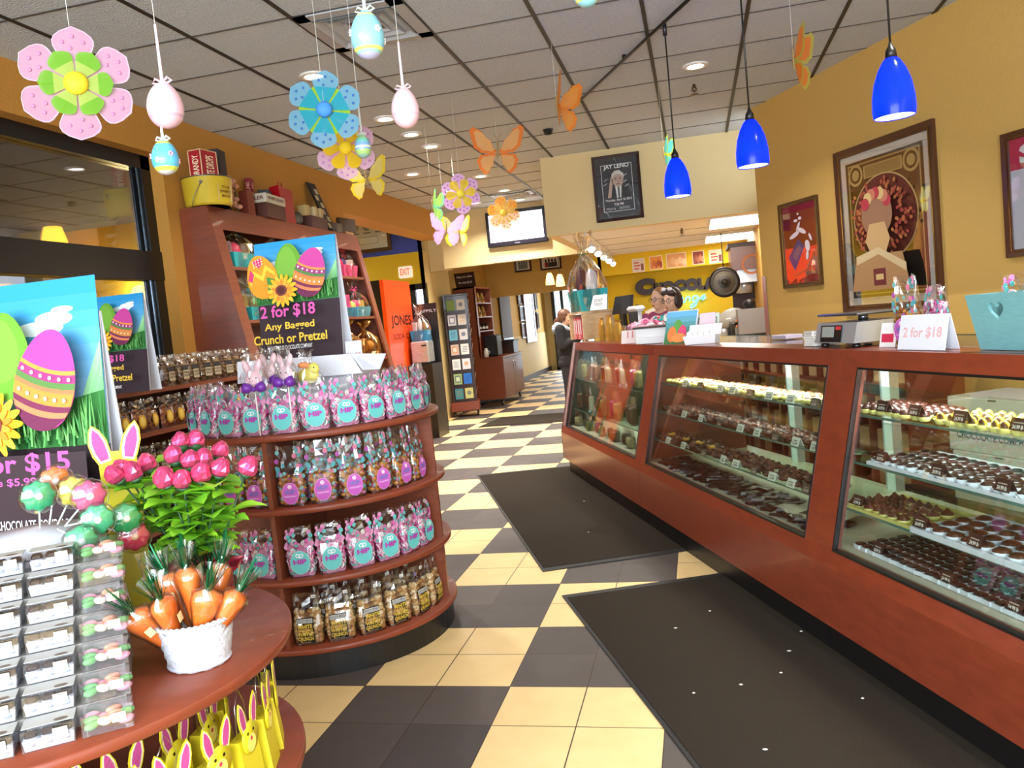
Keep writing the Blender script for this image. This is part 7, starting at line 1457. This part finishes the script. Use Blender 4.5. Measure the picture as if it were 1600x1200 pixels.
for i,(u,hv) in enumerate(((942,497),(955,492),(968,500))):
    q=ct(u,1.97); hz=zat(u,hv,q)-CTZ; b=MB(mat('gold_foil_bag',(206,160,70),.3,metal=.5)); b.T=MX.Translation(q)@MX.Rotation(CR+RAD(8*i-6),4,'Z')
    b.lathe([(.055,0),(.062,hz*.3),(.05,hz*.7),(.03,hz*.92),(.05,hz)],10,(0,0,0),None,True,wob=lambda a,k:1+.12*sin(3*a+k),sy=.5); b.fs=[False]*len(b.fs); tag(b.build('gold_bag'),'shiny gold foil bag between the rack and the register, %s from the rack'%ORD[i],'bag','gold bags on the counter')
gp=p+CM*.12+CD*.0+V((0,0,RH+.001)); zt_=zat(912,372,gp)-gp.z
gift(gp,.52,.30,zt_,zat(890,456,gp)-gp.z,(36,160,166),[(206,196,206),(90,50,60),(226,180,90),(150,90,110),(230,220,226)],(120,130,80),'tall cellophane gift basket in a teal box on the rack at the counter end',CR,51,True,film_mat('crisp_cellophane',(255,250,240),.22,.07),True)
q=ct(930,2.07); zb=zat(931,489,q); t=thing('notice_card','white folded notice card with black writing leaning on the rack top','card',V((q.x,q.y,gp.z))+CM*.02,CR+RAD(38)); hz=.14; m=MB(flat((230,232,232))); m.hexa([(-.02,-.05,0),(.18,-.05,0),(.18,-.047,0),(-.02,-.047,0)],[(0,0,hz),(.16,0,hz),(.16,.003,hz),(0,.003,hz)]); m.build('card',t,False); S=Sheet(); S.text('DO NOT',.04,.08,.10,.03,(50,50,54),.01); S.text('TOUCH',.04,.04,.10,.03,(50,50,54),.01); m=MB(); S.put(m,(-.02,-.051,0),(1,0,0),(0,.05,hz)); m.build('lettering',t,False)
# register monitor and scanner arm on the back edge of the counter
p=ct(975,2.31); t=thing('register_screen','dark register monitor seen from behind on the counter','monitor',p,CR+RAD(10)); z0=zat(975,490,p)-CTZ; z1=zat(975,462,p)-CTZ; m=MB(mat('screen_back',(48,44,52),.4)); m.hexa([(-.17,-.02,z0),(.17,-.02,z0),(.17,.02,z0),(-.17,.02,z0)],[(-.15,.02,z1),(.17,.02,z1),(.17,.05,z1),(-.15,.05,z1)]); m.build('panel',t,False); m=MB(mat('machine_black')); m.b2((-.04,-.01,.012),(.04,.03,z0)); m.b2((-.12,-.08,0),(.12,.10,.012)); m.build('stand',t,False)
p=ct(1003,2.28); t=thing('barcode_scanner','white arched barcode scanner on a stalk by the register','scanner',p,CR); z1=zat(1003,478,p)-CTZ; m=MB(WHT); m.cyl((0,0,.008),(0,0,z1*.86),.018); m.lathe([(.06,0),(.06,.008)],16,(0,0,0)); m.build('stalk',t,False); m=MB(WHT); m.box((-.04,-.02,z1*.93),(.28,.09,.05),0,.02); m.build('head',t,False)
# ================================================================== THE KITCHEN
SY=13.395
def glyph3(tx,h,depth,bold=.03,shear=0):
    vs,fs=glyph(tx,bold); ay=min(p[1] for p in vs); by=max(p[1] for p in vs); ax=min(p[0] for p in vs); bx=max(p[0] for p in vs)
    cu=bpy.data.curves.new('l','FONT'); cu.body=tx; cu.offset=bold; cu.extrude=.08; cu.bevel_depth=.008; cu.shear=shear; ob=bpy.data.objects.new('l',cu); me=ob.to_mesh(); V_=[p.co.copy() for p in me.vertices]; F_=[tuple(p.vertices) for p in me.polygons]; ob.to_mesh_clear(); bpy.data.objects.remove(ob); bpy.data.curves.remove(cu)
    return V_,F_,(ax,bx,ay,by)
a=py(994,468,SY); t=thing('wall_sign','big dark brown chocolate lettering on the lemon kitchen wall','sign',(-.2,SY,a.z)); LB=mat('letter_brown',(44,28,28),.5)
for ch,u0,u1,v0,v1 in (('C',994,1023,434,463),('H',1023,1036,441,461),('O',1035,1054,438,459),('C',1054,1071,436,456),('O',1071,1091,434,455),('L',1091,1101,434,453),('A',1099,1119,432,453),('T',1114,1132,429,450),('E',1132,1150,428,448)):
    A=py(u0,v1,SY); B=py(u1,v0,SY); V_,F_,(ax,bx,ay,by)=glyph3(ch,1,.05,.11); sx=(B.x-A.x)/(bx-ax); sz=(B.z-A.z)/(by-ay)
    m=MB(LB); m.add([V((A.x+(p.x-ax)*sx, SY-.03-p.z*.45, A.z+(p.y-ay)*sz)) for p in V_],F_,False); m.build('letter',t)
A=py(1045,478,SY); t=thing('neon_sign','glowing blue neon script under the chocolate lettering','neon sign',py(1080,475,SY)); NEON=mat('neon_blue',(90,190,255),.4,emit=3.2,ecol=(70,170,255))
def script(pts,r): 
    m=MB(NEON); P=[]
    for i in range(len(pts)-1):
        for k in range(4): P.append(V(pts[i]).lerp(V(pts[i+1]),k/4))
    P.append(V(pts[-1])); P=[(P[max(0,i-1)]+P[i]+P[min(len(P)-1,i+1)])/3 for i in range(len(P))]; m.tube([V((py(x,y,SY).x,SY-.06,py(x,y,SY).z)) for x,y in P],r,6); m.build('tube',t)
script([(1040,452),(1044,462),(1040,477),(1049,474)],.011)
script([(1050,470),(1053,464),(1058,468),(1054,474),(1050,470)],.011)
script([(1059,464),(1059,472),(1064,472),(1067,463),(1066,472),(1070,472),(1073,464),(1077,463),(1078,471)],.011)
script([(1090,462),(1083,463),(1082,470),(1089,469),(1091,461),(1088,476),(1080,482),(1079,477),(1092,469)],.011)
script([(1092,468),(1098,462),(1102,460),(1098,465),(1097,469),(1104,464)],.011)
m=MB(BLK); 
for u in (1050,1075,1098): q=py(u,468,SY); m.cyl((q.x,SY-.055,q.z),(q.x,SY,q.z),.008,n=6)
m.build('standoff',t)
l=bpy.data.lights.new('neon','POINT'); l.energy=3; l.color=(.3,.6,1); l.shadow_soft_size=.1; o=bpy.data.objects.new('neon',l); C.objects.link(o); o.location=py(1075,468,13.2)
for i,(u0,v0,u1,v1,c1,c2,l) in enumerate(((987,405,1008,424,(206,196,190),(190,80,70),'white menu poster with red lines, first from the corridor'),(1014,401,1036,420,(214,140,60),(150,60,40),'orange drinks poster, second from the corridor'),(1040,397,1073,416,(206,150,100),(226,196,160),'wide tan food poster in the middle'),(1081,393,1101,412,(130,60,46),(206,150,110),'dark red food poster, fourth from the corridor'),(1107,391,1130,410,(222,206,186),(170,60,60),'white poster with red writing nearest the hanging pan'))):
    a=py(u0,v0,12.915); b=py(u1,v1,12.915); t=thing('menu_poster',l+', on the kitchen bulkhead','poster',((a.x+b.x)/2,12.915,b.z),0,'menu posters on the bulkhead'); m=MB(flat((226,220,210))); m.b2((a.x,12.912,b.z),(b.x,12.918,a.z)); m.build('sheet',t)
    S=Sheet(); w_,h_=b.x-a.x,a.z-b.z; S.poly(rect(.01,.01,w_-.01,h_-.01),c1)
    if i in (0,4): 
        for k in range(3): S.poly(rect(w_*.15,h_*(.2+.22*k),w_*(.55+.1*(k%2)),h_*(.3+.22*k)),c2)
        S.poly(rect(w_*.7,h_*.1,w_*.92,h_*.6),mixt(c2,(90,80,80),.6))
    else:
        for k in range(5): S.poly(oval(w_*(.15+.18*k),h_*(.35+.12*(k%2)),w_*.10,h_*.25),mixt(c1,c2,(k+1)/5))
    m=MB(); S.put(m,(a.x,12.9115,b.z),(1,0,0),(0,0,1)); m.build('print',t)
# hanging copper pan
p=py(1132,441,11.0); t=thing('hanging_pan','large dark round candy pan hung flat beside the lettering','pan',p); R_=.195
m=MB(mat('pan_dark',(34,30,28),.35,metal=.7)); m.lathe([(R_,-.02),(R_*1.02,0),(R_*.97,.02),(R_*.75,.0),(R_*.4,.01),(R_*.22,.015)],40,p,V((.1,-1,.1)),False); m.use(mat('pan_mid',(60,54,44),.4,metal=.6)); m.lathe([(R_*.74,.003),(R_*.42,.013)],40,p,V((.1,-1,.1)),False); m.build('bowl',t)
m=MB(mat('pan_hub',(30,26,24),.4)); m.lathe([(R_*.22,.015),(R_*.2,.05),(0,.06)],20,p,V((.1,-1,.1)),False); m.build('hub',t)
m=MB(BLK); m.cyl(p+V((0,0,R_)),(p.x,p.y,2.312),.006,n=6); m.build('hanger',t)
# range hood column, shelf unit, mixer, machines
p=py(1160,402,11.3); a=py(1140,388,11.3); b=py(1180,420,11.3); t=thing('wall_cupboard','brown arched wall cupboard at the end of the kitchen','cupboard',p); m=MB(wood_mat('cupboard_brown',(110,70,60),(3,3,8))); m.b2((a.x,11.15,b.z),(.80,11.9,a.z)); m.build('body',t); m=MB(mat('cupboard_dark',(50,30,26),.5)); m.b2((a.x-.03,11.12,a.z),(.80,11.92,a.z+.05)); m.build('cornice',t); m=MB(mat('orange_trim')); m.lathe([(.10,0),(.13,0)],24,V((b.x-.05,11.14,b.z+.06)),V((0,-1,0)),False); m.build('arch',t)
a=py(1150,421,11.35); b=py(1178,440,11.35); t=thing('extractor_hood','stainless steel hood under the brown cupboard','hood',(.6,11.5,b.z)); m=MB(STEEL); m.b2((a.x,11.25,b.z),(.80,11.8,a.z)); m.build('canopy',t); c_=py(1163,446,11.35); m=MB(STEEL); m.lathe([(.10,-.10),(.12,-.02),(.125,.06)],24,V((c_.x,11.45,c_.z)),None,True); m.build('pot_hook',t)
t=thing('back_shelf','dark wood panel behind the kitchen machines','panel',(.7,11.9,.9)); m=MB(mat('cupboard_dark')); m.b2((.50,11.82,.9),(.80,11.9,1.9)); m.build('board',t)
KZ=.95; t=thing('kitchen_counter','wood topped kitchen counter along the side wall','counter',(.55,11,0)); m=MB(PINE); m.b2((.30,9.8,KZ-.04),(.79,12.9,KZ)); m.build('worktop',t); m=MB(mat('cupboard_brown')); m.b2((.34,9.82,0),(.78,12.88,KZ-.04)); m.build('base_unit',t)
p=V((.36,11.0,KZ)); q=py(1133,500,11.0); t=thing('stand_mixer','large grey covered stand mixer on the kitchen counter','mixer',(q.x,11,KZ)); z_=q.z; m=MB(mat('cover_grey',(150,150,146),.5)); m.ell((q.x+.08,11.05,z_),(.20,.16,.14),18,12,MX.Rotation(RAD(-18),3,'Y')); m.build('head',t); m=MB(mat('cover_grey')); m.lathe([(.12,0),(.13,.05),(.09,.15),(.10,max(.2,z_-KZ))],16,(q.x+.12,11.05,KZ+.001)); m.build('column',t); m=MB(STEEL); m.lathe([(.07,0),(.09,.06),(.10,.13)],18,(q.x-.03,11.05,KZ+.001)); m.build('bowl',t)
q=py(1172,495,10.6); t=thing('espresso_machine','steel and black espresso machine at the end of the kitchen counter','espresso machine',(.6,10.6,KZ)); m=MB(mat('machine_grey',(120,120,120),.45)); m.b2((.48,10.3,KZ+.06),(.79,10.8,KZ+.36)); m.build('body',t); m=MB(mat('machine_black')); m.b2((.44,10.32,KZ+.001),(.79,10.78,KZ+.06)); m.build('tray',t); m=MB(mat('machine_black')); m.lathe([(.05,0),(.08,.06),(.07,.12)],16,(.64,10.6,KZ+.361)); m.build('bean_hopper',t); m=MB(mat('machine_black')); m.cyl((.50,10.5,KZ+.2),(.38,10.45,KZ+.18),.018); m.build('portafilter',t); m=MB(mat('amber_liquid',(226,130,30),.3)); m.b2((.465,10.6,KZ+.14),(.479,10.72,KZ+.24)); m.build('gauge_light',t)
t=thing('syrup_pump','black syrup pump bottle on the kitchen counter','bottle',(.38,10.12,KZ)); m=MB(mat('machine_black')); m.lathe([(.04,0),(.045,.02),(.045,.15),(.015,.19),(.015,.23)],14,(.38,10.12,KZ+.001)); m.build('bottle',t); m=MB(WHT); m.tube([(.38,10.12,KZ+.23),(.38,10.12,KZ+.27),(.33,10.10,KZ+.265)],.007,6); m.build('pump',t)
t=thing('red_cloth','folded red and white cloth on the end of the kitchen counter','cloth',(.5,9.95,KZ)); m=MB(mat('cloth_red',(190,50,50),.8)); m.grid(lambda i,j:V((.36+.18*i,9.88+.2*j,KZ+.012+.025*sin(pi*i)*sin(pi*j)+.006*sin(9*i+5*j))),10,8); m.use(mat('cloth_white',(226,222,216),.8)); m.grid(lambda i,j:V((.55+.16*i,9.9+.18*j,KZ+.012+.03*sin(pi*i)*sin(pi*j)+.006*sin(8*i-5*j))),10,8); m.build('fabric',t)
t=thing('glass_rack','row of upside down glasses on the back kitchen shelf','glasses',(.1,13.2,1.0)) if 0 else None
t=thing('back_counter','low kitchen back counter under the neon script','counter',(-.2,13.1,0)); m=MB(PINE); m.b2((-1.3,12.95,1.0),(.30,13.38,1.04)); m.build('worktop',t); m=MB(mat('cupboard_brown')); m.b2((-1.28,12.97,0),(.28,13.36,1.0)); m.build('base_unit',t)
for i in range(6):
    q=V((-.02+.075*i,13.15,1.041)); m=MB(film_mat('tumbler_glass',(255,255,255),.16,.05)); m.lathe([(.030,0),(.034,.10)],12,q,None,True); tag(m.build('drinking_glass'),'clear drinking glass on the back counter under the neon, %s from the corridor'%ORD[i],'glass','glasses on the back counter')
for i,(x,h_,c) in enumerate(((-.95,.42,(30,28,32)),(-.68,.36,(226,224,220)),(-.40,.40,(30,28,32)))):
    m=MB(mat('box_%d_%d_%d'%c,c,.4)); m.hexa([(x-.09,13.05,1.041),(x+.09,13.05,1.041),(x+.09,13.25,1.041),(x-.09,13.25,1.041)],[(x-.11,13.05,1.04+h_),(x+.05,13.05,1.04+h_+.06),(x+.05,13.25,1.04+h_+.06),(x-.11,13.25,1.04+h_)]); tag(m.build('frame_holder'),('black slanted stand on the back counter nearest the corridor','white slanted menu board between two black stands','black slanted stand on the back counter behind the workers')[i],'stand')
for x,l in ((.862,'steel corner guard on the end of the angled wall'),): 
    a=py(1187,440,8.76); m=MB(ALU); q=wr_(1196,480); q=o0+WRN*.004; m.T=MX.Translation(V((q.x,q.y,0)))@MX.Rotation(math.atan2(WRD.y,WRD.x),4,'Z'); m.b2((.0,-.006,.0),(.06,.0,1.62)); tag(m.build('corner_guard'),l,'corner guard')
# ================================================================== PEOPLE
def remesh(mb,name,vox,parent,M,smooth=6,mt=None,label=None):
    me=mb.mesh('tmp'); ob=bpy.data.objects.new('tmp',me); C.objects.link(ob)
    r=ob.modifiers.new('r','REMESH'); r.mode='VOXEL'; r.voxel_size=vox; r.use_smooth_shade=True
    s_=ob.modifiers.new('s','SMOOTH'); s_.iterations=smooth; s_.factor=.5
    dg=bpy.context.evaluated_depsgraph_get(); dg.update(); ne=bpy.data.meshes.new_from_object(ob.evaluated_get(dg)); bpy.data.objects.remove(ob)
    ne.materials.clear(); ne.materials.append(mt)
    for p in ne.polygons: p.use_smooth=True; p.material_index=0
    o=bpy.data.objects.new(name,ne); C.objects.link(o); o.parent=parent; WM[o]=WM[parent].copy()
    if label: o['label']=label
    return o
def cap(m,a,b,r0,r1,n=14):
    a,b=V(a),V(b); m.cyl(a,b,r0,r1,n=n); m.ell(a,r0,n,8); m.ell(b,r1,n,8)
def chain(m,pts,rs,g=0):
    for i in range(len(pts)-1): cap(m,pts[i],pts[i+1],rs[i]+g,rs[i+1]+g)
def hand(m,w,d,curl=.5,side=1):
    w,d=V(w),V(d).normalized(); x=d.cross(V((0,0,1))); x=x.normalized() if x.length>.1 else V((1,0,0)); n_=x.cross(d)
    pc=w+d*.045; m.ell(pc,(.02,.02,.02),10,8); cap(m,w,w+d*.075,.022,.026); m.ell(w+d*.05+x*.015,.022,8,6); m.ell(w+d*.05-x*.015,.022,8,6)
    for k,L_ in enumerate((.066,.076,.07,.056)):
        b=w+d*.082+x*(.027-.018*k); q=b+d*L_*.5+n_*(-.25*curl*L_); e=q+(d*(1-curl)-n_*curl).normalized()*L_*.5; chain(m,[b,q,e],[.0095,.009,.0075])
    b=w+d*.03+x*side*.026; q=b+(d*.6+x*side*.7).normalized()*.034; chain(m,[b,q,q+d*.03-n_*.008],[.012,.010,.008])
def person(label,loc,rz,H,J,skin,cloth_parts,hair,hairc,glasses=None,yaw=0,pitch=0,vox=.011):
    t=thing('person',label,'person',loc,rz); k=H/1.65
    S=lambda p:V(p)*k
    m=MB(flat((200,160,130))); hd=S(J['head']); Rh=MX.Rotation(yaw,3,'Z')@MX.Rotation(pitch,3,'X'); h=lambda p:hd+Rh@(V(p)*k)
    m.ell(hd+Rh@V((0,.008*k,.025*k)),(.074*k,.092*k,.098*k),20,14,Rh); m.ell(h((0,-.018,-.045)),(.056*k,.064*k,.068*k),18,12,Rh); m.ell(h((0,-.05,-.085)),(.026*k,.025*k,.022*k),10,8); 
    cap(m,h((0,-.084,.012)),h((0,-.103,-.028)),.009*k,.0145*k,10); m.ell(h((0,-.078,-.062)),(.026*k,.012*k,.010*k),10,6); m.ell(h((0,-.074,.022)),(.05*k,.014*k,.010*k),12,6); 
    for sx in (-1,1): m.ell(h((sx*.074,.012,-.008)),(.010*k,.018*k,.028*k),8,8); m.ell(h((sx*.04,-.06,-.03)),(.024*k,.02*k,.022*k),8,6)
    nk=S(J['neck']); cap(m,nk,h((0,.022,-.06)),.056*k,.050*k)
    ch,pe=S(J['chest']),S(J['pelvis']); m.ell(ch,(.150*k,.098*k,.17*k),18,12); m.ell((ch+pe)/2,(.128*k,.088*k,.16*k),16,10); m.ell(pe,(.155*k,.105*k,.13*k),18,12)
    for sx,s in ((1,'r'),(-1,'l')):
        sh,el,wr=S(J['sh_'+s]),S(J['el_'+s]),S(J['wr_'+s]); chain(m,[nk+V((sx*.03,0,-.02))*k,sh,el,wr],[.05*k,.056*k,.040*k,.027*k]); hand(m,wr,S(J['hd_'+s]) if 'hd_'+s in J else (wr-el),J.get('curl',.5),-sx)
        hp,kn,an=S(J['hp_'+s]),S(J['kn_'+s]),S(J['an_'+s]); chain(m,[hp,kn,an],[.082*k,.055*k,.036*k]); cap(m,an+V((0,.02,-.04))*k,an+V((0,-.13,-.06))*k,.034*k,.026*k)
    sm=mat('skin_%d_%d_%d'%skin,skin,.55,spec=.35); remesh(m,'body',vox,t,None,5,sm)
    for nm,col,parts in cloth_parts:
        m=MB(flat((90,90,90)))
        for pr in parts:
            if pr[0]=='ell': m.ell(S(pr[1]),tuple(q*k for q in pr[2]),18,12)
            else: chain(m,[S(J[q]) if isinstance(q,str) else S(q) for q in pr[1]],[q*k for q in pr[2]])
        remesh(m,nm,.012,t,None,5,col if not isinstance(col,tuple) else mat('cloth_%d_%d_%d'%col,col,.85,vary=.15,vscale=40))
    if hair:
        m=MB(flat((60,40,30)))
        for c,r in hair: m.ell(h(c),tuple(q*k for q in r),16,12,Rh)
        remesh(m,'hair',.009,t,None,4,mat('hair_%d_%d_%d'%hairc,hairc,.5,vary=.4,vscale=120,stretch=(1,1,.2)))
    for sx in (-1,1):
        m=MB(flat((236,232,226),.3)); m.ell(h((sx*.031,-.079,.004)),(.013*k,.008*k,.007*k),10,8,Rh); m.use(flat((50,34,26),.2)); m.ell(h((sx*.031,-.086,.004)),(.0058*k,.003*k,.0058*k),8,6,Rh); m.use(mat('hair_%d_%d_%d'%hairc)); m.ell(h((sx*.031,-.086,.026)),(.018*k,.004*k,.003*k),8,4,Rh); m.build('eye',t,False)
    m=MB(mat('lip',(170,90,84),.4)); m.ell(h((0,-.090,-.060)),(.022*k,.006*k,.0045*k),12,6,Rh); m.ell(h((0,-.089,-.067)),(.017*k,.006*k,.0045*k),12,6,Rh); m.build('lips',t,False)
    if glasses:
        m=MB(mat('specs_dark',(40,34,40),.3)); 
        for sx in (-1,1): m.torus(h((sx*.033,-.096,.002)),.022*k,.0022*k,20,5,Rh@MX.Rotation(pi/2,3,'X')); m.tube([h((sx*.055,-.094,.006)),h((sx*.078,-.04,.010)),h((sx*.08,.02,.008))],.002*k,5)
        m.tube([h((-.011,-.097,.006)),h((.011,-.097,.006))],.002*k,5); m.build('glasses',t,False)
    return t,h,k
STAND=dict(head=(0,-.02,1.545),neck=(0,.01,1.40),chest=(0,.01,1.22),pelvis=(0,0,.93),sh_r=(.17,.01,1.345),sh_l=(-.17,.01,1.345),el_r=(.21,.0,1.07),el_l=(-.21,.0,1.07),wr_r=(.20,-.20,.98),wr_l=(-.20,-.20,.98),hp_r=(.085,0,.90),hp_l=(-.085,0,.90),kn_r=(.09,-.01,.49),kn_l=(-.09,-.01,.49),an_r=(.09,.01,.09),an_l=(-.09,.01,.09))
# worker in front, behind the counter: dark hair, glasses, sunglasses pushed up, floral top
TEALP=mat('floral_top',(90,170,160),.8); n_=TEALP.node_tree.nodes; L_=TEALP.node_tree.links
vr=n_.new('ShaderNodeTexVoronoi'); vr.inputs['Scale'].default_value=26; rp_=n_.new('ShaderNodeValToRGB'); rp_.color_ramp.interpolation='CONSTANT'
for q,c in ((0,(60,170,160)),(.3,(232,226,226)),(.5,(214,60,90)),(.68,(40,130,140)),(.84,(236,170,190))):
    e_=rp_.color_ramp.elements.new(q) if q else rp_.color_ramp.elements[0]; e_.position=q; e_.color=lin(c)
tc=n_.new('ShaderNodeTexCoord'); sx_=n_.new('ShaderNodeSeparateColor'); L_.new(tc.outputs['Object'],vr.inputs['Vector']); L_.new(vr.outputs['Color'],sx_.inputs[0]); L_.new(sx_.outputs[0],rp_.inputs[0]); L_.new(rp_.outputs[0],n_['Principled BSDF'].inputs['Base Color'])
PANTS=('trousers',(36,34,40),[('ell',(0,0,.93),(.168,.118,.13)),('c',['hp_r','kn_r','an_r'],[.092,.066,.052]),('c',['hp_l','kn_l','an_l'],[.092,.066,.052])])
def shoes(c=(30,28,30)): return ('shoes',c,[('c',[(.09,.04,.045),(.09,-.12,.035)],[.044,.036]),('c',[(-.09,.04,.045),(-.09,-.12,.035)],[.044,.036])])
hp_=py(1049,470,7.95); Hh=1.645; kk=(hp_.z)/1.545
topA=('blouse',TEALP,[('ell',(0,.01,1.22),(.166,.118,.175)),('ell',(0,.005,1.05),(.148,.108,.17)),('ell',(0,0,.92),(.170,.122,.10)),('c',['sh_r','el_r'],[.07,.056]),('c',['sh_l','el_l'],[.07,.056]),('c',[(-.08,.01,1.36),(.08,.01,1.36)],[.066,.066])])
tp,h,k=person('woman behind the counter in a bright floral top, glasses and sunglasses on her dark hair',(hp_.x,7.97,0),RAD(-8),1.65*kk,STAND,(206,160,132),[topA,PANTS,shoes()],[((0,.03,.055),(.085,.10,.088)),((-.066,.03,.0),(.032,.07,.085)),((.066,.03,.0),(.032,.07,.085)),((0,.085,.0),(.075,.04,.10)),((.04,-.052,.078),(.05,.035,.03)),((-.035,-.050,.080),(.045,.035,.028))],(48,32,30),True,RAD(-24),RAD(2))
m=MB(mat('sunglass_white',(210,206,206),.3)); Rh=MX.Rotation(RAD(-24),3,'Z')
for sx in (-1,1): m.ell(h((sx*.036,-.060,.118)),(.030*k,.012*k,.020*k),12,8,Rh)
m.tube([h((-.075,.02,.05)),h((-.066,-.045,.11)),h((0,-.072,.125)),h((.066,-.045,.11)),h((.075,.02,.05))],.004*k,6); m.build('sunglasses',tp,False)
hp2=py(1030,468,8.75); kk=hp2.z/1.545
topB=('shirt',(150,70,110),topA[2]); 
person('second worker mostly hidden behind the woman in the floral top, wearing dark glasses',(hp2.x,8.77,0),RAD(-12),1.65*kk,STAND,(222,180,156),[topB,('apron',(206,206,214),[('ell',(0,-.055,1.12),(.12,.08,.24)),('ell',(0,-.05,.9),(.15,.085,.18))]),PANTS,shoes()],[((0,.03,.052),(.083,.098,.085)),((0,.07,.0),(.07,.05,.08))],(150,104,70),True,RAD(-30))
# customer at the far end, in profile, eating from a bag
JC=dict(STAND); JC.update(head=(0,-.035,1.505),neck=(0,.0,1.375),el_r=(.20,-.02,1.08),el_l=(-.20,-.02,1.08),wr_r=(.09,-.22,1.22),wr_l=(-.08,-.24,1.20),hd_r=(-.3,-.5,.75),hd_l=(.3,-.4,.8),curl=.75)
hc=py(882,497,11.62); kk=hc.z/1.505
jk=('jacket',(24,24,30),[('ell',(0,.01,1.20),(.185,.14,.19)),('ell',(0,.005,1.0),(.175,.135,.2)),('ell',(0,0,.82),(.185,.145,.14)),('c',['sh_r','el_r','wr_r'],[.078,.068,.05]),('c',['sh_l','el_l','wr_l'],[.078,.068,.05]),('c',[(-.09,.01,1.34),(.09,.01,1.34)],[.075,.075])])
hood=('hood',(150,166,176),[('c',[(-.11,.03,1.385),(0,.11,1.40),(.11,.03,1.385)],[.05,.065,.05]),('c',[(.11,.03,1.385),(.06,-.10,1.33)],[.05,.03]),('c',[(-.11,.03,1.385),(-.06,-.10,1.33)],[.05,.03]),('ell',(0,.13,1.35),(.13,.07,.09))])
tp,h,k=person('customer with brown ponytail and black jacket with grey hood, in profile, holding a snack bag',(hc.x-.01,11.62,0),RAD(76),1.65*kk,JC,(214,168,140),[jk,hood,PANTS,shoes()],[((0,.028,.052),(.088,.108,.092)),((0,.085,.0),(.070,.05,.10)),((0,.14,-.03),(.045,.05,.05)),((.0,.175,-.09),(.04,.042,.085)),((.062,.03,.01),(.026,.06,.06)),((-.062,.03,.01),(.026,.06,.06))],(96,62,42),None)
c_=WM[tp]@(V((.01,-.315,1.245))*k); t=thing('snack_bag','clear bag of popcorn held up by the customer in the black jacket','snack bag',c_-V((0,0,.10)))
m=MB(mat('popcorn_tan',(206,150,96),.6)); 
for i in range(40): m.ell(c_+V((BG.uniform(-.05,.05),BG.uniform(-.035,.035),BG.uniform(-.10,.06))),.016,6,4)
m.build('popcorn',t); m=MB(film_mat('crisp_cellophane')); m.lathe([(.01,-.13),(.07,-.10),(.075,0),(.06,.07),(.035,.11),(.055,.19)],12,c_,None,False,wob=lambda a,k:1+.1*sin(3*a+k),sy=.75); m.fs=[False]*len(m.fs); m.build('bag',t)
